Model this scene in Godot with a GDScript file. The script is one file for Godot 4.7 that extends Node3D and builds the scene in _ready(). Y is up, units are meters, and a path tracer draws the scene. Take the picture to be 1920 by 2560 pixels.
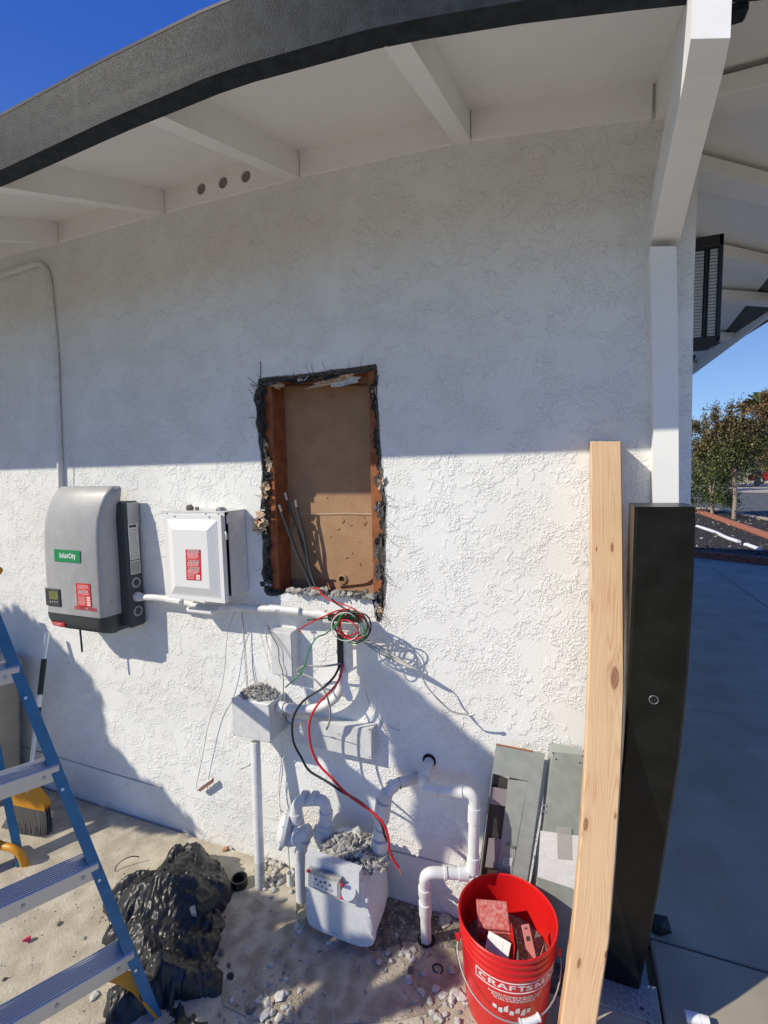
extends Node3D
# A stucco house wall under repair: eave, opened wall cavity, electrical boxes, gas meter, ladder, bucket.

const LENS := 1200.0
var eye := Vector3(0, 1.775, 1.73)
var fwd: Vector3
var rgt: Vector3
var upw: Vector3
var rng := RandomNumberGenerator.new()
var used := {}
var M := {}

# ---------------------------------------------------------------- measuring
func aim():
	var y := deg_to_rad(21.2); var p := deg_to_rad(5.0); var r := deg_to_rad(1.2)
	fwd = Vector3(-sin(y) * cos(p), -sin(p), -cos(y) * cos(p))
	var r0 := fwd.cross(Vector3.UP).normalized(); var u0 := r0.cross(fwd)
	rgt = r0 * cos(r) - u0 * sin(r); upw = u0 * cos(r) + r0 * sin(r)
func sight(sx, sy) -> Vector3: return fwd * LENS + rgt * (sx - 960.0) - upw * (sy - 1280.0)
func W(sx, sy, z) -> Vector3:           # a point on the plane z, parallel to the wall
	var d := sight(sx, sy); return eye + d * ((z - eye.z) / d.z)
func G(sx, sy, y = 0.0) -> Vector3:     # a point at height y
	var d := sight(sx, sy); return eye + d * ((y - eye.y) / d.y)
func V(sx, sy, p0: Vector3, n: Vector3) -> Vector3:
	var d := sight(sx, sy); return eye + d * ((p0 - eye).dot(n) / d.dot(n))
func seen(p: Vector3) -> Vector2:
	var d := p - eye; var z := d.dot(fwd)
	return Vector2(960 + LENS * d.dot(rgt) / z, 1280 - LENS * d.dot(upw) / z)
func P2(x, y, z) -> Vector3: return W(460 + x / 2.074, 1440 + y / 2.074, z)
func P3(x, y, z) -> Vector3: return W(560 + x / 2.37, 1800 + y / 2.37, z)
func P4(x, y, z) -> Vector3: return W(x / 2.0875, 1500 + y / 2.0875, z)
func P5(x, y, z) -> Vector3: return W(1000 + x / 2.91, 1800 + y / 2.91, z)
func PA(x, y, z) -> Vector3: return W(60 + x / 2.765, 1180 + y / 2.765, z)
func PH(x, y, z) -> Vector3: return W(560 + x / 3.16, 860 + y / 3.16, z)
func P6(x, y, z) -> Vector3: return W(1380 + x / 1.4946, 1080 + y / 1.4946, z)
func PE(x, y, z) -> Vector3: return W(1700 + x / 3.95, 400 + y / 3.95, z)
func G4(x, y, h = 0.0) -> Vector3: return G(x / 2.0875, 1500 + y / 2.0875, h)
func G3(x, y, h = 0.0) -> Vector3: return G(560 + x / 2.37, 1800 + y / 2.37, h)
func GB(x, y, h = 0.0) -> Vector3: return G(240 + x / 3.19, 2060 + y / 3.19, h)
func GC(x, y, h = 0.0) -> Vector3: return G(660 + x / 3.318, 2160 + y / 3.318, h)
func each(f: Callable, a: Array) -> Array:
	var o := []
	for p in a: o.append(f.call(p[0], p[1], p[2]))
	return o

# ---------------------------------------------------------------- nodes
func numbered(n: String) -> String:
	if not used.has(n): used[n] = 0; return n
	used[n] += 1; return "%s_%03d" % [n, used[n]]
func tag(o, label: String, category: String, group := "") -> Node3D:
	o.set_meta("label", label); o.set_meta("category", category)
	if group: o.set_meta("group", group)
	return o
func thing(n: String, label: String, category: String, at := Vector3.ZERO, group := "") -> Node3D:
	var o := Node3D.new(); o.name = numbered(n); o.position = at; add_child(o)
	return tag(o, label, category, group)
func kind(o, k): o.set_meta("kind", k); return o
func S() -> SurfaceTool:
	var s := SurfaceTool.new(); s.begin(Mesh.PRIMITIVE_TRIANGLES); s.set_smooth_group(-1); return s
func obj(n: String, s, mat, parent: Node = self) -> MeshInstance3D:
	var m: Mesh
	if s is SurfaceTool:
		s.generate_normals(); m = s.commit()
	else: m = s
	var o := MeshInstance3D.new(); o.mesh = m; o.material_override = mat
	if parent == self: o.name = numbered(n)
	else:
		o.name = n
		if parent.get_parent() == self and not parent is MeshInstance3D: o.position = -parent.position
	parent.add_child(o, true)
	return o

# ---------------------------------------------------------------- shapes
func face(s: SurfaceTool, p: Array, out: Vector3, uv = null):     # a flat convex face that looks along out
	var n: Vector3 = Vector3.ZERO
	for i in range(1, p.size() - 1): n += (p[i + 1] - p[0]).cross(p[i] - p[0])
	var flip: bool = n.dot(out) < 0
	for i in range(1, p.size() - 1):
		for k in ([0, i + 1, i] if flip else [0, i, i + 1]):
			if uv != null: s.set_uv(uv[k])
			s.add_vertex(p[k])
func box(s: SurfaceTool, c: Vector3, size: Vector3, b := Basis.IDENTITY, ch := 0.003):
	var h := size * 0.5; ch = min(ch, min(h.x, min(h.y, h.z)) * 0.6)
	var q := {}
	for x in [-1, 1]:
		for y in [-1, 1]:
			for z in [-1, 1]:
				for a in 3:
					var v := Vector3(h.x - ch, h.y - ch, h.z - ch); v[a] = h[a]
					q[Vector4i(x, y, z, a)] = c + b * (v * Vector3(x, y, z))
	for a in 3:
		var b1 := (a + 1) % 3; var b2 := (a + 2) % 3
		for sg in [-1, 1]:
			var f := []
			for k in [[-1, -1], [1, -1], [1, 1], [-1, 1]]:
				var i := Vector4i(0, 0, 0, a); i[a] = sg; i[b1] = k[0]; i[b2] = k[1]; f.append(q[i])
			var d := Vector3.ZERO; d[a] = sg
			face(s, f, b * d)
		for s1 in [-1, 1]:
			for s2 in [-1, 1]:
				var f := []
				for k in [[-1, b1], [1, b1], [1, b2], [-1, b2]]:
					var i := Vector4i(0, 0, 0, k[1]); i[a] = k[0]; i[b1] = s1; i[b2] = s2; f.append(q[i])
				var d := Vector3.ZERO; d[b1] = s1; d[b2] = s2
				face(s, f, b * d)
	for x in [-1, 1]:
		for y in [-1, 1]:
			for z in [-1, 1]:
				face(s, [q[Vector4i(x, y, z, 0)], q[Vector4i(x, y, z, 1)], q[Vector4i(x, y, z, 2)]], b * Vector3(x, y, z))
func box2(s: SurfaceTool, a: Vector3, e: Vector3, ch := 0.003): box(s, (a + e) * 0.5, (e - a).abs(), Basis.IDENTITY, ch)
func bar(s: SurfaceTool, a: Vector3, e: Vector3, w: float, d: float, hint := Vector3.UP, ch := 0.003):
	var y := (e - a).normalized(); var x := y.cross(hint).normalized(); var z := x.cross(y)
	box(s, (a + e) * 0.5, Vector3(w, a.distance_to(e), d), Basis(x, y, z), ch)
func smooth(p: Array, k := 6) -> Array:
	var o := []
	for i in p.size() - 1:
		var a: Vector3 = p[max(i - 1, 0)]; var b: Vector3 = p[i]; var c: Vector3 = p[i + 1]; var d: Vector3 = p[min(i + 2, p.size() - 1)]
		for j in k: o.append(b.cubic_interpolate(c, a, d, float(j) / k))
	o.append(p[-1]); return o
func bend(p: Array, r: float, k := 7) -> Array:      # straight runs with rounded corners
	var o := [p[0]]
	for i in range(1, p.size() - 1):
		var a: Vector3 = p[i] + (p[i - 1] - p[i]).limit_length(r); var c: Vector3 = p[i] + (p[i + 1] - p[i]).limit_length(r)
		for j in k + 1:
			var t := float(j) / k
			o.append(a.lerp(p[i], t).lerp(p[i].lerp(c, t), t))
	o.append(p[-1]); return o
func tube(s: SurfaceTool, p: Array, r, n := 10, caps := true):
	var t0: Vector3 = (p[1] - p[0]).normalized()
	var x := t0.cross(Vector3.UP if abs(t0.y) < 0.9 else Vector3.RIGHT).normalized()
	var rings := []
	for i in p.size():
		var t: Vector3 = (p[min(i + 1, p.size() - 1)] - p[max(i - 1, 0)]).normalized()
		x = (x - t * x.dot(t)).normalized(); var y := t.cross(x)
		var ring := []; var rr: float = r[i] if r is Array else r
		for k in n: ring.append(p[i] + (x * cos(TAU * k / n) + y * sin(TAU * k / n)) * rr)
		rings.append(ring)
	s.set_smooth_group(1)
	for i in rings.size() - 1:
		for k in n:
			var k2 := (k + 1) % n
			face(s, [rings[i][k], rings[i][k2], rings[i + 1][k2], rings[i + 1][k]], (rings[i][k] + rings[i + 1][k2]) * 0.5 - (p[i] + p[i + 1]) * 0.5)
	s.set_smooth_group(-1)
	if caps:
		face(s, rings[0], p[0] - p[1]); face(s, rings[-1], p[-1] - p[-2])
func lathe(s: SurfaceTool, prof: Array, at: Vector3, b := Basis.IDENTITY, n := 24):   # prof: Vector2(radius, height)
	var g := 2
	for i in prof.size() - 1:
		if i and (prof[i] - prof[i - 1]).angle_to(prof[i + 1] - prof[i]) > 0.6: g += 1
		elif i and (prof[i] - prof[i - 1]).angle_to(prof[i + 1] - prof[i]) < -0.6: g += 1
		s.set_smooth_group(g)
		var d: Vector2 = prof[i + 1] - prof[i]
		for k in n:
			var q := []
			for c in [[i, k], [i, k + 1], [i + 1, k + 1], [i + 1, k]]:
				var a: float = TAU * c[1] / n; q.append(at + b * Vector3(prof[c[0]].x * sin(a), prof[c[0]].y, prof[c[0]].x * cos(a)))
			var am := TAU * (k + 0.5) / n
			var o := b * Vector3(d.y * sin(am), -d.x, d.y * cos(am))
			if prof[i].x < 1e-5: q = [q[0], q[2], q[3]]
			elif prof[i + 1].x < 1e-5: q = [q[0], q[1], q[2]]
			face(s, q, o)
	s.set_smooth_group(-1)
func prism(s: SurfaceTool, poly: PackedVector2Array, at: Transform3D, depth: float, sides := true):
	if Geometry2D.is_polygon_clockwise(poly): poly.reverse()
	var t := Geometry2D.triangulate_polygon(poly)
	for z in [0.0, depth]:
		for i in range(0, t.size(), 3):
			face(s, [at * Vector3(poly[t[i]].x, poly[t[i]].y, z), at * Vector3(poly[t[i + 1]].x, poly[t[i + 1]].y, z), at * Vector3(poly[t[i + 2]].x, poly[t[i + 2]].y, z)], at.basis.z * (1.0 if z == max(0.0, depth) else -1.0))
	if not sides: return
	for i in poly.size():
		var a := poly[i]; var c := poly[(i + 1) % poly.size()]; var d := c - a
		face(s, [at * Vector3(a.x, a.y, 0), at * Vector3(c.x, c.y, 0), at * Vector3(c.x, c.y, depth), at * Vector3(a.x, a.y, depth)], at.basis * Vector3(d.y, -d.x, 0))
func slab(s: SurfaceTool, p: Array, n: Vector3, th: float):     # any flat polygon in space, given thickness th along -n
	n = n.normalized(); var o: Vector3 = p[0]
	var x: Vector3 = (p[1] - o); x = (x - n * x.dot(n)).normalized(); var y := n.cross(x)
	var q := PackedVector2Array()
	for v in p: q.append(Vector2((v - o).dot(x), (v - o).dot(y)))
	prism(s, q, Transform3D(Basis(x, y, n), o - n * th), th)
func plate(s: SurfaceTool, lo: Vector2, hi: Vector2, holes: Array, at: Transform3D, depth: float):   # holes: Vector3(x, y, r), left to right
	var x := lo.x
	for h in holes:
		var e: float = h.x + h.z * 1.6
		var ring := []
		for k in 25: ring.append(Vector2(h.x + h.z * sin(TAU * k / 24), h.y + h.z * cos(TAU * k / 24)))
		prism(s, PackedVector2Array([Vector2(h.x, lo.y), Vector2(e, lo.y), Vector2(e, hi.y), Vector2(h.x, hi.y)] + ring.slice(0, 13)), at, depth)
		prism(s, PackedVector2Array([Vector2(h.x, hi.y), Vector2(x, hi.y), Vector2(x, lo.y), Vector2(h.x, lo.y)] + ring.slice(12, 25)), at, depth)
		x = e
	prism(s, PackedVector2Array([Vector2(x, lo.y), Vector2(hi.x, lo.y), hi, Vector2(x, hi.y)]), at, depth)
func loft(s: SurfaceTool, rings: Array, group := 1, caps := true):
	var mid := []
	for r in rings:
		var c := Vector3.ZERO
		for v in r: c += v
		mid.append(c / r.size())
	s.set_smooth_group(group)
	for i in rings.size() - 1:
		var n: int = rings[i].size()
		for k in n:
			var k2 := (k + 1) % n
			face(s, [rings[i][k], rings[i][k2], rings[i + 1][k2], rings[i + 1][k]], (rings[i][k] + rings[i][k2] + rings[i + 1][k2] + rings[i + 1][k]) * 0.25 - (mid[i] + mid[i + 1]) * 0.5)
	s.set_smooth_group(-1)
	if caps:
		face(s, rings[0], mid[0] - mid[1]); face(s, rings[-1], mid[-1] - mid[-2])
func rock_mesh(seed_: int, sq := Vector3(1, 0.7, 1)) -> ArrayMesh:
	var r := RandomNumberGenerator.new(); r.seed = seed_
	var s := S(); var v := []
	var g := (1.0 + sqrt(5.0)) / 2.0
	for p in [[-1, g, 0], [1, g, 0], [-1, -g, 0], [1, -g, 0], [0, -1, g], [0, 1, g], [0, -1, -g], [0, 1, -g], [g, 0, -1], [g, 0, 1], [-g, 0, -1], [-g, 0, 1]]:
		v.append(Vector3(p[0], p[1], p[2]).normalized() * 0.5 * r.randf_range(0.62, 1.15) * sq)
	for f in [[0, 11, 5], [0, 5, 1], [0, 1, 7], [0, 7, 10], [0, 10, 11], [1, 5, 9], [5, 11, 4], [11, 10, 2], [10, 7, 6], [7, 1, 8], [3, 9, 4], [3, 4, 2], [3, 2, 6], [3, 6, 8], [3, 8, 9], [4, 9, 5], [2, 4, 11], [6, 2, 10], [8, 6, 7], [9, 8, 1]]:
		face(s, [v[f[0]], v[f[1]], v[f[2]]], v[f[0]] + v[f[1]] + v[f[2]])
	s.generate_normals(); return s.commit()
func words(text: String, height: float, mat, parent: Node, at: Transform3D, wide := 1.0, bold := true) -> MeshInstance3D:
	var m := word_mesh(text, height, bold)
	var o := obj("lettering", m, mat, parent)
	o.transform = Transform3D(Basis.IDENTITY, o.position) * at * Transform3D(Basis.from_scale(Vector3(wide, 1, 1)), Vector3.ZERO)
	return o
func word_mesh(text: String, height: float, bold := true) -> TextMesh:
	var t := TextMesh.new(); var f := SystemFont.new(); f.font_names = PackedStringArray(["Droid Sans"]); f.font_weight = 700 if bold else 400
	t.font = f; t.text = text; t.font_size = 32; t.pixel_size = height / 23.0; t.depth = 0.0004; t.curve_step = 4.0
	return t

# ---------------------------------------------------------------- materials
func paint(c: Color, rough := 0.6, metal := 0.0, spec := 0.5) -> StandardMaterial3D:
	var m := StandardMaterial3D.new(); m.albedo_color = c.linear_to_srgb(); m.roughness = rough; m.metallic = metal; m.metallic_specular = spec
	return m
func noise(seed_: int, freq: float, type := FastNoiseLite.TYPE_SIMPLEX_SMOOTH, oct := 4) -> FastNoiseLite:
	var n := FastNoiseLite.new(); n.seed = seed_; n.frequency = freq; n.noise_type = type; n.fractal_octaves = oct
	if oct <= 1: n.fractal_type = FastNoiseLite.FRACTAL_NONE
	return n
func ramp(a: Array) -> Gradient:
	var g := Gradient.new(); var o := PackedFloat32Array(); var c := PackedColorArray()
	for p in a: o.append(p[0]); c.append((p[1] as Color).linear_to_srgb())
	g.offsets = o; g.colors = c; return g
func ntex(n: FastNoiseLite, size := 512, r = null, normal := false, bump := 4.0) -> NoiseTexture2D:
	var t := NoiseTexture2D.new(); t.width = size; t.height = size; t.seamless = true; t.noise = n
	if r: t.color_ramp = r
	t.as_normal_map = normal; t.bump_strength = bump; return t
func mottled(a: Color, b: Color, seed_: int, freq: float, scale: float, rough := 0.85, relief := 0.0, rfreq := 0.05) -> StandardMaterial3D:
	var m := paint(Color(1, 1, 1), rough)
	m.albedo_texture = ntex(noise(seed_, freq, FastNoiseLite.TYPE_SIMPLEX_SMOOTH, 5), 512, ramp([[0.25, a], [0.75, b]]))
	m.uv1_triplanar = true; m.uv1_world_triplanar = true; m.uv1_scale = Vector3.ONE * scale
	if relief > 0:
		m.heightmap_enabled = true; m.heightmap_texture = ntex(noise(seed_ + 7, rfreq, FastNoiseLite.TYPE_SIMPLEX_SMOOTH, 5), 512); m.heightmap_scale = relief
	return m
func stucco_relief() -> ImageTexture:      # noodle-like trowelled stucco, smooth swept patches, a few skip-trowel plates
	var n := 1500
	var mk := func(seed_, f, oct, amp, wf) -> PackedByteArray:
		var a := noise(seed_, f, FastNoiseLite.TYPE_SIMPLEX_SMOOTH, oct)
		if amp > 0: a.domain_warp_enabled = true; a.domain_warp_amplitude = amp; a.domain_warp_frequency = wf
		return a.get_seamless_image(n, n).get_data()
	var pa: PackedByteArray = mk.call(11, 0.014, 3, 34.0, 0.02); var pb: PackedByteArray = mk.call(23, 0.037, 2, 20.0, 0.025)
	var pc: PackedByteArray = mk.call(31, 0.22, 2, 0.0, 0.0); var pm: PackedByteArray = mk.call(47, 0.0055, 3, 60.0, 0.006); var pd: PackedByteArray = mk.call(53, 0.0040, 2, 0.0, 0.0)
	var out := PackedFloat32Array(); out.resize(n * n)
	for i in n * n:
		var u: float = pa[i] / 255.0; var v: float = pb[i] / 255.0; var m: float = smoothstep(0.38, 0.58, pm[i] / 255.0)
		var worm := 1.0 - smoothstep(0.0, 0.13, absf(v - 0.5))
		var plates := smoothstep(0.55, 0.60, u) * (1.0 - smoothstep(0.45, 0.60, pd[i] / 255.0))
		out[i] = worm * (0.10 + 0.72 * m) + plates * 0.75 + pc[i] / 255.0 * 0.16
	return ImageTexture.create_from_image(Image.create_from_data(n, n, false, Image.FORMAT_RF, out.to_byte_array()))
func board_grain() -> ImageTexture:
	var w := 192; var h := 2048; var im := Image.create(w, h, false, Image.FORMAT_RGB8)
	var n1 := noise(5, 0.0016, FastNoiseLite.TYPE_SIMPLEX_SMOOTH, 2); var n2 := noise(6, 0.3, FastNoiseLite.TYPE_SIMPLEX_SMOOTH, 2); var n3 := noise(9, 0.004, FastNoiseLite.TYPE_SIMPLEX_SMOOTH, 3)
	var knots := [Vector4(0.17, 0.178, 6, 1), Vector4(0.66, 0.176, 11, 1), Vector4(0.74, 0.385, 26, 1), Vector4(0.12, 0.612, 15, 1), Vector4(0.92, 0.60, 7, 1), Vector4(0.28, 0.825, 12, 1), Vector4(0.97, 0.812, 9, 1)]
	for y in h:
		for x in w:
			var u := float(x); var d := 0.0; var kn := 0.0; var halo := 0.0
			for k in knots:
				var dx: float = x - k.x * w; var dy: float = (y - k.y * h) * 0.62; var q := sqrt(dx * dx + dy * dy)
				if q > k.z * 6.0: continue
				d += signf(dx) * k.z * 0.9 * exp(-q * q / (k.z * k.z * 5.0)); kn = maxf(kn, 1.0 - smoothstep(k.z * 0.75, k.z, q)); halo = maxf(halo, exp(-q * q / (k.z * k.z * 2.4)))
			var ring := n1.get_noise_2d(x * 7.0, y * 0.55) * 3.4 + (u - d) * 0.062
			var g := pow(0.5 + 0.5 * sin(ring * TAU), 2.0)
			var c := Color(0.66, 0.445, 0.262).lerp(Color(0.46, 0.24, 0.115), g * 1.0 * (0.62 + 0.45 * n3.get_noise_2d(x * 2, y)))
			c = c.lerp(Color(0.70, 0.50, 0.30), 0.35 + 0.35 * n3.get_noise_2d(x, y * 0.6 + 900))
			c *= 1.0 + 0.05 * n2.get_noise_2d(x * 3.0, y * 0.12)
			c = c.lerp(Color(0.42, 0.22, 0.11), halo * 0.35).lerp(Color(0.24, 0.105, 0.05), kn * (0.8 + 0.2 * sin(d * 3.0)))
			im.set_pixel(x, y, c.linear_to_srgb())
	return ImageTexture.create_from_image(im)
func label_print(w: int, h: int, back: Color, rects: Array) -> StandardMaterial3D:
	var im := Image.create(w, h, false, Image.FORMAT_RGB8); im.fill(back.linear_to_srgb())
	for r in rects: im.fill_rect(r[0], (r[1] as Color).linear_to_srgb())
	var m := paint(Color(1, 1, 1), 0.45); m.albedo_texture = ImageTexture.create_from_image(im); return m
func lines(x0: int, x1: int, y0: int, y1: int, step: int, th: int, c: Color, seed_: int) -> Array:    # rows of tiny illegible print
	var r := RandomNumberGenerator.new(); r.seed = seed_; var o := []
	for y in range(y0, y1, step):
		var x := x0 + r.randi_range(0, 5); var e := x1 - r.randi_range(0, int((x1 - x0) * 0.2))
		while x < e:
			var l := mini(r.randi_range(3, 12), e - x); o.append([Rect2i(x, y, l, th), c]); x += l + r.randi_range(2, 3)
	return o
func sticker(n: String, q: Array, out: Vector3, mat, parent, label := "") -> MeshInstance3D:   # q: top left, top right, bottom right, bottom left
	var s := S(); var o := out.normalized() * 0.0012
	face(s, [q[0] + o, q[1] + o, q[2] + o, q[3] + o], out, [Vector2(0, 0), Vector2(1, 0), Vector2(1, 1), Vector2(0, 1)])
	for i in 4: face(s, [q[i], q[(i + 1) % 4], q[(i + 1) % 4] + o, q[i] + o], q[i] + q[(i + 1) % 4] - q[0] - q[2], [Vector2.ZERO, Vector2.ZERO, Vector2.ZERO, Vector2.ZERO])
	var m := obj(n, s, mat, parent)
	if label: m.set_meta("label", label)
	return m
func materials():
	M.stucco = paint(Color(0.83, 0.835, 0.82), 0.75, 0, 0.3)
	M.stucco.albedo_texture = ntex(noise(71, 0.004, FastNoiseLite.TYPE_SIMPLEX_SMOOTH, 5), 512, ramp([[0.2, Color(0.95, 0.945, 0.93)], [0.8, Color(1, 1, 1)]]))
	M.stucco.uv1_triplanar = true; M.stucco.uv1_world_triplanar = true; M.stucco.uv1_scale = Vector3.ONE * 0.80
	M.stucco.heightmap_enabled = true; M.stucco.heightmap_texture = stucco_relief(); M.stucco.heightmap_scale = 0.19
	M.trim = mottled(Color(0.87, 0.87, 0.84), Color(0.90, 0.90, 0.87), 81, 0.01, 0.9, 0.55, 0.03, 0.03)
	M.fascia = mottled(Color(0.022, 0.026, 0.031), Color(0.034, 0.040, 0.047), 83, 0.02, 2.0, 0.50, 0.13, 0.34); M.fascia.metallic_specular = 0.19
	M.black_steel = mottled(Color(0.004, 0.0045, 0.004), Color(0.010, 0.011, 0.010), 87, 0.012, 1.3, 0.32); M.black_steel.metallic_specular = 0.4
	M.concrete = mottled(Color(0.39, 0.345, 0.265), Color(0.52, 0.47, 0.37), 91, 0.03, 0.55, 0.9, 0.22, 0.30)
	M.drive = mottled(Color(0.325, 0.285, 0.205), Color(0.395, 0.350, 0.255), 93, 0.012, 0.30, 0.92, 0.05, 0.30)
	M.soil = mottled(Color(0.11, 0.095, 0.075), Color(0.25, 0.22, 0.18), 95, 0.03, 1.2, 0.95, 0.7, 0.10)
	M.rubble = mottled(Color(0.33, 0.32, 0.29), Color(0.54, 0.52, 0.47), 97, 0.02, 6.0, 0.95)
	M.rubble_white = mottled(Color(0.44, 0.43, 0.40), Color(0.60, 0.59, 0.56), 98, 0.02, 6.0, 0.9)
	M.rubble_dark = mottled(Color(0.10, 0.09, 0.08), Color(0.24, 0.21, 0.17), 99, 0.02, 6.0, 0.95)
	M.pvc = mottled(Color(0.66, 0.66, 0.645), Color(0.76, 0.76, 0.745), 101, 0.01, 2.5, 0.5)
	M.box_paint = mottled(Color(0.60, 0.61, 0.60), Color(0.68, 0.69, 0.68), 103, 0.012, 3.0, 0.45)
	M.meter = mottled(Color(0.60, 0.61, 0.62), Color(0.65, 0.66, 0.67), 105, 0.02, 4.0, 0.5)
	M.white_gloss = paint(Color(0.80, 0.80, 0.79), 0.35)
	M.grey_plastic = mottled(Color(0.36, 0.365, 0.37), Color(0.41, 0.415, 0.42), 107, 0.01, 2.0, 0.45)
	M.dark_plastic = paint(Color(0.045, 0.05, 0.052), 0.5)
	M.black = paint(Color(0.012, 0.012, 0.012), 0.45)
	M.hollow = paint(Color(0.006, 0.006, 0.006), 0.9)
	M.metal = paint(Color(0.62, 0.63, 0.64), 0.34, 0.85)
	M.dull_metal = paint(Color(0.42, 0.43, 0.43), 0.5, 0.6)
	M.red = paint(Color(0.55, 0.012, 0.016), 0.35); M.green = paint(Color(0.02, 0.28, 0.07), 0.4); M.wire_white = paint(Color(0.62, 0.62, 0.58), 0.5); M.wire_grey = paint(Color(0.30, 0.30, 0.29), 0.55)
	M.copper = paint(Color(0.75, 0.33, 0.16), 0.35, 0.8)
	M.stud = mottled(Color(0.22, 0.066, 0.022), Color(0.33, 0.11, 0.036), 111, 0.02, 1.2, 0.8)
	M.hardboard = mottled(Color(0.35, 0.205, 0.11), Color(0.40, 0.24, 0.13), 113, 0.01, 1.7, 0.7, 0.06, 0.08)
	M.tar_paper = mottled(Color(0.018, 0.017, 0.016), Color(0.07, 0.066, 0.06), 115, 0.03, 5.0, 0.9, 0.8, 0.06)
	M.kraft = mottled(Color(0.42, 0.27, 0.16), Color(0.62, 0.46, 0.30), 117, 0.02, 5.0, 0.85)
	M.broken = mottled(Color(0.05, 0.047, 0.042), Color(0.30, 0.285, 0.26), 119, 0.05, 6.0, 0.95, 1.5, 0.08)
	M.fiberglass = mottled(Color(0.028, 0.13, 0.25), Color(0.045, 0.18, 0.32), 121, 0.01, 3.0, 0.4)
	M.alu = paint(Color(0.56, 0.58, 0.60), 0.38, 0.75)
	M.yellow = paint(Color(0.62, 0.27, 0.012), 0.45)
	M.panel_grey = mottled(Color(0.30, 0.325, 0.305), Color(0.35, 0.375, 0.355), 123, 0.012, 2.5, 0.42)
	M.panel_back = paint(Color(0.055, 0.048, 0.046), 0.6); M.panel_strap = paint(Color(0.27, 0.235, 0.25), 0.45)
	M.paper = mottled(Color(0.72, 0.72, 0.72), Color(0.78, 0.78, 0.775), 125, 0.02, 4.0, 0.8, 0.10, 0.008)
	M.bucket = paint(Color(0.62, 0.012, 0.012), 0.32); M.bucket.subsurf_scatter_enabled = false
	M.bag = paint(Color(0.020, 0.020, 0.020), 0.40); M.bag.metallic_specular = 0.5; M.bag.heightmap_enabled = true; M.bag.heightmap_scale = 0.25
	var cr := noise(305, 0.011, FastNoiseLite.TYPE_CELLULAR, 1); cr.cellular_return_type = FastNoiseLite.RETURN_DISTANCE2_SUB; cr.domain_warp_enabled = true; cr.domain_warp_amplitude = 18.0; cr.domain_warp_frequency = 0.012
	M.bag.heightmap_texture = ntex(cr, 512); M.bag.uv1_triplanar = true; M.bag.uv1_world_triplanar = true; M.bag.uv1_scale = Vector3.ONE * 2.6
	M.bristle = paint(Color(0.085, 0.082, 0.078), 0.7)
	M.asphalt = mottled(Color(0.085, 0.088, 0.092), Color(0.125, 0.128, 0.13), 127, 0.01, 0.2, 0.9)
	M.mulch = mottled(Color(0.018, 0.016, 0.015), Color(0.075, 0.062, 0.052), 129, 0.05, 1.2, 0.95, 3.0, 0.08)
	M.terracotta = mottled(Color(0.36, 0.125, 0.065), Color(0.48, 0.19, 0.10), 131, 0.02, 1.5, 0.85)
	M.brick = mottled(Color(0.20, 0.075, 0.05), Color(0.32, 0.12, 0.08), 133, 0.02, 3.0, 0.9)
	M.bark = mottled(Color(0.26, 0.19, 0.14), Color(0.42, 0.32, 0.25), 135, 0.02, 1.5, 0.9)
	M.lumber = paint(Color(1, 1, 1), 0.7); M.lumber.albedo_texture = board_grain()
	M.leaf = paint(Color(1, 1, 1), 0.6); M.leaf.vertex_color_use_as_albedo = true; M.leaf.backlight = Color(0.12, 0.12, 0.05)
	M.bin = mottled(Color(0.38, 0.34, 0.27), Color(0.44, 0.40, 0.32), 137, 0.01, 1.0, 0.6)

# ---------------------------------------------------------------- scene
func _ready():
	aim(); rng.seed = 20
	var cam := Camera3D.new(); cam.name = "camera"; add_child(cam)
	cam.transform = Transform3D(Basis(rgt, upw, -fwd), eye); cam.fov = rad_to_deg(2.0 * atan(1280.0 / LENS)); cam.near = 0.05; cam.far = 500.0; cam.current = true
	var sky_m := ProceduralSkyMaterial.new()
	sky_m.sky_top_color = Color(0.135, 0.30, 0.64); sky_m.sky_horizon_color = Color(0.60, 0.77, 0.92); sky_m.sky_curve = 0.17; sky_m.sky_energy_multiplier = 1.05
	sky_m.ground_bottom_color = Color(0.30, 0.28, 0.25); sky_m.ground_horizon_color = Color(0.55, 0.6, 0.65)
	var sky := Sky.new(); sky.sky_material = sky_m
	var env := Environment.new(); env.background_mode = Environment.BG_SKY; env.sky = sky; env.tonemap_mode = Environment.TONE_MAPPER_LINEAR; env.tonemap_exposure = 1.24
	env.background_energy_multiplier = 1.0; env.ambient_light_source = Environment.AMBIENT_SOURCE_SKY; env.sdfgi_enabled = true; env.ssao_enabled = true; env.ssil_enabled = true
	var we := WorldEnvironment.new(); we.name = "world_environment"; we.environment = env; add_child(we)
	var sun := DirectionalLight3D.new(); sun.name = "sun"; add_child(sun)
	sun.light_energy = 1.16; sun.light_color = Color(1.0, 0.965, 0.885); sun.light_angular_distance = 0.5; sun.shadow_enabled = true
	sun.look_at_from_position(Vector3.ZERO, Vector3(1.15, -1.15, -1.0))
	materials()
	setting()
	house()
	electrical()
	gas()
	leaning()
	bucket()
	ladder()
	loose()
	street()

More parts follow.
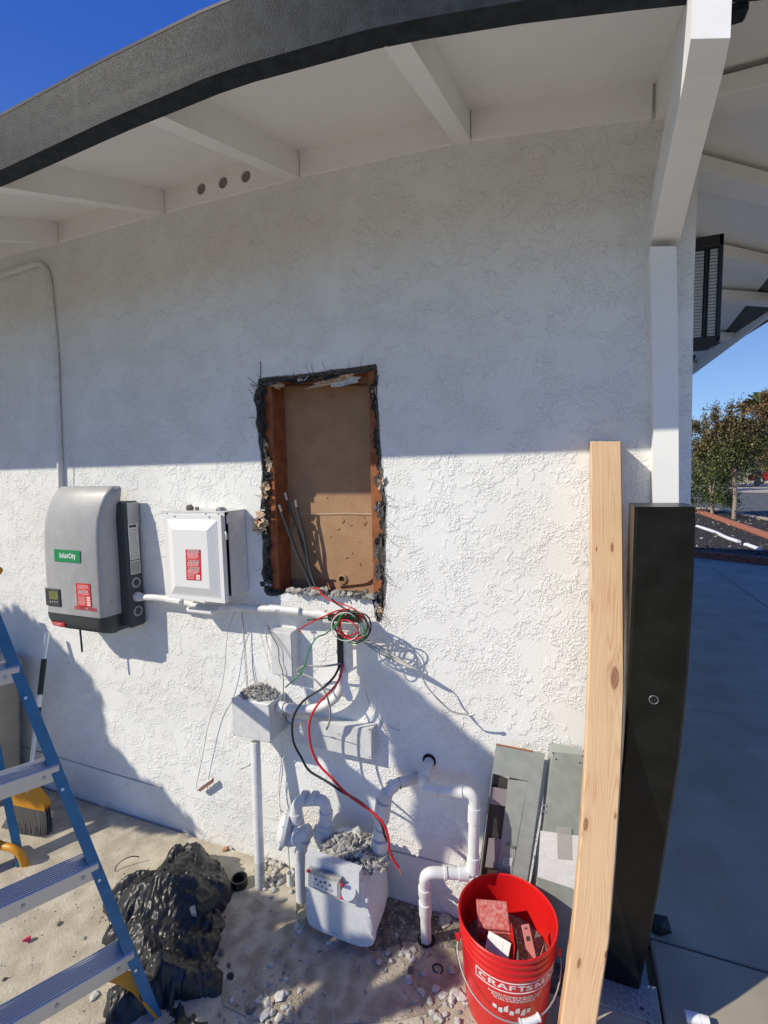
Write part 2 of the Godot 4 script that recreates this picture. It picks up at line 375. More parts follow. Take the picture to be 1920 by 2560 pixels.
# ---------------------------------------------------------------- ground
func sheet(n, pts, y, mat, k = "structure"):
	var s := S(); var p := PackedVector2Array()
	for v in pts: p.append(Vector2(v[0], -v[1]))
	prism(s, p, Transform3D(Basis(Vector3.RIGHT, Vector3.FORWARD, Vector3.UP), Vector3(0, y - 0.02, 0)), 0.02)
	return kind(obj(n, s, mat), k)
func setting():
	sheet("ground", [[-150, -260], [260, -260], [260, 60], [-150, 60]], -0.06, mottled(Color(0.17, 0.15, 0.09), Color(0.28, 0.24, 0.14), 141, 0.01, 0.1, 0.95))
	sheet("patio", [[-7, 0.02], [0.296, 0.02], [0.296, 7], [-7, 7]], 0.0, M.concrete)
	var d := Node3D.new(); d.name = "driveway"; add_child(d); kind(d, "structure")
	for r in [[0.304, 2.276, -0.166, 7.0], [2.284, 4.1, -0.166, 7.0], [0.19, 2.276, -2.178, -0.174], [2.284, 4.1, -2.178, -0.174], [0.19, 2.276, -2.626, -2.186], [2.284, 4.1, -2.626, -2.186], [0.19, 2.276, -12.0, -2.634], [2.284, 4.1, -12.0, -2.634]]:
		var s := S(); box2(s, Vector3(r[0], -0.05, r[2]), Vector3(r[1], 0, r[3]), 0.006); obj("slab", s, M.drive, d)
	# the strip of broken soil along the wall foot
	var pts := []
	for p in [[640, 960], [440, 1130], [560, 1240], [760, 1320], [900, 1350], [1080, 1330], [1240, 1330], [1420, 1260], [1500, 1150]]: pts.append(G3(p[0], p[1]))
	var soil := [[-1.12, 0.012], [0.06, 0.012], [0.06, 0.16], [-0.2, 0.17], [-0.32, 0.12]]
	for i in range(pts.size() - 3, 0, -1): soil.append([pts[i].x, pts[i].z + 0.02 * sin(i * 2.1)])
	sheet("soil_strip", soil, 0.004, M.soil)
	# trodden dust and dirt between the bag and the bucket
	var dust := []
	for p in [[-260, 200], [-60, 300], [60, 360], [180, 420], [330, 470], [700, 640], [1000, 700], [1300, 640], [1560, 620], [1640, 900], [1560, 1100], [1380, 1230], [1100, 1290], [700, 1330], [300, 1340], [-100, 1310], [-330, 1180], [-400, 900], [-360, 600], [-330, 380]]:
		var g := GC(p[0] + rng.randf_range(-25, 25), p[1] + rng.randf_range(-20, 20)); dust.append([g.x, g.z])
	sheet("dusty_ground", dust, 0.003, mottled(Color(0.30, 0.255, 0.19), Color(0.47, 0.42, 0.33), 143, 0.025, 0.8, 0.95, 0.4, 0.25))
	# rubble and grit too small to count
	var mm := MultiMesh.new(); mm.transform_format = MultiMesh.TRANSFORM_3D; mm.use_colors = true; mm.mesh = rock_mesh(3, Vector3(1.3, 0.5, 0.9))
	var spots := []
	for c in [[640, 930, 0.13, 220], [600, 1000, 0.10, 120], [1000, 1150, 0.13, 260], [1150, 1280, 0.13, 240], [1350, 1180, 0.10, 120], [560, 1190, 0.15, 90]]:
		var o := G3(c[0], c[1])
		for i in c[3]: spots.append([o + Vector3(rng.randfn(0, c[2]), 0, rng.randfn(0, c[2] * 0.7)), lerpf(0.002, 0.017, pow(rng.randf(), 3.0))])
	for c in [[60, 1180, 0.10, 200], [300, 1060, 0.09, 130], [150, 1300, 0.14, 220], [1150, 790, 0.10, 220], [1250, 700, 0.06, 130], [1500, 1120, 0.12, 160], [1400, 1250, 0.14, 160], [700, 1250, 0.2, 120]]:
		var o := GC(c[0], c[1])
		for i in c[3]: spots.append([o + Vector3(rng.randfn(0, c[2]), 0, rng.randfn(0, c[2] * 0.7)), lerpf(0.002, 0.016, pow(rng.randf(), 3.0))])
	for i in 700: spots.append([Vector3(rng.randf_range(-2.3, 0.1), 0, rng.randf_range(0.1, 1.1)), rng.randf_range(0.002, 0.007)])
	mm.instance_count = spots.size()
	for i in spots.size():
		var r: float = spots[i][1]; var p: Vector3 = spots[i][0]; p.z = maxf(p.z, 0.02); p.y = r * 0.22
		mm.set_instance_transform(i, Transform3D(Basis.from_euler(Vector3(rng.randf() * 0.5, rng.randf() * TAU, rng.randf() * 0.5)).scaled(Vector3.ONE * r), p))
		var v := rng.randf_range(0.22, 0.42) if rng.randf() < 0.88 else rng.randf_range(0.12, 0.2)
		mm.set_instance_color(i, Color(v, v * 0.96, v * 0.88))
	var mi := MultiMeshInstance3D.new(); mi.name = "gravel"; mi.multimesh = mm
	var gm := paint(Color(1, 1, 1), 0.95); gm.vertex_color_use_as_albedo = true; mi.material_override = gm; add_child(mi)
	tag(kind(mi, "stuff"), "grey stucco grit and small rubble scattered over the patio below the gas meter", "gravel")

# ---------------------------------------------------------------- house
const EAVE := [[-4.5, 2.61, 0.69], [-2.5, 2.655, 0.728], [-1.566, 2.672, 0.741], [-1.113, 2.685, 0.752], [-0.75, 2.69, 0.756], [-0.362, 2.672, 0.741], [-0.088, 2.644, 0.717], [0.18, 2.608, 0.69], [0.33, 2.59, 0.66], [0.76, 2.56, 0.62], [1.34, 2.52, 0.58]]
func along(t: Array, x: float, k: int) -> float:
	for i in t.size() - 1:
		if x <= t[i + 1][0] or i == t.size() - 2: return lerpf(t[i][k], t[i + 1][k], clampf((x - t[i][0]) / (t[i + 1][0] - t[i][0]), -0.2, 1.2))
	return 0.0
func frieze_y(x: float) -> float: return along([[-4.5, 2.91], [-1.66, 2.919], [-0.99, 2.911], [-0.64, 2.896], [-0.32, 2.879], [0.27, 2.80], [1.4, 2.80]], x, 1)
func house():
	var h := thing("house", "white stucco house with black eave fascia and a hole cut in its wall", "house", Vector3(-1.2, 0, 0))
	# wall: outline of the torn opening, then two half sheets round it
	var left := [[275, 275], [268, 340], [240, 400], [235, 440], [258, 500], [262, 560], [252, 620], [272, 700], [275, 780], [292, 860], [300, 960], [305, 1030], [298, 1100], [302, 1200], [290, 1290], [302, 1400], [298, 1500], [310, 1560], [306, 1650], [312, 1750], [295, 1810], [322, 1880], [318, 1950], [345, 1985]]
	var foot := [[420, 1990], [500, 1962], [590, 1972], [680, 1965], [780, 1980], [900, 1995], [1000, 1985], [1100, 1992], [1165, 2010], [1185, 2080], [1215, 2165], [1240, 2190]]
	var right := [[1268, 2060], [1282, 1900], [1270, 1800], [1278, 1700], [1272, 1600], [1282, 1500], [1276, 1380], [1284, 1250], [1262, 1100], [1248, 980], [1240, 850], [1228, 700], [1222, 550], [1208, 400], [1214, 250], [1200, 160]]
	var top := [[1120, 172], [1050, 182], [950, 196], [850, 208], [740, 224], [650, 236], [560, 248], [500, 252], [380, 258], [300, 272]]
	var loop := []
	for p in left + foot + right + top: loop.append(PH(p[0], p[1], 0.0))
	var xa := -4.5; var xb := 0.3416; var ya := -0.05; var yb := 3.04
	var nl: int = left.size()
	var mid := nl + 5     # split the sheet at the foot and the top
	var nt: int = left.size() + foot.size() + right.size() + 5
	var a := PackedVector2Array(); var b := PackedVector2Array()
	var pm := Vector2(loop[mid].x, loop[mid].y); var pt := Vector2(loop[nt].x, loop[nt].y)
	a.append_array([Vector2(pt.x, yb), Vector2(xa, yb), Vector2(xa, ya), Vector2(pm.x, ya)])
	var corner := [[2.3, 0.340], [1.65, 0.351], [1.41, 0.353], [1.08, 0.344], [0.80, 0.322], [0.59, 0.295], [0.35, 0.265], [0.166, 0.245], [-0.05, 0.22]]
	for i in range(mid, -1, -1): a.append(Vector2(loop[i].x, loop[i].y))
	for i in range(loop.size() - 1, nt - 1, -1): a.append(Vector2(loop[i].x, loop[i].y))
	b.append(Vector2(pm.x, ya))
	for i in range(corner.size() - 1, -1, -1): b.append(Vector2(corner[i][1], corner[i][0]))
	b.append_array([Vector2(xb, yb), Vector2(pt.x, yb)])
	for i in range(nt, mid - 1, -1): b.append(Vector2(loop[i].x, loop[i].y))
	var s := S()
	prism(s, a, Transform3D(Basis.IDENTITY, Vector3(0, 0, -0.022)), 0.022, false); prism(s, b, Transform3D(Basis.IDENTITY, Vector3(0, 0, -0.022)), 0.022, false)
	obj("wall", s, M.stucco, h)
	# foundation lip below the weep line
	s = S()
	var wl := [[-4.5, 0.20], [-2.9, 0.20], [-1.6, 0.19], [-0.7, 0.205], [0.235, 0.245]]
	for i in wl.size() - 1:
		face(s, [Vector3(wl[i][0], wl[i][1], 0.004), Vector3(wl[i + 1][0], wl[i + 1][1], 0.004), Vector3(wl[i + 1][0], -0.03, 0.006), Vector3(wl[i][0], -0.03, 0.006)], Vector3.BACK)
		face(s, [Vector3(wl[i][0], wl[i][1], 0.004), Vector3(wl[i + 1][0], wl[i + 1][1], 0.004), Vector3(wl[i + 1][0], wl[i + 1][1] + 0.002, -0.01), Vector3(wl[i][0], wl[i][1] + 0.002, -0.01)], Vector3.UP)
	obj("foundation", s, M.stucco, h)
	s = S()
	for i in wl.size() - 1: bar(s, Vector3(wl[i][0], wl[i][1] + 0.003, 0.001), Vector3(wl[i + 1][0], wl[i + 1][1] + 0.003, 0.001), 0.004, 0.004, Vector3.BACK, 0.0005)
	obj("weep_screed", s, M.dull_metal, h)
	# torn edge: a ragged band from the face of the stucco back into the cavity
	s = S(); var rings := []
	var cen := Vector3.ZERO
	for p in loop: cen += p
	cen /= loop.size()
	var fine := []
	for i in loop.size():
		for j in 5:
			var p: Vector3 = loop[i].lerp(loop[(i + 1) % loop.size()], j / 5.0); fine.append(p)
	for layer in 5:
		var ring := []
		for i in fine.size():
			var p: Vector3 = fine[i]; var inn: Vector3 = (cen - p); inn.y *= 0.5; inn = inn.normalized()
			var on_foot: bool = i > nl * 5 and i < (nl + 9) * 5
			var amt: float = [0.0, 0.004, 0.009, 0.015, 0.022][layer] + (rng.randf_range(-0.007, 0.011) if layer else 0.0)
			if layer == 0: amt = rng.randf_range(-0.004, 0.0)
			ring.append(p + inn * amt * (0.6 if on_foot else 1.0) + Vector3(0, 0, [0.0015, -0.006, -0.012, -0.020, -0.034][layer] + (rng.randf_range(-0.004, 0.004) if layer else 0.0)))
		rings.append(ring)
	for l in 4:
		for i in fine.size():
			var i2 := (i + 1) % fine.size()
			var m: Vector3 = cen - fine[i]; m.z = 0.1
			face(s, [rings[l][i], rings[l][i2], rings[l + 1][i2]], m); face(s, [rings[l][i], rings[l + 1][i2], rings[l + 1][i]], m)
	obj("broken_stucco_edge", s, M.broken, h)
	s = S()      # black felt behind the stucco, torn further in
	var deep := []
	for i in fine.size():
		var p: Vector3 = fine[i]; var inn: Vector3 = (cen - p); inn.y *= 0.5; inn = inn.normalized(); var on_foot: bool = i > nl * 5 and i < (nl + 9) * 5
		deep.append(p + inn * ((0.016 + 0.014 * absf(sin(i * 0.37)) + rng.randf_range(-0.008, 0.014)) * (0.3 if on_foot else 1.0)) + Vector3(0, 0, -0.019 + rng.randf_range(-0.005, 0.006)))
	for i in fine.size():
		var i2 := (i + 1) % fine.size(); var e := Vector3(0, 0, -0.021)
		face(s, [fine[i] + e, fine[i2] + e, deep[i2]], Vector3.BACK); face(s, [fine[i] + e, deep[i2], deep[i]], Vector3.BACK)
	obj("torn_felt", s, M.tar_paper, h)
	# cavity behind: back panel, two studs, blocks
	var bz := -0.125
	var x0: float = PH(330, 900, -0.03).x; var x1: float = PH(1235, 900, -0.03).x
	var xs: float = PH(400, 900, -0.035).x + 0.004; var xr: float = PH(1168, 1000, -0.04).x
	s = S(); face(s, [Vector3(x0 - 0.06, 0.9, bz - 0.012), Vector3(x1 + 0.06, 0.9, bz - 0.012), Vector3(x1 + 0.06, 2.3, bz - 0.012), Vector3(x0 - 0.06, 2.3, bz - 0.012)], Vector3.BACK)
	box2(s, Vector3(x0 - 0.06, 0.9, bz - 0.03), Vector3(x1 + 0.06, 2.3, bz - 0.014)); obj("sheathing", s, M.hardboard, h)
	s = S()   # panel with a rounded lower corner
	var pc := [PH(470, 330, bz), PH(1200, 330, bz)]
	for p in [[1200, 1780], [1188, 1830], [1165, 1862], [1130, 1885], [1080, 1895], [900, 1915], [880, 1860], [470, 1860]]: pc.append(PH(p[0], p[1], bz))
	slab(s, pc, Vector3.BACK, 0.008)
	var bp := obj("back_panel", s, M.hardboard, h)
	s = S(); var kc := PH(935, 1855, bz)
	lathe(s, [Vector2(0.012, 0.001), Vector2(0.023, 0.0015), Vector2(0.024, 0.006), Vector2(0.014, 0.008), Vector2(0.012, 0.001)], kc, Basis(Vector3.RIGHT, PI / 2), 8); obj("locknut", s, M.hardboard, bp)
	s = S(); lathe(s, [Vector2(0, 0.002), Vector2(0.012, 0.002)], kc, Basis(Vector3.RIGHT, PI / 2), 16); obj("cable_hole", s, M.hollow, bp)
	s = S(); tube(s, smooth([PH(605, 1340, bz + 0.006), PH(800, 1343, bz + 0.005), PH(960, 1338, bz + 0.006), PH(1172, 1345, bz + 0.006)]), 0.0011, 5); obj("string", s, M.wire_white, bp)
	for k in 3:
		s = S(); var pp: Vector3 = [PH(850, 420, bz), PH(650, 440, bz), PH(530, 435, bz)][k]; lathe(s, [Vector2(0.006, 0), Vector2(0.006, 0.004), Vector2(0, 0.006)], pp, Basis(Vector3.RIGHT, PI / 2), 10); obj("bolt", s, M.hardboard, bp)
	for k in 14:
		s = S(); var pp := PH(rng.randf_range(800, 1160), rng.randf_range(960, 1750), bz + 0.001); var dd := Vector3(rng.randf_range(-1, 1), rng.randf_range(-1, 0.4), 0).normalized()
		bar(s, pp, pp + dd * rng.randf_range(0.006, 0.018), 0.003, 0.002, Vector3.BACK, 0.0003); obj("scratch", s, M.stud, bp)
	s = S(); box2(s, Vector3(x0 - 0.045, 0.92, bz), Vector3(xs, 2.28, -0.024)); obj("wall_stud", s, M.stud, h)
	s = S(); box2(s, Vector3(xr, 0.92, bz), Vector3(x1 + 0.05, 2.28, -0.024)); obj("wall_stud", s, M.stud, h)
	s = S(); var yt: float = PH(700, 262, -0.03).y; box2(s, Vector3(xs, yt, bz), Vector3(xr, yt + 0.14, -0.024)); obj("fire_block", s, M.stud, h)
	s = S(); var yf: float = PH(700, 1965, -0.03).y; box2(s, Vector3(xs, yf - 0.15, bz), Vector3(xr, yf - 0.012, -0.024)); obj("sill_block", s, M.stud, h)
	# black felt and kraft paper hanging from the torn edge
	var fl := [[1222, 2090, 60, 80, 1, -0.006], [1228, 2150, 50, 60, 2, -0.004], [300, 1420, 90, 80, 1, 0.012], [880, 290, 380, 56, 1, -0.020], [430, 318, 120, 50, 1, -0.022], [620, 285, 200, 40, 0, -0.016], [360, 950, 70, 80, 1, -0.012], [330, 1120, 70, 60, 1, -0.005], [318, 1190, 60, 50, 1, 0.0], [325, 1290, 60, 40, 0, -0.005], [285, 1350, 90, 60, 1, 0.012], [270, 1400, 110, 70, 1, 0.016], [270, 1470, 80, 40, 1, 0.012], [330, 1480, 50, 80, 0, -0.01], [1240, 1090, 70, 160, 2, -0.006], [1230, 1300, 60, 100, 2, -0.006], [1225, 1620, 110, 180, 2, -0.014], [1235, 1800, 90, 120, 2, -0.012], [1190, 380, 60, 120, 0, -0.02], [330, 830, 40, 120, 1, -0.014], [300, 500, 70, 120, 0, -0.008], [280, 420, 70, 90, 2, -0.006], [310, 620, 60, 130, 0, -0.01], [350, 1800, 90, 60, 0, -0.012], [345, 1900, 90, 70, 0, -0.006], [1215, 2010, 80, 90, 2, -0.02], [700, 250, 380, 36, 0, -0.02], [1000, 225, 330, 40, 2, -0.018], [420, 285, 220, 44, 2, -0.016]]
	for f in fl:
		for again in 2:      # ragged torn shards, curling out of the plane
			s = S(); var c0 := PH(f[0] + (rng.randf_range(-0.3, 0.3) * f[2] if again else 0.0), f[1] + (rng.randf_range(-0.4, 0.4) * f[3] if again else 0.0), f[5] + 0.002)
			var sc: float = 0.62 if again else 1.0; var ring := []; var nn := 13
			for k in nn:
				var an := TAU * k / nn + rng.randf_range(-0.15, 0.15); var rr := rng.randf_range(0.45, 1.1) * sc
				var px: float = f[2] * 0.85 * cos(an) * rr; var py: float = f[3] * 0.95 * sin(an) * rr - (px * 0.13 if f[2] > 140 else 0.0)
				ring.append(c0 + Vector3(px / 3.16 * 0.00138, -py / 3.16 * 0.00138, rng.randf_range(-0.004, 0.013)))
			for k in nn: face(s, [c0, ring[k], ring[(k + 1) % nn]], Vector3.BACK)
			var mm2: StandardMaterial3D = [M.tar_paper, M.kraft, M.broken][f[4]] if not again else [M.tar_paper, M.rubble_white, M.broken, M.kraft][rng.randi_range(0, 3)]
			if again: obj("paper_flap", s, mm2, h); continue
			var lb := ["torn black felt paper", "torn tan kraft paper", "torn grey stucco flake"][f[4]] as String
			obj("paper_flap", s, mm2, h).set_meta("label", lb)
	# lath wires poking from the edge
	for k in 46:
		var i := rng.randi_range(0, fine.size() - 1)
		if k < 10: i = rng.randi_range(0, 12)
		elif k < 26: i = rng.randi_range((nl + 9) * 5, (nl + 20) * 5)
		elif k < 32: i = rng.randi_range(fine.size() - 50, fine.size() - 1)
		var p: Vector3 = fine[i]; var o: Vector3 = (p - cen); o.y *= 0.6; o = o.normalized()
		var q := p + o * rng.randf_range(0.008, 0.04) + Vector3(rng.randf_range(-0.02, 0.02), rng.randf_range(-0.03, 0.02), rng.randf_range(0.003, 0.012))
		s = S(); tube(s, smooth([p + Vector3(0, 0, -0.006), p.lerp(q, 0.5) + Vector3(0, 0, rng.randf_range(0.002, 0.01)), q], 4), 0.0009, 4); obj("lath_wire", s, M.dull_metal if k % 2 else M.tar_paper, h)
	s = S(); tube(s, [PH(290, 270, 0.004), PH(288, 140, 0.006)], 0.0014, 5); obj("lath_wire", s, M.tar_paper, h)
	for q in [[[1000, 722], [1020, 760], [1040, 800], [1062, 840], [1082, 872]], [[940, 600], [955, 640], [968, 680]], [[1055, 770], [1090, 795], [1120, 800]], [[290, 1000], [330, 985], [370, 955]]]:
		var cp := []
		for v in q: cp.append(P2(v[0], v[1], 0.0012))
		s = S(); tube(s, smooth(cp, 4), 0.0009, 4); obj("crack", s, M.wire_grey, h)
	# frieze boards between the rafters, one with three vent holes
	var rx := [-3.01, -2.335, -1.663, -0.988, -0.326, 0.224]
	var rw := 0.055
	for i in rx.size():
		var xl: float = -4.4 if i == 0 else rx[i - 1] + 0.003; var xe: float = rx[i] - rw - 0.003 if i < 5 else 0.215
		s = S(); var yl := frieze_y((xl + xe) * 0.5); var sl := (frieze_y(xe) - frieze_y(xl)) / (xe - xl)
		var tr := Transform3D(Basis(Vector3(1, sl, 0), Vector3.UP, Vector3.BACK), Vector3(0, yl - sl * (xl + xe) * 0.5, -0.02))
		var holes := []
		if i == 3:
			for p in [[868, 815], [962, 788], [1061, 761]]:
				var c := W(p[0] / 1.728, p[1] / 1.728, 0.012); holes.append(Vector3(c.x, c.y - (yl - sl * (xl + xe) * 0.5) - sl * c.x, 0.0235))
		plate(s, Vector2(xl, 0), Vector2(xe, 0.102), holes, tr, 0.032)
		var fb := obj("frieze_board", s, M.trim, h)
		for c in holes:
			s = S(); lathe(s, [Vector2(0, 0.0), Vector2(0.0232, 0.0)], tr * Vector3(c.x, c.y, 0.024), Basis(Vector3.RIGHT, PI / 2), 20); obj("vent_screen", s, paint(Color(0.24, 0.225, 0.20), 0.9), fb)
	for i in rx.size():
		s = S(); var x: float = rx[i] if i < 5 else 0.279; var yb0 := frieze_y(x); var ze := along(EAVE, x, 2) - 0.045; var ye := along(EAVE, x, 1)
		var prof := PackedVector2Array([Vector2(-0.2, yb0 + 0.06), Vector2(0, yb0), Vector2(ze, ye + 0.003), Vector2(ze, ye + 0.107), Vector2(0, yb0 + 0.103), Vector2(-0.2, yb0 + 0.163)])
		var w := rw
		prism(s, prof, Transform3D(Basis(Vector3(0, 0, 1), Vector3.UP, Vector3(-1, 0, 0)), Vector3(x, 0, 0)), w); obj("rafter", s, M.trim, h)
	# soffit, roof deck, fascia
	s = S(); var rs := S(); var fs := S(); var de := S()
	s.set_smooth_group(1)
	var xsv := []
	var x := -4.5
	while x < 1.25: xsv.append(x); x += 0.1
	xsv.append(1.34)
	fs.set_smooth_group(1)
	for i in xsv.size() - 1:
		var u: float = xsv[i]; var v: float = xsv[i + 1]
		var qa := []; var qb := []
		for e in [[u, qa], [v, qb]]:
			var yb0 := frieze_y(e[0]); var ze := along(EAVE, e[0], 2); var ye := along(EAVE, e[0], 1)
			e[1].append_array([Vector3(e[0], yb0 + 0.101, -0.02), Vector3(e[0], ye + 0.105, ze - 0.04), Vector3(e[0], ye, ze - 0.05), Vector3(e[0], ye, ze), Vector3(e[0], ye + 0.135, ze + 0.004), Vector3(e[0], ye + 0.139, ze + 0.008), Vector3(e[0], ye + 0.142, ze - 0.06), Vector3(e[0], ye + 1.55, -3.2)])
		face(s, [qa[0], qb[0], qb[1], qa[1]], Vector3.DOWN)
		fs.set_smooth_group(2); face(fs, [qa[2], qb[2], qb[3], qa[3]], Vector3.DOWN)
		fs.set_smooth_group(3); face(fs, [qa[3], qb[3], qb[4], qa[4]], Vector3.BACK)
		fs.set_smooth_group(4); face(fs, [qa[4], qb[4], qb[1], qa[1]], Vector3.UP); face(fs, [qa[1], qb[1], qb[2], qa[2]], Vector3.FORWARD)
		face(de, [qa[4] + Vector3(0, 0.001, 0), qb[4] + Vector3(0, 0.001, 0), qb[5], qa[5]], Vector3.BACK); face(de, [qa[5], qb[5], qb[6], qa[6]], Vector3.UP)
		face(rs, [qa[6], qb[6], qb[7], qa[7]], Vector3.UP)
	obj("soffit", s, M.trim, h); obj("fascia", fs, M.fascia, h); obj("drip_edge", de, M.metal, h); 
	# dark end of a gutter strap beside the beam
	s = S(); box2(s, W(1813, 30, 0.585), W(1860, 58, 0.585) + Vector3(0, 0, 0.03), 0.004); obj("fascia_strap", s, M.fascia, h)
	# corner post and the outlooker beam on top of it
	s = S(); var pl := W(1631, 900, 0.05); var pr := W(1696, 900, 0.05); var ytop: float = W(1660, 616, 0.05).y
	var sec := []
	for q in [[1624, 616, 1691], [1632, 900, 1696], [1635, 1256, 1697], [1632, 1450, 1694], [1618, 1700, 1678], [1570, 2050, 1626], [1520, 2330, 1575]]:
		var l := W(q[0], q[1], 0.05); var r := W(q[2], q[1], 0.05); sec.append([l, r, Vector3(r.x, r.y, -0.005), Vector3(l.x, r.y, -0.005)])
	sec.append([sec[-1][0] * Vector3(1, 0, 1), sec[-1][1] * Vector3(1, 0, 1), sec[-1][2] * Vector3(1, 0, 1), sec[-1][3] * Vector3(1, 0, 1)])
	for i in sec.size() - 1:
		for k in 4:
			var k2 := (k + 1) % 4
			face(s, [sec[i][k], sec[i][k2], sec[i + 1][k2], sec[i + 1][k]], sec[i][k] + sec[i][k2] - sec[i][0] - sec[i][2])
	obj("corner_post", s, M.trim, h)
	s = S(); var bs := []
	for q in [[1623, 616, 1692, 0.0], [1652, 480, 1730, 0.26], [1690, 300, 1777, 0.50], [1712, 190, 1806, 0.66], [1727, 97, 1826, 0.80]]:
		var l := W(q[0], q[1], q[3]); var r := W(q[2], q[1] - 2, q[3]); bs.append([l, r, r + Vector3(0.0, 0.13, 0), l + Vector3(0.0, 0.13, 0)])
	bs[0] = [bs[0][0] + Vector3(0, 0, 0.05), bs[0][1] + Vector3(0, 0, 0.05), bs[0][2], bs[0][3]]
	bs.insert(0, [bs[0][0] - Vector3(0, 0, 0.3), bs[0][1] - Vector3(0, 0, 0.3), bs[0][2] - Vector3(0, 0, 0.3), bs[0][3] - Vector3(0, 0, 0.3)])
	for i in bs.size() - 1:
		for k in 4:
			var k2 := (k + 1) % 4
			face(s, [bs[i][k], bs[i][k2], bs[i + 1][k2], bs[i + 1][k]], bs[i][k] + bs[i][k2] - bs[i][0] - bs[i][2])
	face(s, bs[-1], Vector3.BACK); face(s, bs[0], Vector3.FORWARD)
	obj("outlooker_beam", s, M.trim, h)
	# side wall, level soffit over the right-hand side, its lookouts and fascia
	s = S()
	for i in corner.size():
		var c0: Array = corner[i]; var c1: Array = corner[i + 1] if i < corner.size() - 1 else [3.0, 0.34]
		if i == corner.size() - 1: c0 = [2.3, 0.340]
		face(s, [Vector3(c0[1] - 0.002, c0[0], -0.02), Vector3(c1[1] - 0.002, c1[0], -0.02), Vector3(c1[1] - 0.002, c1[0], -7), Vector3(c0[1] - 0.002, c0[0], -7)], Vector3.RIGHT)
		face(s, [Vector3(c0[1] - 0.15, c0[0], -0.14), Vector3(c1[1] - 0.15, c1[0], -0.14), Vector3(c1[1] - 0.15, c1[0], -7), Vector3(c0[1] - 0.15, c0[0], -7)], Vector3.LEFT)
	obj("side_wall", s, M.stucco, h)
	s = S(); box2(s, Vector3(-4.5, -0.05, -7.0), Vector3(-4.36, 3.0, -0.024), 0.001); obj("side_wall", s, M.stucco, h)
	s = S(); box2(s, Vector3(-4.36, -0.05, -7.0), Vector3(0.2, 3.0, -6.9), 0.001); obj("rear_wall", s, M.stucco, h)
	s = S(); box2(s, Vector3(-4.5, 2.98, -7.0), Vector3(0.33, 3.02, -0.14), 0.001); obj("ceiling", s, M.trim, h)
	s = S(); box2(s, Vector3(0.335, 2.902, -7.0), Vector3(1.33, 2.92, -0.025), 0.001); obj("side_soffit", s, M.trim, h)
	for q in [[Vector3(0.33, 2.85, -0.05), Vector3(1.31, 2.85, -0.05)], [Vector3(0.33, 2.85, -0.37), Vector3(1.31, 2.85, -1.20)], [Vector3(0.33, 2.85, -0.98), Vector3(1.31, 2.85, -1.88)], [Vector3(0.33, 2.85, -1.70), Vector3(1.31, 2.85, -2.35)], [Vector3(0.33, 2.85, -3.0), Vector3(1.31, 2.85, -3.3)], [Vector3(0.33, 2.85, -4.4), Vector3(1.31, 2.85, -4.6)]]:
		s = S(); bar(s, q[0], q[1], 0.055, 0.10, Vector3.BACK, 0.002); obj("lookout", s, M.trim, h)
	s = S(); box2(s, Vector3(1.29, 2.80, -7), Vector3(1.32, 2.90, -0.02), 0.002); obj("side_frieze", s, M.trim, h)
	s = S(); box2(s, Vector3(1.321, 2.845, -7), Vector3(1.35, 3.0, -0.02), 0.002); box2(s, Vector3(1.345, 2.52, -0.02), Vector3(1.37, 3.0, 0.58), 0.002); obj("side_fascia", s, M.fascia, h)
	face(rs, [Vector3(1.34, 2.66, 0.52), Vector3(1.37, 3.0, 0.0), Vector3(1.37, 3.0, -7), Vector3(-1.0, 4.16, -3.2), Vector3(1.34, 4.07, -3.2)], Vector3.UP)
	face(rs, [Vector3(1.37, 3.0, -7), Vector3(-4.5, 3.0, -7), Vector3(-4.5, 4.16, -3.2), Vector3(-1.0, 4.16, -3.2)], Vector3.UP)
	obj("roof", rs, paint(Color(0.10, 0.095, 0.09), 0.95), h)
	lantern()
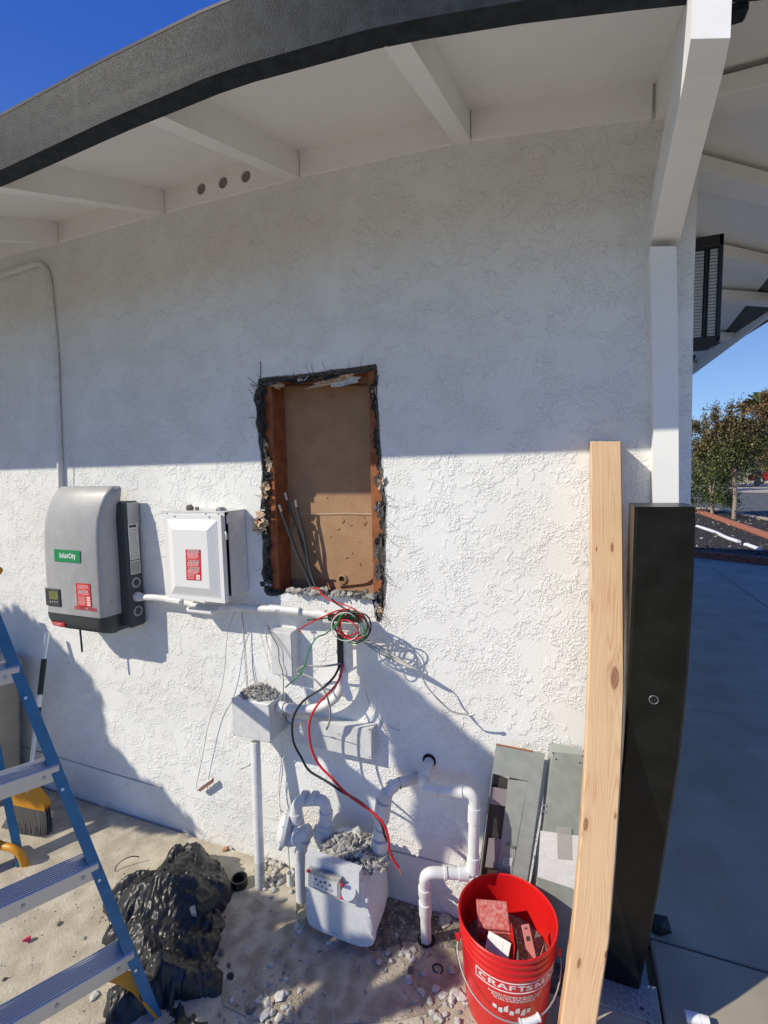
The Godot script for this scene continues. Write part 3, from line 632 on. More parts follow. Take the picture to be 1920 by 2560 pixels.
func lantern():
	var z := -0.12
	var l := PE(95, 775, z); var r := PE(398, 1785, z)
	var t := thing("wall_lantern", "black framed wall lantern with ribbed glass beside the white corner post", "lantern", Vector3((l.x + r.x) / 2, r.y, z - 0.06))
	var s := S(); var x0 := l.x - 0.02; var x1 := r.x; var y0 := r.y; var y1 := l.y; var zb := z - 0.12
	for q in [[x0, z], [x1 - 0.014, z], [x0, zb], [x1 - 0.014, zb]]: box2(s, Vector3(q[0], y0, q[1] - 0.014), Vector3(q[0] + 0.014, y1, q[1]))
	box2(s, Vector3(x0, y0, zb - 0.014), Vector3(x1, y0 + 0.018, z)); box2(s, Vector3(x0, y1 - 0.035, zb - 0.014), Vector3(x1, y1, z))
	obj("frame", s, M.black, t)
	s = S(); box2(s, Vector3(0.342, y0 + 0.05, zb + 0.03), Vector3(x0 + 0.01, y1 - 0.06, z - 0.04)); box2(s, Vector3(x0, y0 - 0.045, zb + 0.02), Vector3(x0 + 0.055, y0 - 0.03, z - 0.03)); box2(s, Vector3(x0 + 0.03, y0 - 0.04, z - 0.07), Vector3(x0 + 0.045, y0 + 0.01, z - 0.055)); obj("bracket", s, M.black, t)
	s = S(); var xm: float = PE(258, 1300, z).x; tube(s, [Vector3(xm, y0 + 0.01, z - 0.014), Vector3(xm, y1 - 0.03, z - 0.014)], 0.0065, 10); obj("stem", s, M.black, t)
	var gm := paint(Color(0.42, 0.44, 0.45), 0.2)
	for side in 2:
		s = S()
		for i in 27:
			var y := lerpf(y0 + 0.022, y1 - 0.045, i / 26.0)
			if side == 0:
				tube(s, [Vector3(x0 + 0.012, y, z - 0.009), Vector3(xm - 0.008, y, z - 0.009)], 0.0048, 8); tube(s, [Vector3(xm + 0.009, y, z - 0.009), Vector3(x1 - 0.012, y, z - 0.009)], 0.0048, 8)
			else: tube(s, [Vector3(x1 - 0.008, y, z - 0.014), Vector3(x1 - 0.008, y, zb)], 0.0048, 8)
		obj("glass_panel", s, gm, t)

# ---------------------------------------------------------------- electrical
func electrical():
	var s: SurfaceTool
	var white := Color(0.8, 0.8, 0.78); var labelred := Color(0.62, 0.02, 0.03)
	# conduit that climbs the wall at the left
	s = S(); tube(s, bend([W(-420, 830, 0.012), W(118, 650, 0.012), W(142, 900, 0.012), W(153, 1260, 0.012)], 0.11, 10), 0.0135, 12)
	tag(obj("wall_conduit", s, M.pvc), "thin white conduit running up the wall above the inverter and bending left under the eave", "conduit")
	s = S(); tube(s, smooth([W(148, 880, 0.03), W(151, 1000, 0.032), W(157, 1120, 0.03), W(160, 1260, 0.028)]), 0.0022, 6)
	tag(obj("cable", s, M.wire_grey), "thin grey cable hanging along the white conduit above the inverter", "cable")
	# inverter
	var t := thing("inverter", "grey solar inverter with a green label hanging on the stucco wall", "inverter", PA(400, 1100, 0.08))
	var zf := 0.185; var zb := 0.075
	var rings := []
	for q in [[988, 150, 530, 1.0], [900, 146, 524, 1.0], [700, 132, 514, 1.0], [560, 124, 506, 0.985], [430, 121, 502, 0.95], [330, 128, 506, 0.88], [240, 150, 530, 0.74], [170, 180, 560, 0.58], [120, 215, 590, 0.40], [100, 240, 600, 0.22]]:
		var f := lerpf(zb, zf, q[3])
		var y: float = PA(330, q[0], f).y; var xl: float = PA(q[1], q[0], f).x; var xr: float = PA(q[2], q[0], f).x; var xr2: float = xr + 0.02 + 0.006 * (1 - q[3])
		rings.append([Vector3(xl - 0.008, y, zb), Vector3(xl, y, f - 0.03), Vector3(xl + 0.008, y, f - 0.008), Vector3(xl + 0.03, y, f), Vector3(lerpf(xl, xr, 0.5), y, f + 0.001), Vector3(xr - 0.014, y, f - 0.0005), Vector3(xr - 0.007, y, f - 0.003), Vector3(xr - 0.001, y, f - 0.008), Vector3(xr + 0.003, y, f - 0.016), Vector3(xr + 0.005, y, f - 0.024), Vector3(lerpf(xr + 0.005, xr2, 0.8), y, zb + 0.02 * q[3]), Vector3(xr2, y, zb)])
	s = S(); loft(s, rings); obj("cover", s, M.grey_plastic, t)
	var cr: Array = rings[0]; var cx: float = cr[0].x; var ce: float = cr[-1].x; var by: float = cr[0].y
	for q in [[572, 455, 1], [575, 885, 0]]:      # screw dimples on the side
		s = S(); var pp := PA(q[0], q[1], 0.13); pp.x = ce - 0.011; lathe(s, [Vector2(0.0, 0.001), Vector2(0.006, 0.0), Vector2(0.009, 0.004)], pp, Basis(Vector3.BACK, -PI / 2), 12); obj("screw", s, M.dark_plastic, t)
	rings = []   # dark housing under the cover
	for q in [[0, 1.0, 0.0], [-0.028, 1.0, 0.004], [-0.055, 0.97, 0.02], [-0.075, 0.86, 0.045], [-0.088, 0.62, 0.075], [-0.092, 0.4, 0.10]]:
		var f := lerpf(zb, zf - 0.004, q[1]); var y: float = by - 0.001 + q[0]
		rings.append([Vector3(cx + q[2], y, 0.02), Vector3(cx + q[2], y, f - 0.03), Vector3(cx + 0.01 + q[2], y, f - 0.006), Vector3(cx + 0.035 + q[2], y, f), Vector3(ce - 0.06, y, f), Vector3(ce - 0.03, y, f - 0.008), Vector3(ce - 0.008 - q[2] * 0.3, y, f - 0.045), Vector3(ce - 0.004 - q[2] * 0.3, y, 0.02)])
	s = S(); loft(s, rings, 1); obj("lower_housing", s, M.dark_plastic, t)
	var yt: float = PA(760, 200, 0.03).y; var xk: float = PA(745, 500, 0.06).x
	s = S(); box2(s, Vector3(cx + 0.02, by - 0.07, 0.006), Vector3(xk, yt, 0.09), 0.008); var back := obj("back_housing", s, M.dark_plastic, t)
	s = S(); box2(s, Vector3(xk, lerpf(by, yt, 0.76), 0.010), Vector3(xk + 0.003, yt - 0.006, 0.075), 0.001); obj("mounting_plate", s, M.dull_metal, t)
	var fl := func(y0, y1, za, zc, o): return [Vector3(xk + o, y1, za), Vector3(xk + o, y1, zc), Vector3(xk + o, y0, zc), Vector3(xk + o, y0, za)]
	var q0: float = lerpf(by, yt, 0.48); var q1: float = lerpf(by, yt, 0.80)
	sticker("rating_label", fl.call(q0, q1, 0.078, 0.022, 0.003), Vector3.RIGHT, label_print(64, 200, Color(0.62, 0.62, 0.6), [[Rect2i(6, 6, 46, 14), Color(0.03, 0.03, 0.03)]] + lines(5, 60, 30, 192, 8, 3, Color(0.2, 0.2, 0.2), 3)), t)
	var bars := []
	for i in 9: bars.append([Rect2i(6 + i * 10, 6, 5, 88), Color(0.02, 0.02, 0.02)])
	sticker("barcode_label", fl.call(lerpf(by, yt, 0.35), lerpf(by, yt, 0.47), 0.078, 0.022, 0.003), Vector3.RIGHT, label_print(100, 100, Color(0.65, 0.65, 0.63), bars), t)
	for f in [0.27, 0.14, 0.01]:
		s = S(); lathe(s, [Vector2(0.017, 0), Vector2(0.018, 0.003), Vector2(0.024, 0.003), Vector2(0.025, 0)], Vector3(xk, lerpf(by, yt, f), 0.05), Basis(Vector3.BACK, -PI / 2), 24); obj("knockout_ring", s, M.dull_metal, t)
	s = S(); tube(s, [Vector3(ce - 0.02, yt - 0.03, 0.06), Vector3(ce + 0.028, yt - 0.07, 0.07)], 0.015, 12); obj("hinge_knob", s, M.black, t)
	s = S(); tube(s, [Vector3(cx + 0.165, by - 0.07, 0.13), Vector3(cx + 0.168, by - 0.205, 0.13)], 0.0045, 8); obj("drain_tube", s, M.black, t)
	# labels and display on the front
	var zq := zf + 0.0015
	var gl := sticker("brand_label", each(PA, [[208, 533, zq], [386, 545, zq], [390, 629, zq], [213, 616, zq]]), Vector3.BACK, paint(Color(0.01, 0.27, 0.09), 0.4), t)
	var gc := PA(299, 580, zq + 0.0016)
	words("SolarCity", 0.023, paint(Color(0.85, 0.85, 0.85)), t, Transform3D(Basis(Vector3.BACK, -0.0), gc), 0.80)
	var rl := lines(8, 92, 12, 46, 7, 3, white, 5) + lines(8, 92, 66, 92, 7, 3, white, 6) + lines(8, 66, 110, 182, 8, 3, white, 7) + [[Rect2i(0, 52, 100, 1), white], [Rect2i(0, 98, 100, 1), white]]
	for k in 4: rl.append([Rect2i(70, 108 + k * 20, 24, 13), white])
	sticker("warning_label", each(PA, [[358, 768, zq], [456, 773, zq], [468, 934, zq], [370, 927, zq]]), Vector3.BACK, label_print(100, 190, labelred, rl), t)
	words("CAUTION", 0.012, M.wire_white, t, Transform3D(Basis.IDENTITY, PA(409, 826, zq + 0.002)), 0.85)
	words("FRONIUS PRIMO", 0.017, paint(Color(0.62, 0.05, 0.06)), t, Transform3D(Basis.IDENTITY, PA(424, 946, zq)), 0.80)
	s = S(); var d0 := PA(150, 798, zf); var d1 := PA(262, 932, zf)
	box2(s, Vector3(d0.x, d1.y, zf - 0.004), Vector3(d1.x, d0.y, zf + 0.006), 0.003); var disp := obj("display", s, M.dark_plastic, t)
	sticker("screen", each(PA, [[172, 822, zf + 0.0062], [232, 826, zf + 0.0062], [238, 882, zf + 0.0062], [178, 877, zf + 0.0062]]), Vector3.BACK, label_print(60, 50, Color(0.20, 0.21, 0.07), lines(5, 52, 8, 44, 9, 3, Color(0.05, 0.06, 0.02), 8)), disp)
	for k in 4:
		s = S(); var p := PA(183 + k * 16, 897 + k, zf + 0.006); box(s, p, Vector3(0.008, 0.008, 0.003), Basis.IDENTITY, 0.001); obj("button", s, M.grey_plastic, disp)
	var zl := zf - 0.002
	sticker("small_red_label", each(PA, [[188, 1030, zl], [280, 1040, zl], [280, 1070, zl - 0.004], [205, 1060, zl - 0.004]]), Vector3(0, -0.15, 1), label_print(80, 28, labelred, lines(6, 74, 7, 24, 9, 3, white, 9)), t)
	# disconnect box with a raised door, standing ajar
	t = thing("disconnect_box", "white steel disconnect box with a red warning label, rubble lying on its lid", "electrical box", PA(1240, 850, 0.0))
	var bl := PA(1400, 280, 0.12); var br := PA(1512, 830, 0.0); var yb: float = PA(1420, 862, 0.12).y; var yu: float = PA(1395, 275, 0.13).y
	var xl: float = PA(985, 300, 0.12).x; var xr: float = PA(1420, 600, 0.12).x
	s = S()
	box2(s, Vector3(xl, yb, 0.003), Vector3(xr, yb + 0.003, 0.115)); box2(s, Vector3(xr - 0.003, yb + 0.003, 0.003), Vector3(xr, yu - 0.003, 0.115)); box2(s, Vector3(xl, yb + 0.003, 0.003), Vector3(xl + 0.003, yu - 0.003, 0.115)); box2(s, Vector3(xl + 0.004, yb + 0.004, 0.003), Vector3(xr - 0.004, yu - 0.004, 0.006))
	box2(s, Vector3(xl - 0.004, yu - 0.003, 0.001), Vector3(xr + 0.004, yu + 0.001, 0.142)); box2(s, Vector3(xl - 0.004, yu - 0.018, 0.139), Vector3(xr + 0.004, yu - 0.0035, 0.142))
	var en := obj("enclosure", s, M.box_paint, t)
	s = S(); box2(s, Vector3(xl + 0.01, yb + 0.01, 0.08), Vector3(xr - 0.006, yu - 0.01, 0.108)); obj("dead_front", s, M.black, t)
	s = S(); tube(s, [Vector3(xr - 0.001, lerpf(yb, yu, 0.2), 0.035), Vector3(xr + 0.001, lerpf(yb, yu, 0.2), 0.035)], 0.018, 24); obj("knockout", s, M.box_paint, t)
	for k in 3:
		s = S(); lathe(s, [Vector2(0.0, 0.0015), Vector2(0.004, 0.0), Vector2(0.0045, 0)], Vector3(lerpf(xl, xr, [0.08, 0.72, 0.92][k]), yu - 0.010, 0.142), Basis(Vector3.RIGHT, PI / 2), 10); obj("screw", s, M.dark_plastic, t)
	# the door: four slopes up to a flat centre
	var zd := 0.15
	var oc := each(PA, [[972, 290, zd], [1362, 300, zd], [1390, 918, zd], [985, 862, zd]])
	var dl: float = (oc[0].x + oc[3].x) / 2; var dr: float = (oc[1].x + oc[2].x) / 2; var db: float = (oc[2].y + oc[3].y) / 2; var dt: float = (oc[0].y + oc[1].y) / 2
	s = S()
	var rect := func(m, z): return [Vector3(dl + m, dt - m, z), Vector3(dr - m, dt - m, z), Vector3(dr - m, db + m, z), Vector3(dl + m, db + m, z)]
	var levels := [rect.call(0, zd - 0.024), rect.call(0, zd - 0.001), rect.call(0.001, zd), rect.call(0.021, zd), rect.call(0.024, zd + 0.002), rect.call(0.026, zd + 0.002), rect.call(0.062, zd + 0.017), rect.call(0.066, zd + 0.017)]
	for i in levels.size() - 1:
		for k in 4:
			var k2 := (k + 1) % 4; var m: Vector3 = levels[i][k] + levels[i][k2] - levels[i][0] - levels[i][2]; m = m.normalized()
			face(s, [levels[i][k], levels[i][k2], levels[i + 1][k2], levels[i + 1][k]], m if i == 0 else m * 0.2 + Vector3.BACK)
	face(s, levels[-1], Vector3.BACK)
	face(s, rect.call(0.0, zd - 0.022), Vector3.FORWARD)
	var door := obj("door", s, M.white_gloss, t)
	for k in 2:
		s = S(); var pp: Vector3 = PA([1040, 1280][k], [285, 298][k], zd + 0.001); pp.y = dt - 0.008; pp.z = zd; lathe(s, [Vector2(0, 0.003), Vector2(0.004, 0.002), Vector2(0.005, 0)], pp, Basis(Vector3.RIGHT, PI / 2), 10); obj("rivet", s, M.metal, door)
	s = S(); tube(s, smooth([PA(1385, 400, 0.13), PA(1398, 430, 0.145), PA(1402, 465, 0.14)]), 0.004, 6); obj("latch", s, M.box_paint, t)
	s = S(); box2(s, Vector3(xr - 0.004, yu - 0.05, 0.10), Vector3(xr + 0.004, yu - 0.012, 0.125)); obj("hinge_tab", s, M.box_paint, t)
	var zw := zd + 0.0175
	rl = lines(8, 92, 22, 62, 6, 3, white, 15) + lines(8, 92, 88, 118, 6, 3, white, 16) + lines(8, 92, 140, 168, 6, 3, white, 17) + lines(8, 60, 174, 210, 9, 3, white, 18) + [[Rect2i(0, 70, 100, 1), white], [Rect2i(0, 122, 100, 1), white], [Rect2i(66, 176, 26, 14), white], [Rect2i(66, 194, 26, 14), white]]
	sticker("warning_label", each(PA, [[1118, 535, zw], [1220, 537, zw], [1226, 750, zw], [1124, 745, zw]]), Vector3.BACK, label_print(100, 214, labelred, rl), t)
	for q in [["WARNING", 1169, 549], ["CAUTION", 1172, 620], ["CAUTION", 1174, 667]]: words(q[0], 0.011, M.wire_white, t, Transform3D(Basis.IDENTITY, PA(q[1], q[2], zw + 0.002)), 0.85)
	# what lies on its lid
	for q in [[1140, 205, 0.042, 5, M.rubble_dark, "brown crumbly lump of broken stucco lying on top of the disconnect box"], [1195, 222, 0.026, 6, M.rubble_dark, "smaller brown crumb of stucco beside the lump on the disconnect box lid"]]:
		var o := tag(obj("stucco_lump", rock_mesh(q[3], Vector3(1.2, 0.8, 0.8)), q[4]), q[5], "rubble"); o.scale = Vector3.ONE * q[2]; o.position = PA(q[0], q[1], 0.09); o.position.y = yu + q[2] * 0.26
	s = S(); var cp := PA(1362, 240, 0.09); cp.y = yu + 0.001; lathe(s, [Vector2(0.014, 0), Vector2(0.019, 0.001), Vector2(0.019, 0.007), Vector2(0.016, 0.008), Vector2(0.016, 0.014), Vector2(0.012, 0.014), Vector2(0.012, 0.001)], cp, Basis.IDENTITY, 12)
	for k in 6: box(s, cp + Vector3(0.020 * cos(k * TAU / 6), 0.005, 0.020 * sin(k * TAU / 6)), Vector3(0.006, 0.008, 0.006), Basis(Vector3.UP, -k * TAU / 6), 0.001)
	tag(obj("conduit_locknut", s, M.dull_metal), "grey conduit locknut lying at the right end of the disconnect box lid", "locknut")
	# conduit run from the inverter to the opening
	t = thing("conduit_run", "white conduit running along the wall from the inverter to the wire coil", "conduit", PA(1300, 950, 0.05))
	var run := [PA(795, 862, 0.05), PA(1000, 880, 0.05), PA(1300, 940, 0.05), P2(260, 162, 0.05), P2(440, 172, 0.05), P2(740, 203, 0.05)]
	s = S(); tube(s, smooth(run), 0.0155, 14); obj("pipe", s, M.pvc, t)
	for q in [[PA(755, 858, 0.05), PA(800, 864, 0.05), 0.021], [PA(800, 864, 0.05), PA(816, 866, 0.05), 0.018], [P2(200, 160, 0.05), P2(238, 163, 0.05), 0.020], [P2(690, 196, 0.05), P2(735, 202, 0.05), 0.021], [PA(1370, 938, 0.05), PA(1400, 942, 0.05), 0.020]]:
		s = S(); tube(s, [q[0], q[1]], q[2], 14); obj("coupling", s, M.pvc, t)
	s = S(); var lbp := [PA(985, 878, 0.062), PA(1100, 898, 0.062)]; bar(s, lbp[0], lbp[1], 0.03, 0.03, Vector3.UP, 0.01); obj("bright_sleeve", s, M.white_gloss, t)
	s = S(); bar(s, PA(1140, 945, 0.075), PA(1325, 965, 0.075), 0.024, 0.045, Vector3.BACK, 0.008); obj("conduit_body", s, M.white_gloss, t)
	s = S(); tube(s, bend([P2(445, 168, 0.07), P2(490, 172, 0.07), P2(600, 182, 0.062)], 0.02), 0.0165, 12); obj("pipe", s, M.white_gloss, t)
	s = S(); tube(s, [P2(478, 168, 0.10), P2(480, 222, 0.10)], 0.0018, 6); bar(s, P2(468, 180, 0.098), P2(495, 178, 0.098), 0.006, 0.006, Vector3.BACK, 0.001); obj("strap_screw", s, M.metal, t)
	# LB body that stands open at the coil, and the black open throat
	s = S(); bar(s, P2(730, 212, 0.06), P2(925, 222, 0.06), 0.044, 0.05, Vector3.BACK, 0.008); obj("open_body", s, M.pvc, t)
	s = S(); bar(s, P2(745, 212, 0.087), P2(915, 220, 0.087), 0.030, 0.006, Vector3.BACK, 0.002); obj("open_throat", s, M.black, t)
	# lower LB with elbow into the square box
	t = thing("conduit_elbow", "white open conduit body and elbow curving from the wire coil down to the square box", "conduit", P2(850, 480, 0.05))
	s = S(); bar(s, P2(832, 285, 0.06), P2(838, 485, 0.06), 0.05, 0.052, Vector3.BACK, 0.007); obj("open_body", s, M.pvc, t)
	s = S(); bar(s, P2(808, 300, 0.089), P2(812, 472, 0.089), 0.026, 0.006, Vector3.BACK, 0.002); obj("open_throat", s, M.black, t)
	s = S(); tube(s, smooth([P2(830, 470, 0.06), P2(822, 560, 0.06), P2(780, 635, 0.06), P2(700, 682, 0.06), P2(600, 690, 0.062), P2(500, 680, 0.066)]), 0.0185, 14); obj("elbow", s, M.pvc, t)
	for q in [[P2(545, 686, 0.064), P2(575, 690, 0.063), 0.0225], [P2(490, 676, 0.066), P2(520, 682, 0.065), 0.0235]]:
		s = S(); tube(s, [q[0], q[1]], q[2], 14); obj("coupling", s, M.pvc, t)
	s = S(); var cv := PackedVector2Array()
	for k in 24: cv.append(Vector2(0.0155 * cos(TAU * k / 24), 0.0155 * sin(TAU * k / 24) + (0.042 if k < 12 else -0.042)))
	var ca := P2(812, 485, 0.10); var cb := P2(868, 660, 0.105); var cd: Vector3 = (cb - ca).normalized()
	prism(s, cv, Transform3D(Basis(cd.cross(Vector3.BACK), cd, Vector3.BACK), (ca + cb) / 2), 0.005)
	tag(obj("conduit_cover", s, M.white_gloss), "white oval conduit cover dangling below the open conduit body", "cover")
	# utility boxes
	t = thing("utility_box", "small blank white utility box on the wall under the opened hole", "electrical box", P2(510, 520, 0.0))
	var ub := each(P2, [[448, 282, 0.055], [556, 292, 0.055], [568, 524, 0.055], [455, 508, 0.055]])
	s = S(); loft(s, [[ub[0] * Vector3(1, 1, 0), ub[1] * Vector3(1, 1, 0), ub[2] * Vector3(1, 1, 0), ub[3] * Vector3(1, 1, 0)], ub], -1); obj("case", s, M.box_paint, t)
	s = S(); var cc: Vector3 = (ub[0] + ub[2]) / 2; box(s, cc + Vector3(0, 0, 0.002), Vector3(ub[1].x - ub[0].x - 0.004, ub[0].y - ub[3].y - 0.006, 0.004)); obj("lid", s, M.box_paint, t)
	s = S(); lathe(s, [Vector2(0, 0.002), Vector2(0.004, 0.001), Vector2(0.004, 0)], P2(495, 522, 0.06) + Vector3(0, 0.006, 0), Basis(Vector3.RIGHT, PI / 2), 10); obj("screw", s, M.metal, t)
	t = thing("junction_box", "square white junction box with crumbled stucco on its top", "electrical box", P2(350, 865, 0.0))
	var jb := each(P2, [[243, 638, 0.13], [440, 662, 0.13], [450, 865, 0.13], [256, 832, 0.13]])
	var jl: float = (jb[0].x + jb[3].x) / 2; var jr: float = (jb[1].x + jb[2].x) / 2; var ju: float = (jb[0].y + jb[1].y) / 2; var jd: float = (jb[2].y + jb[3].y) / 2
	s = S(); box2(s, Vector3(jl + 0.003, jd + 0.003, 0.001), Vector3(jr - 0.002, ju - 0.002, 0.118)); obj("case", s, M.box_paint, t)
	s = S(); box2(s, Vector3(jl, jd, 0.1185), Vector3(jr, ju, 0.130)); var jc := obj("lid", s, M.box_paint, t)
	for k in 4:
		s = S(); lathe(s, [Vector2(0, 0.0015), Vector2(0.003, 0.001), Vector2(0.0032, 0)], Vector3([jl + 0.006, jr - 0.006][k % 2], [jd + 0.006, ju - 0.006][k >> 1], 0.130), Basis(Vector3.RIGHT, PI / 2), 8); obj("screw", s, M.dull_metal, jc)
	heap("rubble_heap", "crumbled grey stucco heaped on top of the square junction box", Vector3((jl + jr) / 2, ju - 0.003, 0.06), Vector3(jr - jl - 0.005, 0.05, 0.125), 520, 0.003, 0.018, 77)
	t = thing("riser_pipe", "white pipe rising from the ground to the square junction box", "pipe", P3(215, 1000, 0.09) * Vector3(1, 0, 1))
	var ra := P3(186, 128, 0.09); var rb := G3(215, 990)
	s = S(); tube(s, [ra, rb], 0.0205, 16); obj("pipe", s, M.pvc, t)
	s = S(); tube(s, [rb.lerp(ra, 0.18), rb + Vector3(0, 0.003, 0)], 0.0212, 16); obj("stained_foot", s, mottled(Color(0.42, 0.42, 0.40), Color(0.58, 0.58, 0.56), 161, 0.02, 4.0), t)
	t = thing("cover_box", "long flat white box on the wall right of the square junction box", "electrical box", P2(770, 950, 0.0))
	var lbx := each(P2, [[540, 735, 0.045], [975, 792, 0.045], [975, 952, 0.045], [548, 862, 0.045]])
	s = S(); loft(s, [[lbx[0] * Vector3(1, 1, 0), lbx[1] * Vector3(1, 1, 0), lbx[2] * Vector3(1, 1, 0), lbx[3] * Vector3(1, 1, 0)], lbx], -1); obj("case", s, M.box_paint, t)
	s = S(); slab(s, [lbx[0] + Vector3(0.002, -0.002, 0.003), lbx[1] + Vector3(-0.002, -0.002, 0.003), lbx[2] + Vector3(-0.002, 0.002, 0.003), lbx[3] + Vector3(0.002, 0.002, 0.003)], Vector3.BACK, 0.0025); obj("lid", s, M.box_paint, t)
	for q in [[805, 820], [900, 828], [962, 795], [962, 940]]:
		s = S(); lathe(s, [Vector2(0, 0.002), Vector2(0.0035, 0.001), Vector2(0.0035, 0)], P2(q[0], q[1], 0.048), Basis(Vector3.RIGHT, PI / 2), 8); obj("screw", s, M.dull_metal, t)
	words("ion", 0.012, M.wire_grey, t, Transform3D(Basis(Vector3.BACK, -0.1), P2(775, 838, 0.049)), 1.0, false)
	cables()
func heap(n, label, c: Vector3, size: Vector3, count: int, r0: float, r1: float, seed_: int, mat = null):
	var r := RandomNumberGenerator.new(); r.seed = seed_
	var mm := MultiMesh.new(); mm.transform_format = MultiMesh.TRANSFORM_3D; mm.use_colors = true; mm.mesh = rock_mesh(seed_, Vector3(1.35, 0.5, 0.9)); mm.instance_count = count
	for i in count:
		var a := r.randf() * TAU; var d := sqrt(r.randf()); var e := lerpf(r0, r1, pow(r.randf(), 2.6))
		var p := c + Vector3(cos(a) * d * size.x * 0.48, maxf(0.0, (1.0 - d * d)) * size.y * r.randf_range(0.3, 1.0) + e * 0.25, sin(a) * d * size.z * 0.48)
		mm.set_instance_transform(i, Transform3D(Basis.from_euler(Vector3(r.randf() * TAU, r.randf() * TAU, 0)).scaled(Vector3.ONE * e), p))
		var v := r.randf_range(0.20, 0.44); mm.set_instance_color(i, Color(v, v * 0.97, v * 0.90))
	var mi := MultiMeshInstance3D.new(); mi.name = numbered(n); mi.multimesh = mm
	var gm := paint(Color(1, 1, 1), 0.95); gm.vertex_color_use_as_albedo = true; mi.material_override = gm; add_child(mi)
	tag(kind(mi, "stuff"), label, "rubble"); return mi
func wire(n, label, pts: Array, r: float, mat, cat := "wire", k := 6):
	var s := S(); tube(s, smooth(pts, k), r, 7); return tag(obj(n, s, mat), label, cat)
func cables():
	# three stripped cables standing in the wall cavity
	for q in [["leftmost stripped black cable standing in the wall hole, the lowest of the three tips", [[435, 1270, -0.02], [462, 1345, -0.03], [555, 1600, -0.05], [640, 1800, -0.06], [690, 1915, -0.055]]], ["stripped black cable with the highest tip, standing in the wall hole against the left stud", [[482, 1175, -0.06], [502, 1250, -0.065], [550, 1400, -0.075], [605, 1540, -0.08], [660, 1720, -0.08], [705, 1915, -0.065]]], ["rightmost stripped black cable in the wall hole, nearest to the tan panel", [[563, 1232, -0.06], [578, 1310, -0.065], [635, 1530, -0.07], [662, 1690, -0.075], [690, 1820, -0.07], [725, 1920, -0.06]]]]:
		var p := each(PH, q[1]); var t := thing("stripped_cable", q[0], "cable", p[-1], "stripped cables in the wall hole")
		var s := S(); tube(s, smooth([p[0].lerp(p[1], 0.85)] + p.slice(1)), 0.0066, 10); obj("insulation", s, M.dark_plastic, t)
		s = S()
		for k in 6: 
			var o := Vector3(cos(k * TAU / 6), 0, sin(k * TAU / 6)) * 0.0032
			tube(s, [p[0] + o * 1.15, p[1] + o], 0.0019, 6)
		tube(s, [p[0], p[1]], 0.0034, 8); obj("bare_strands", s, M.metal, t)
	heap("sill_rubble", "broken grey stucco crumbs lying along the sill of the wall hole", PH(830, 1985, 0.004) + Vector3(0, -0.004, -0.004), Vector3(0.42, 0.016, 0.05), 150, 0.010, 0.045, 55)
	# pipe nipple on the broken sill
	var s := S(); var np := PH(1126, 1985, -0.03); lathe(s, [Vector2(0.0095, 0), Vector2(0.0095, 0.026), Vector2(0.0075, 0.026), Vector2(0.0075, 0)], np, Basis.IDENTITY, 16)
	tag(obj("pipe_nipple", s, M.metal), "short silver pipe nipple standing on the broken sill of the wall hole", "pipe")
	# the coil of coloured wires
	var c := P2(868, 262, 0.135)
	var t := thing("wire_coil", "coil of red, green, black and white wires hanging below the wall hole", "wire coil", c)
	var spec := [[M.red, 0.056, 0.0026], [M.green, 0.062, 0.0026], [M.black, 0.063, 0.0028], [M.red, 0.052, 0.0026], [M.wire_white, 0.052, 0.0022], [M.green, 0.058, 0.0026], [M.black, 0.057, 0.0028], [M.red, 0.048, 0.0026]]
	for i in spec.size():
		var pts := []; var o := Vector3(rng.randf_range(-0.018, 0.014), rng.randf_range(-0.016, 0.014), rng.randf_range(-0.015, 0.035)); var tilt := rng.randf_range(-0.35, 0.35); var sq := rng.randf_range(0.82, 1.02)
		for k in 41:
			var a := TAU * k / 40.0; var r: float = spec[i][1] * (1.0 + 0.05 * sin(a * 2 + i))
			pts.append(c + o + Vector3(cos(a) * r, sin(a) * r * sq, sin(a + i) * 0.012 + cos(a) * tilt * 0.03))
		s = S(); tube(s, pts, spec[i][2], 7, false); obj("wire_loop", s, spec[i][0], t)
	wire("hookup_wire", "red wire coming out of the wall hole onto the coil", each(P2, [[655, 70, 0.01], [690, 62, 0.03], [715, 95, 0.07], [760, 128, 0.10], [840, 152, 0.13], [900, 185, 0.14], [925, 240, 0.14]]), 0.0030, M.red)
	wire("hookup_wire", "black wire leaving the coil up to the red wire's bend under the wall hole", each(P2, [[765, 118, 0.115], [800, 150, 0.12], [870, 185, 0.14], [940, 200, 0.15], [967, 240, 0.15], [960, 300, 0.14], [900, 340, 0.13]]), 0.0030, M.black)
	wire("hookup_wire", "red wire end reaching left from the coil in front of the conduit", each(P2, [[860, 172, 0.14], [800, 178, 0.145], [720, 212, 0.13], [640, 250, 0.11], [600, 278, 0.10], [606, 292, 0.10]]), 0.0030, M.red)
	wire("hookup_wire", "black wire end with a grey tip reaching left from the coil along the conduit", each(P2, [[900, 200, 0.15], [820, 205, 0.15], [740, 218, 0.13], [640, 228, 0.115]]), 0.0028, M.black)
	wire("hookup_wire", "short green wire arching over the middle of the coil", each(P2, [[765, 215, 0.14], [772, 270, 0.15], [800, 240, 0.155], [815, 205, 0.155], [850, 185, 0.15]]), 0.0028, M.green)
	wire("hookup_wire", "green wire hanging from the coil down to the black wire by the small box", each(P2, [[782, 255, 0.14], [735, 300, 0.13], [685, 322, 0.12], [645, 395, 0.10], [630, 450, 0.09], [600, 510, 0.085], [526, 578, 0.08]]), 0.0027, M.green)
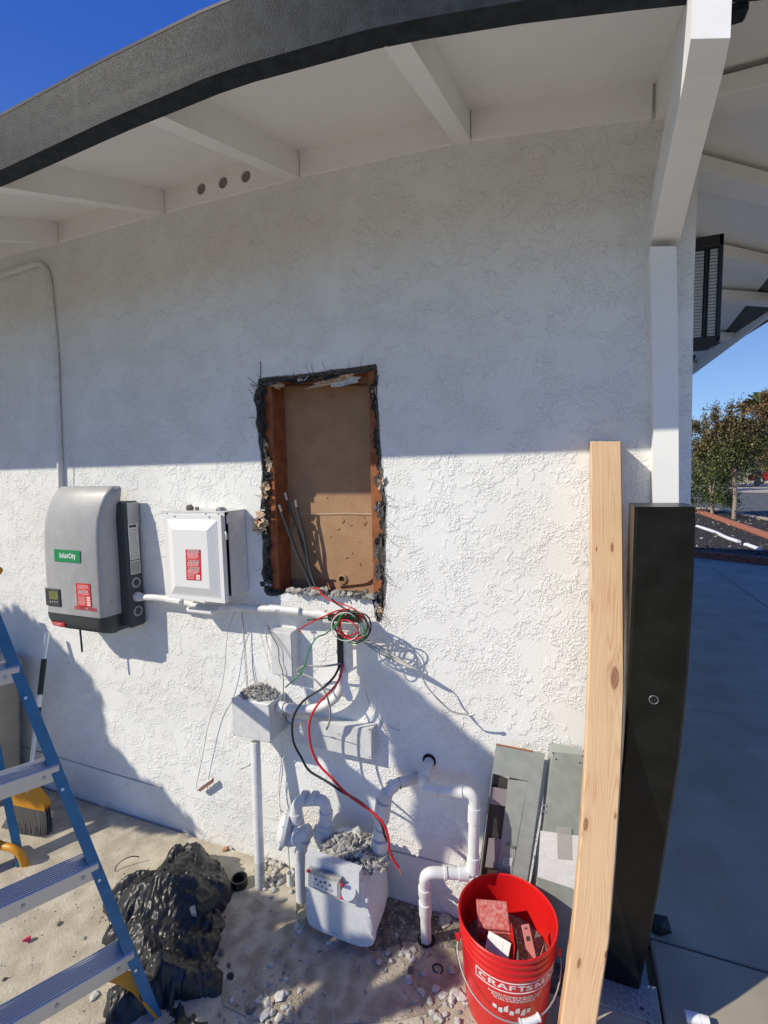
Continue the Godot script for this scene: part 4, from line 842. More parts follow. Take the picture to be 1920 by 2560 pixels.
	wire("power_wire", "long black wire hanging from the conduit body down to the gas meter outlet", each(P2, [[808, 460, 0.09], [780, 520, 0.115], [720, 580, 0.14], [640, 630, 0.16], [590, 685, 0.17], [562, 760, 0.18], [568, 860, 0.185], [610, 945, 0.19], [650, 1010, 0.195]]) + each(P3, [[610, 365, 0.20], [700, 425, 0.21], [790, 475, 0.215], [870, 540, 0.225], [930, 610, 0.235], [950, 680, 0.24], [975, 728, 0.24]]), 0.0046, M.black, "wire", 7)
	var rp := each(P2, [[824, 455, 0.09], [810, 520, 0.11], [780, 575, 0.13], [720, 635, 0.15], [675, 695, 0.165], [652, 760, 0.175], [650, 830, 0.18], [668, 915, 0.185], [705, 985, 0.19]]) + each(P3, [[640, 345, 0.20], [720, 430, 0.215], [800, 490, 0.225], [880, 548, 0.235], [940, 610, 0.245], [972, 690, 0.25], [978, 760, 0.25], [1000, 820, 0.25], [1036, 878, 0.25]])
	t = thing("power_wire", "long red wire hanging beside the black one, its copper end over the gas meter", "wire", rp[-1])
	s = S(); tube(s, smooth(rp, 7), 0.0046, 8); obj("insulation", s, M.red, t)
	s = S(); tube(s, smooth([rp[-1], P3(1046, 900, 0.25), P3(1048, 920, 0.252)]), 0.002, 6); tube(s, [rp[-1], P3(1040, 905, 0.255)], 0.0012, 5); obj("copper_end", s, M.copper, t)
	wire("grey_cable", "grey cable looping from the conduit body past the small box to the long box", each(P2, [[815, 452, 0.09], [770, 462, 0.095], [700, 468, 0.09], [630, 466, 0.08], [592, 485, 0.075], [590, 505, 0.075], [625, 512, 0.085], [680, 540, 0.10], [730, 600, 0.11], [756, 680, 0.11], [755, 750, 0.10], [740, 795, 0.09]]), 0.0042, M.wire_grey, "cable")
	for i in 5:
		wire("thin_white_wire", "one of the thin white wires fanning right from the coil to a bare end", each(P2, [[925, 318 + i * 5, 0.10 + i * 0.004], [1010, 362 + i * 9, 0.10], [1090, 410 + i * 7, 0.10 - i * 0.006], [1160, 455 + i * 4, 0.10], [1215, 495, 0.10], [1255, 560 + i * 2, 0.10], [1290, 610, 0.098 + i * 0.003], [1345, 668 - i, 0.095], [1400, 705 + i, 0.09], [1495, 718 + i, 0.085]]), 0.0023, M.wire_white if i % 2 else M.wire_grey).set_meta("group", "thin white wires fanning from the coil")
	s = S(); bar(s, P2(1478, 722, 0.086), P2(1506, 718, 0.086), 0.008, 0.008, Vector3.BACK, 0.002); tag(obj("wire_tip", s, M.dull_metal), "bare grey tip where the thin white wires end on the wall", "wire tip")
	var wp := each(P2, [[297, 140, 0.04], [265, 185, 0.05], [235, 262, 0.05], [220, 350, 0.045], [212, 470, 0.04], [190, 600, 0.035], [150, 700, 0.03], [120, 800, 0.03], [103, 900, 0.028], [78, 1020, 0.028], [66, 1075, 0.03], [66, 1105, 0.03]])
	t = thing("tagged_wire", "thin dark wire hanging from the disconnect box with a red tag at its end", "wire", wp[-1])
	s = S(); tube(s, smooth(wp), 0.0013, 6); obj("wire", s, M.wire_grey, t)
	s = S(); slab(s, each(P2, [[68, 1112, 0.03], [86, 1118, 0.03], [146, 1075, 0.03], [143, 1052, 0.03]]), Vector3.BACK, 0.012); obj("tag", s, paint(Color(0.25, 0.12, 0.10), 0.6), t)
	s = S(); slab(s, each(P2, [[64, 1100, 0.032], [72, 1106, 0.032], [143, 1056, 0.032], [132, 1052, 0.032]]), Vector3.BACK, 0.008); obj("tag_edge", s, M.white_gloss, t)
	wire("thin_wire", "straight white wire hanging from the conduit to the square junction box", each(P2, [[298, 175, 0.03], [304, 250, 0.025], [312, 380, 0.022], [318, 480, 0.022], [326, 582, 0.03]]), 0.0021, M.wire_white)
	wire("thin_wire", "second white wire just right of the straight one above the junction box", each(P2, [[303, 190, 0.03], [312, 300, 0.02], [322, 420, 0.02], [331, 575, 0.03]]), 0.0014, M.wire_grey)
	wire("thin_wire", "thin white wire left of the small utility box", each(P2, [[385, 255, 0.02], [405, 330, 0.015], [425, 400, 0.015], [440, 450, 0.02], [450, 485, 0.02]]), 0.0016, M.wire_white)
	wire("thin_wire", "thin white wire touching the left edge of the small utility box", each(P2, [[418, 258, 0.02], [428, 340, 0.018], [434, 420, 0.018], [446, 500, 0.03]]), 0.0014, M.wire_white)
	wire("thin_wire", "thin black wire hanging in front of the small utility box", each(P2, [[435, 255, 0.06], [455, 310, 0.065], [488, 370, 0.07], [494, 440, 0.07], [512, 500, 0.07], [515, 600, 0.06], [505, 680, 0.06], [525, 735, 0.055], [552, 770, 0.05]]), 0.0017, M.black)
	wire("thin_wire", "thin grey wire slanting across the small utility box", each(P2, [[455, 288, 0.064], [500, 345, 0.066], [560, 440, 0.065]]), 0.0013, M.wire_grey)
	wire("thin_wire", "orange thin wire between the red and the black wire", each(P2, [[655, 745, 0.18], [620, 765, 0.12], [580, 778, 0.08], [550, 770, 0.05]]), 0.0014, M.copper)
	wire("ground_wire", "thin white wire running down the wall from the long box to the gas regulator", each(P3, [[380, 150, 0.05], [352, 230, 0.03], [345, 320, 0.02], [330, 430, 0.02], [330, 520, 0.03], [352, 545, 0.05]]), 0.0018, M.wire_white)
	wire("ground_wire", "second thin white wire reaching the ground left of the gas regulator", each(P3, [[365, 60, 0.06], [350, 150, 0.03], [338, 260, 0.02], [326, 400, 0.02], [335, 560, 0.03]]), 0.0016, M.wire_white)

# ---------------------------------------------------------------- gas
func gas():
	var s: SurfaceTool
	var t := thing("gas_meter", "white gas meter with a dial window, stucco rubble lying on its top", "gas meter", Vector3(-0.8, 0.03, 0.2))
	var zf := 0.262; var zb := 0.075
	var front := each(P3, [[488, 812, zf], [800, 912, zf], [812, 985, zf], [848, 1080, zf], [882, 1190, zf], [894, 1292, zf], [876, 1342, zf], [800, 1342, zf], [520, 1228, zf], [484, 1165, zf]])
	var ftop: float = front[0].y; var cen := Vector3.ZERO
	for p in front: cen += p
	cen /= front.size()
	for it in 2:      # rounded outline
		var f2 := []
		for i in front.size(): f2.append(front[i].lerp(front[(i + 1) % front.size()], 0.2)); f2.append(front[i].lerp(front[(i + 1) % front.size()], 0.8))
		front = f2
	var rings := []
	for q in [[1.0, 0.0, 0.0], [1.015, -0.002, 0.0], [1.015, -0.014, 0.0], [0.975, -0.016, 0.0], [0.97, -0.05, 0.004], [0.97, -0.10, 0.008], [0.94, -0.16, 0.02], [0.82, -0.187, 0.035]]:
		var r := []
		for p in front: r.append(cen + (p - cen) * q[0] + Vector3(0.0, q[2], q[1]))
		rings.append(r)
	var r0 := []
	for p in front: r0.append(cen + (p - cen) * 0.975 + Vector3(0, 0, 0.005))
	rings.insert(0, r0)
	s = S(); loft(s, rings.slice(0, 4), -1); loft(s, rings.slice(3, 5), -1, false); loft(s, rings.slice(4), 1); obj("body", s, M.meter, t)
	for q in [[812, 958], [846, 1068], [862, 1162], [872, 1262], [800, 1310], [496, 1110], [500, 1020], [660, 1270], [560, 1225]]:
		s = S(); lathe(s, [Vector2(0, 0.006), Vector2(0.006, 0.005), Vector2(0.0065, 0), Vector2(0.0085, 0)], P3(q[0], q[1], zf + 0.005), Basis(Vector3.RIGHT, PI / 2), 6); obj("bolt", s, M.meter, t)
	for q in [[935, 828, 0.12], [872, 905, 0.19]]:
		s = S(); var pp := P3(q[0], q[1], q[2]); lathe(s, [Vector2(0, 0.007), Vector2(0.006, 0.006), Vector2(0.0065, 0), Vector2(0.010, 0)], pp, Basis(Vector3.BACK, -PI / 2), 8); obj("bolt", s, M.dull_metal, t)
	# index: frame, window, dials
	var fr := each(P3, [[482, 795, zf + 0.02], [800, 905, zf + 0.02], [798, 1060, zf + 0.02], [778, 1102, zf + 0.02], [690, 1070, zf + 0.02], [480, 985, zf + 0.02]])
	s = S(); slab(s, fr, Vector3.BACK, 0.030); var ix := obj("index_housing", s, M.meter, t)
	var gl := each(P3, [[500, 880, zf + 0.038], [690, 945, zf + 0.038], [690, 1062, zf + 0.038], [498, 985, zf + 0.038]])
	s = S(); slab(s, gl, Vector3.BACK, 0.016); obj("index_window", s, paint(Color(0.30, 0.32, 0.33), 0.2), ix)
	s = S(); slab(s, each(P3, [[505, 882, zf + 0.042], [688, 944, zf + 0.042], [680, 964, zf + 0.040], [512, 905, zf + 0.040]]), Vector3.BACK, 0.004); obj("dusty_ledge", s, M.rubble, ix)
	var di := [[Rect2i(0, 0, 180, 80), Color(0.60, 0.62, 0.63)]]
	for k in 4: di.append([Rect2i(24 + k * 32, 16 + (k % 2) * 6, 16, 13), Color(0.05, 0.05, 0.05)])
	for k in 3: di.append([Rect2i(40 + k * 30, 46 + k * 4, 12, 10), Color(0.05, 0.05, 0.05)])
	di.append([Rect2i(128, 52, 26, 12), Color(0.35, 0.36, 0.37)])
	sticker("dial_plate", each(P3, [[520, 912, zf + 0.0386], [672, 964, zf + 0.0386], [672, 1045, zf + 0.0386], [516, 982, zf + 0.0386]]), Vector3.BACK, label_print(180, 80, Color(0.60, 0.62, 0.63), di), ix)
	for q in [[496, 893], [695, 978], [695, 1052]]:
		s = S(); tube(s, [P3(q[0], q[1], zf + 0.036), P3(q[0] + 10, q[1], zf + 0.044)], 0.006, 10); obj("red_seal", s, paint(Color(0.45, 0.03, 0.03), 0.4), ix)
	s = S(); tube(s, [P3(738, 1020, zf + 0.02), P3(738, 1020, zf + 0.036)], 0.026, 18); obj("badge", s, M.meter, ix)
	heap("rubble_heap", "grey stucco rubble heaped on top of the gas meter", Vector3(cen.x - 0.012, ftop - 0.016, 0.165), Vector3(0.30, 0.042, 0.20), 1100, 0.004, 0.036, 41)
	for q in [[790, 640, 0.055, M.rubble_white, "white stucco chip lying at the back of the gas meter's top"], [705, 800, 0.036, M.rubble, "pale rubble chunk lying left on the gas meter's front edge"], [790, 875, 0.046, M.rubble_white, "white stucco chip lying at the front edge of the gas meter's top"]]:
		var o := tag(obj("stucco_chip", rock_mesh(q[1], Vector3(1.2, 0.35, 0.9)), q[3]), q[4], "rubble"); o.position = P3(q[0], q[1], 0.20 if q[1] > 700 else 0.10); o.position.y = ftop + 0.018; o.scale = Vector3.ONE * q[2]; o.rotation.y = q[0]
	# inlet: service riser, regulator, swing of elbows
	t = thing("gas_regulator", "round grey gas regulator with elbows joining the left of the gas meter", "gas regulator", G3(465, 1185))
	s = S(); tube(s, smooth([P3(455, 740, 0.15), P3(448, 800, 0.15), P3(452, 950, 0.15), P3(462, 1120, 0.15), G3(468, 1190)]), 0.021, 14); obj("riser", s, M.meter, t)
	s = S(); tube(s, [G3(464, 1150, 0.035), G3(470, 1195, 0.0)], 0.0225, 14); obj("yellow_foot", s, paint(Color(0.42, 0.36, 0.22), 0.7), t)
	var ax := Vector3(-0.75, 0.2, 0.35).normalized(); var bb := Basis(Vector3.UP.cross(ax).normalized(), ax, Vector3.UP.cross(ax).normalized().cross(ax))
	s = S(); lathe(s, [Vector2(0, 0.032), Vector2(0.035, 0.030), Vector2(0.052, 0.020), Vector2(0.066, 0.012), Vector2(0.072, 0.010), Vector2(0.072, -0.004), Vector2(0.064, -0.006), Vector2(0.040, -0.026), Vector2(0.026, -0.034), Vector2(0, -0.036)], P3(362, 650, 0.14), bb, 26); obj("diaphragm_case", s, M.meter, t)
	for k in 8:
		s = S(); var o := bb * Vector3(0.068 * cos(k * TAU / 8), 0.012, 0.068 * sin(k * TAU / 8)); lathe(s, [Vector2(0, 0.004), Vector2(0.004, 0.003), Vector2(0.004, 0)], P3(362, 650, 0.14) + o, bb, 6); obj("bolt", s, M.meter, t)
	s = S(); tube(s, smooth([P3(385, 700, 0.15), P3(440, 690, 0.15), P3(505, 655, 0.14)]), [0.032, 0.032, 0.031, 0.031, 0.031, 0.034, 0.036, 0.034, 0.032, 0.031, 0.030, 0.028, 0.028], 14); obj("valve_body", s, M.meter, t)
	s = S(); tube(s, [P3(425, 652, 0.17), P3(425, 652, 0.19)], 0.012, 10); tube(s, [P3(455, 740, 0.15), P3(475, 700, 0.15)], 0.029, 12); obj("plug", s, M.meter, t)
	s = S(); tube(s, bend([P3(428, 640, 0.12), P3(424, 480, 0.12), P3(605, 468, 0.12), P3(605, 640, 0.12)], 0.05, 8), 0.0225, 14); obj("swing_pipe", s, M.meter, t)
	for q in [[428, 600, 426, 545, 0.0285], [470, 460, 495, 462, 0.0275], [530, 462, 552, 464, 0.0275], [605, 540, 605, 580, 0.0275], [603, 615, 602, 640, 0.034], [602, 640, 600, 685, 0.042]]:
		s = S(); tube(s, [P3(q[0], q[1], 0.12), P3(q[2], q[3], 0.12)], q[4], 8 if q[4] > 0.028 else 14); obj("fitting", s, M.meter, t)
	s = S(); lathe(s, [Vector2(0.016, 0), Vector2(0.0165, 0.055), Vector2(0.0135, 0.055), Vector2(0.0135, 0.005)], G3(395, 975) * Vector3(1, 0, 1), Basis.IDENTITY, 16)
	tag(obj("pipe_stub", s, M.pvc), "short open white pipe stub standing left of the gas riser", "pipe")
	s = S(); tube(s, [G3(395, 975, 0.03), P3(380, 740, 0.14)], 0.0018, 6); tag(obj("thin_rod", s, M.dull_metal), "thin rod standing in the open pipe stub below the gas regulator", "rod")
	# outlet: from the meter up and back into the wall
	t = thing("gas_outlet_pipe", "white pipe rising from the gas meter's right side and bending to the wall", "pipe", P3(930, 760, 0.13))
	s = S(); tube(s, smooth([P3(925, 720, 0.14), P3(935, 600, 0.14), P3(955, 500, 0.14), P3(975, 430, 0.135), P3(1000, 392, 0.12), P3(1040, 372, 0.09), P3(1085, 362, 0.06), P3(1150, 340, 0.0)]), 0.0195, 14); obj("pipe", s, M.meter, t)
	for q in [[918, 770, 926, 700, 0.034], [922, 690, 930, 640, 0.026], [932, 590, 946, 480, 0.030], [950, 470, 965, 430, 0.025], [985, 405, 1010, 385, 0.0245]]:
		s = S(); tube(s, [P3(q[0], q[1], 0.14 if q[1] > 420 else 0.125), P3(q[2], q[3], 0.14 if q[3] > 420 else 0.11)], q[4], 14); obj("fitting", s, M.meter, t)
	s = S(); var jp := P3(1032, 376, 0.095); tube(s, [jp, jp + Vector3(0.006, 0.001, -0.004)], 0.0205, 14, false); obj("dark_seam", s, M.hollow, t)
	# white drain line from the wall to the ground
	t = thing("drain_pipe", "white plastic pipe stepping from a wall hole down into the soil by the bucket", "pipe", G(1065, 2350, 0))
	var dp := [W(1077, 1893, -0.02), W(1050, 1972, 0.12), W(1187, 1980, 0.12), W(1182, 2185, 0.13), W(1060, 2180, 0.20), G(1066, 2352, 0.0)]
	dp[5].y = -0.01
	s = S(); tube(s, bend(dp, 0.045, 9), 0.0195, 16); obj("pipe", s, M.pvc, t)
	for q in [[dp[1], dp[2], 0.30, 0.36], [dp[1], dp[2], 0.62, 0.80], [dp[2], dp[3], 0.18, 0.36], [dp[2], dp[3], 0.78, 0.97], [dp[3], dp[4], 0.10, 0.30], [dp[3], dp[4], 0.55, 0.60], [dp[4], dp[5], 0.20, 0.30], [dp[4], dp[5], 0.40, 0.58], [dp[0], dp[1], 0.45, 0.70]]:
		s = S(); tube(s, [q[0].lerp(q[1], q[2]), q[0].lerp(q[1], q[3])], 0.0232, 16); obj("collar", s, M.pvc, t)
	s = S(); lathe(s, [Vector2(0.0, 0.004), Vector2(0.027, 0.002)], dp[0] * Vector3(1, 1, 0), Basis(Vector3.RIGHT, PI / 2), 14); tag(obj("wall_sleeve", s, M.hollow), "dark gap round the white pipe where it enters the wall", "pipe hole")
	s = S(); lathe(s, [Vector2(0.0, 0.006), Vector2(0.034, 0.006)], dp[5] * Vector3(1, 0, 1), Basis.IDENTITY, 14); tag(obj("ground_gap", s, M.hollow), "dark hole in the soil round the foot of the white drain pipe", "pipe hole")

# ---------------------------------------------------------------- things leaning on the wall
func leaning():
	var s: SurfaceTool
	# the board
	var rows := [[1103, 1477, 1554], [1260, 1476.5, 1557], [1414, 1476, 1559], [1716, 1470, 1561], [1950, 1460, 1553], [2150, 1447, 1540], [2351, 1430, 1524], [2552, 1403, 1494], [2800, 1372, 1462]]
	var sec := []
	for r in rows:
		var z := 0.09; var l := Vector3.ZERO
		for k in 6:
			l = W(r[1], r[0], z); z = 0.092 + (1.85 - l.y) / 1.85 * 0.31
		sec.append([l, W(r[2], r[0], z)])
	for k in 2:
		var d: Vector3 = (sec[-1][k] - sec[-2][k]); d /= d.y
		sec[-1][k] = sec[-2][k] + d * (0.002 - sec[-2][k].y)
	s = S(); var dp := Vector3(0, 0, -0.088); var v0 := 0.0
	var tot: float = sec[0][0].distance_to(sec[-1][0])
	for i in sec.size() - 1:
		var a: Array = sec[i]; var b: Array = sec[i + 1]; var v1: float = v0 + a[0].distance_to(b[0]) / tot
		var c: float = 0.004
		var al := [a[0] + Vector3(c, 0, 0), a[1] - Vector3(c, 0, 0), a[1] + Vector3(0, 0, -c), a[1] + dp, a[0] + dp, a[0] + Vector3(0, 0, -c)]; var bl := [b[0] + Vector3(c, 0, 0), b[1] - Vector3(c, 0, 0), b[1] + Vector3(0, 0, -c), b[1] + dp, b[0] + dp, b[0] + Vector3(0, 0, -c)]
		var us := [0.03, 0.97, 1.0, 0.7, 0.3, 0.0]
		for k in 6:
			var k2 := (k + 1) % 6
			face(s, [al[k], al[k2], bl[k2], bl[k]], [Vector3.BACK, Vector3(1, 0, 1), Vector3.RIGHT, Vector3.FORWARD, Vector3.LEFT, Vector3(-1, 0, 1)][k], [Vector2(us[k], v0), Vector2(us[k2] if k < 5 else 0.03, v0), Vector2(us[k2] if k < 5 else 0.03, v1), Vector2(us[k], v1)])
		if i == 0: face(s, al, Vector3.UP, [Vector2(0, 0), Vector2(0.05, 0), Vector2(0.05, 0.01), Vector2(0.05, 0.03), Vector2(0, 0.03), Vector2(0, 0.01)])
		v0 = v1
	tag(obj("timber_post", s, M.lumber), "raw pine timber with round knots leaning on the wall beside the bucket", "timber")
	# the black steel post
	var t := thing("steel_post", "black square steel post on a base plate at the corner of the house", "post", G(1580, 2470) * Vector3(1, 0, 1))
	var er := [[1267, 1741, 1587], [1455, 1735, 1581], [1696, 1721, 1571], [1903, 1700, 1557], [2084, 1672, 1536], [2231, 1648, 1520], [2455, 1601, 1484]]
	sec = []
	for i in er.size():
		var z := 0.30
		for k in 6:
			var p := W(er[i][1], er[i][0], z); z = lerpf(0.055, 0.30, clampf(p.y / 1.66, 0, 1))
		var r := W(er[i][1], er[i][0], z); var l := W(er[i][2], er[i][0], z)
		if i == er.size() - 1: r.y = 0.012; l.y = 0.012
		var c := 0.007
		var ring := []
		for q in [[l, 1, 0, 0, 0], [r, -1, 0, 0, 0], [r, 0, -1, 0, 0], [r, 0, -1, -0.13, 0], [r, -1, 0, -0.144, 0], [l, 1, 0, -0.144, 0], [l, 0, -1, -0.13, 0], [l, 0, -1, 0, 0]]: ring.append(q[0] + Vector3(q[1] * c, 0, q[2] * c + q[3]))
		sec.append(ring)
	s = S(); loft(s, sec, -1); obj("shaft", s, M.black_steel, t)
	# screw hole in the front
	var hp := P6(380, 1000, 0.0); var zz := 0.25
	for k in 8:
		hp = P6(380, 1000, zz); zz = lerpf(0.055, 0.30, clampf(hp.y / 1.66, 0, 1)) + 0.003
	var hb := Basis(Vector3.RIGHT, PI / 2 - 0.1)
	s = S(); lathe(s, [Vector2(0.011, 0.0), Vector2(0.0125, 0.0015), Vector2(0.0115, 0.002), Vector2(0.0105, 0.0005)], hp, hb, 20); obj("hole_rim", s, M.dull_metal, t)
	s = S(); lathe(s, [Vector2(0, 0.0012), Vector2(0.0108, 0.0012)], hp, hb, 20); obj("bolt_hole", s, M.hollow, t)
	s = S(); var bl2 := G(1500, 2506, 0.012); var br2 := G(1628, 2501, 0.012); var bt := G(1625, 2448, 0.012)
	plate(s, Vector2(bl2.x - 0.02, -bl2.z), Vector2(br2.x, -bt.z + 0.13), [Vector3(br2.x - 0.032, -bl2.z + 0.028, 0.007)], Transform3D(Basis(Vector3.RIGHT, Vector3.FORWARD, Vector3.UP), Vector3(0, 0.001, 0)), 0.011)
	obj("base_plate", s, mottled(Color(0.25, 0.25, 0.24), Color(0.42, 0.41, 0.39), 171, 0.03, 5.0, 0.7), t)
	# the two grey panel covers
	for which in 2:
		var zt := 0.050; var zlow := 0.054
		var top := P5(1055, 245, zt) if which == 0 else P5(1345, 255, zt)
		var n := Vector3(0, zlow - zt, top.y).normalized()
		var at := func(x, y, o = 0.0): return V(1000 + x / 2.91, 1800 + y / 2.91, top + n * o, n)
		var down := func(p: Vector3, q: Vector3): return p + (q - p) * ((p.y - 0.004) / maxf(p.y - q.y, 0.001))
		if which == 0:
			t = thing("panel_frame", "grey steel panel frame with cut-outs and rusty top edge leaning on the wall", "panel cover", Vector3(top.x - 0.08, 0, zlow))
			var tl: Vector3 = at.call(700, 175); var tr: Vector3 = at.call(1055, 245); var ml: Vector3 = at.call(668, 388); var mr: Vector3 = at.call(1026, 465)
			s = S(); slab(s, [tl, tr, mr, ml], n, 0.004); obj("top_plate", s, M.panel_grey, t)
			s = S(); bar(s, tl + n * 0.001, tl.lerp(tr, 0.75) + n * 0.001, 0.006, 0.002, n, 0.0005); obj("rust_streak", s, paint(Color(0.33, 0.13, 0.06), 0.9), t)
			var dl: Vector3 = down.call(ml, at.call(605, 900)); var dl2: Vector3 = down.call(at.call(655, 500), at.call(628, 760))
			s = S(); slab(s, [at.call(668, 390, -0.018), at.call(790, 432, -0.018), down.call(at.call(785, 432, -0.018), at.call(728, 900, -0.018)), down.call(at.call(668, 390, -0.018), at.call(600, 900, -0.018))], n, 0.003); obj("recess", s, M.panel_back, t)
			s = S(); slab(s, [at.call(786, 436, -0.004), at.call(932, 450, -0.004), at.call(892, 665, -0.004), down.call(at.call(880, 700, -0.004), at.call(830, 1000, -0.004)), down.call(at.call(765, 640, -0.004), at.call(728, 950, -0.004)), at.call(765, 640, -0.004)], n, 0.003); obj("inner_plate", s, M.panel_grey, t)
			s = S(); slab(s, [at.call(932, 447, 0.004), mr, down.call(mr, at.call(950, 1000)), down.call(at.call(932, 447, 0.004), at.call(838, 1000, 0.004))], n, 0.004); obj("right_rail", s, M.panel_grey, t)
			for q in [[[652, 485], [812, 515], [800, 632], [638, 608]], [[645, 862], [768, 872], [745, 1085], [618, 1070]]]:
				s = S(); var pl := []
				for p in q: pl.append(at.call(p[0], p[1], -0.006))
				slab(s, pl, n, 0.003); obj("cross_strap", s, M.panel_strap, t)
			s = S(); slab(s, [ml, ml + (mr - ml) * 0.02, down.call(ml + (mr - ml) * 0.02, at.call(612, 900)), dl], n, 0.012); obj("left_rail", s, M.panel_grey, t)
			sticker("inspection_label", [at.call(752, 1000, -0.003), at.call(822, 1006, -0.003), at.call(812, 1060, -0.003), at.call(748, 1052, -0.003)], n, label_print(70, 60, Color(0.60, 0.62, 0.58), lines(6, 62, 6, 54, 8, 4, Color(0.05, 0.12, 0.05), 31)), t)
			s = S(); var pr := each(P5, [[784, 900, 0.1]]); obj("lettering", word_mesh("Port", 0.014, false), M.black, t).transform = Transform3D(Basis(Vector3.RIGHT, -0.14) * Basis(Vector3.BACK, -0.2), at.call(812, 920, 0.001) - t.position)
		else:
			t = thing("panel_door", "plain grey steel panel door with white paper taped on it, leaning on the wall", "panel cover", Vector3(top.x - 0.08, 0, zlow))
			var tl: Vector3 = at.call(1112, 232); var tr: Vector3 = at.call(1346, 256); var bl: Vector3 = down.call(tl, at.call(1008, 1140)); var br: Vector3 = down.call(tr, at.call(1285, 1245))
			s = S(); slab(s, [tl, tr, br, bl], n, 0.003); obj("plate", s, M.panel_grey, t)
			s = S(); var off := -n * 0.046 + Vector3(-0.012, 0.004, 0); face(s, [tl, tl + off, bl + off, bl], Vector3.LEFT); face(s, [tl - n * 0.004, tl + off, bl + off, bl - n * 0.004], Vector3.RIGHT); face(s, [tl, tl + off, tr + off * 0.8, tr], Vector3.UP); obj("return_flange", s, M.panel_grey, t)
			for q in [[1135, 285], [1310, 310], [1330, 262], [1113, 240]]:
				s = S(); lathe(s, [Vector2(0, 0.0015), Vector2(0.0028, 0.0012), Vector2(0.003, 0)], at.call(q[0], q[1]), Basis(Vector3.RIGHT, PI / 2 - 0.15), 8); obj("screw_hole", s, M.dark_plastic, t)
			for q in [[1052, 622], [1047, 666]]:
				s = S(); bar(s, at.call(q[0] - 10, q[1] - 4, 0.003), at.call(q[0] + 12, q[1] + 4, 0.003), 0.004, 0.004, n, 0.001); obj("clip", s, M.metal, t)
			s = S(); slab(s, [at.call(1022, 806, 0.004), at.call(1320, 846, 0.004), at.call(1286, 1240, 0.006), at.call(1000, 1145, 0.006)], n, 0.0008)
			tag(obj("paper_sheet", s, M.paper), "blank white paper sheet taped to the grey panel door", "paper")
			s = S(); slab(s, [at.call(1140, 775, 0.0055), at.call(1247, 790, 0.0055), at.call(1252, 1022, 0.0065), at.call(1146, 1012, 0.0065)], n, 0.0006)
			var tape := paint(Color(0.62, 0.62, 0.58), 0.25); tape.transparency = BaseMaterial3D.TRANSPARENCY_ALPHA; tape.albedo_color.a = 0.35
			tag(obj("tape_strip", s, tape), "clear tape strip holding the white paper on the panel door", "tape")

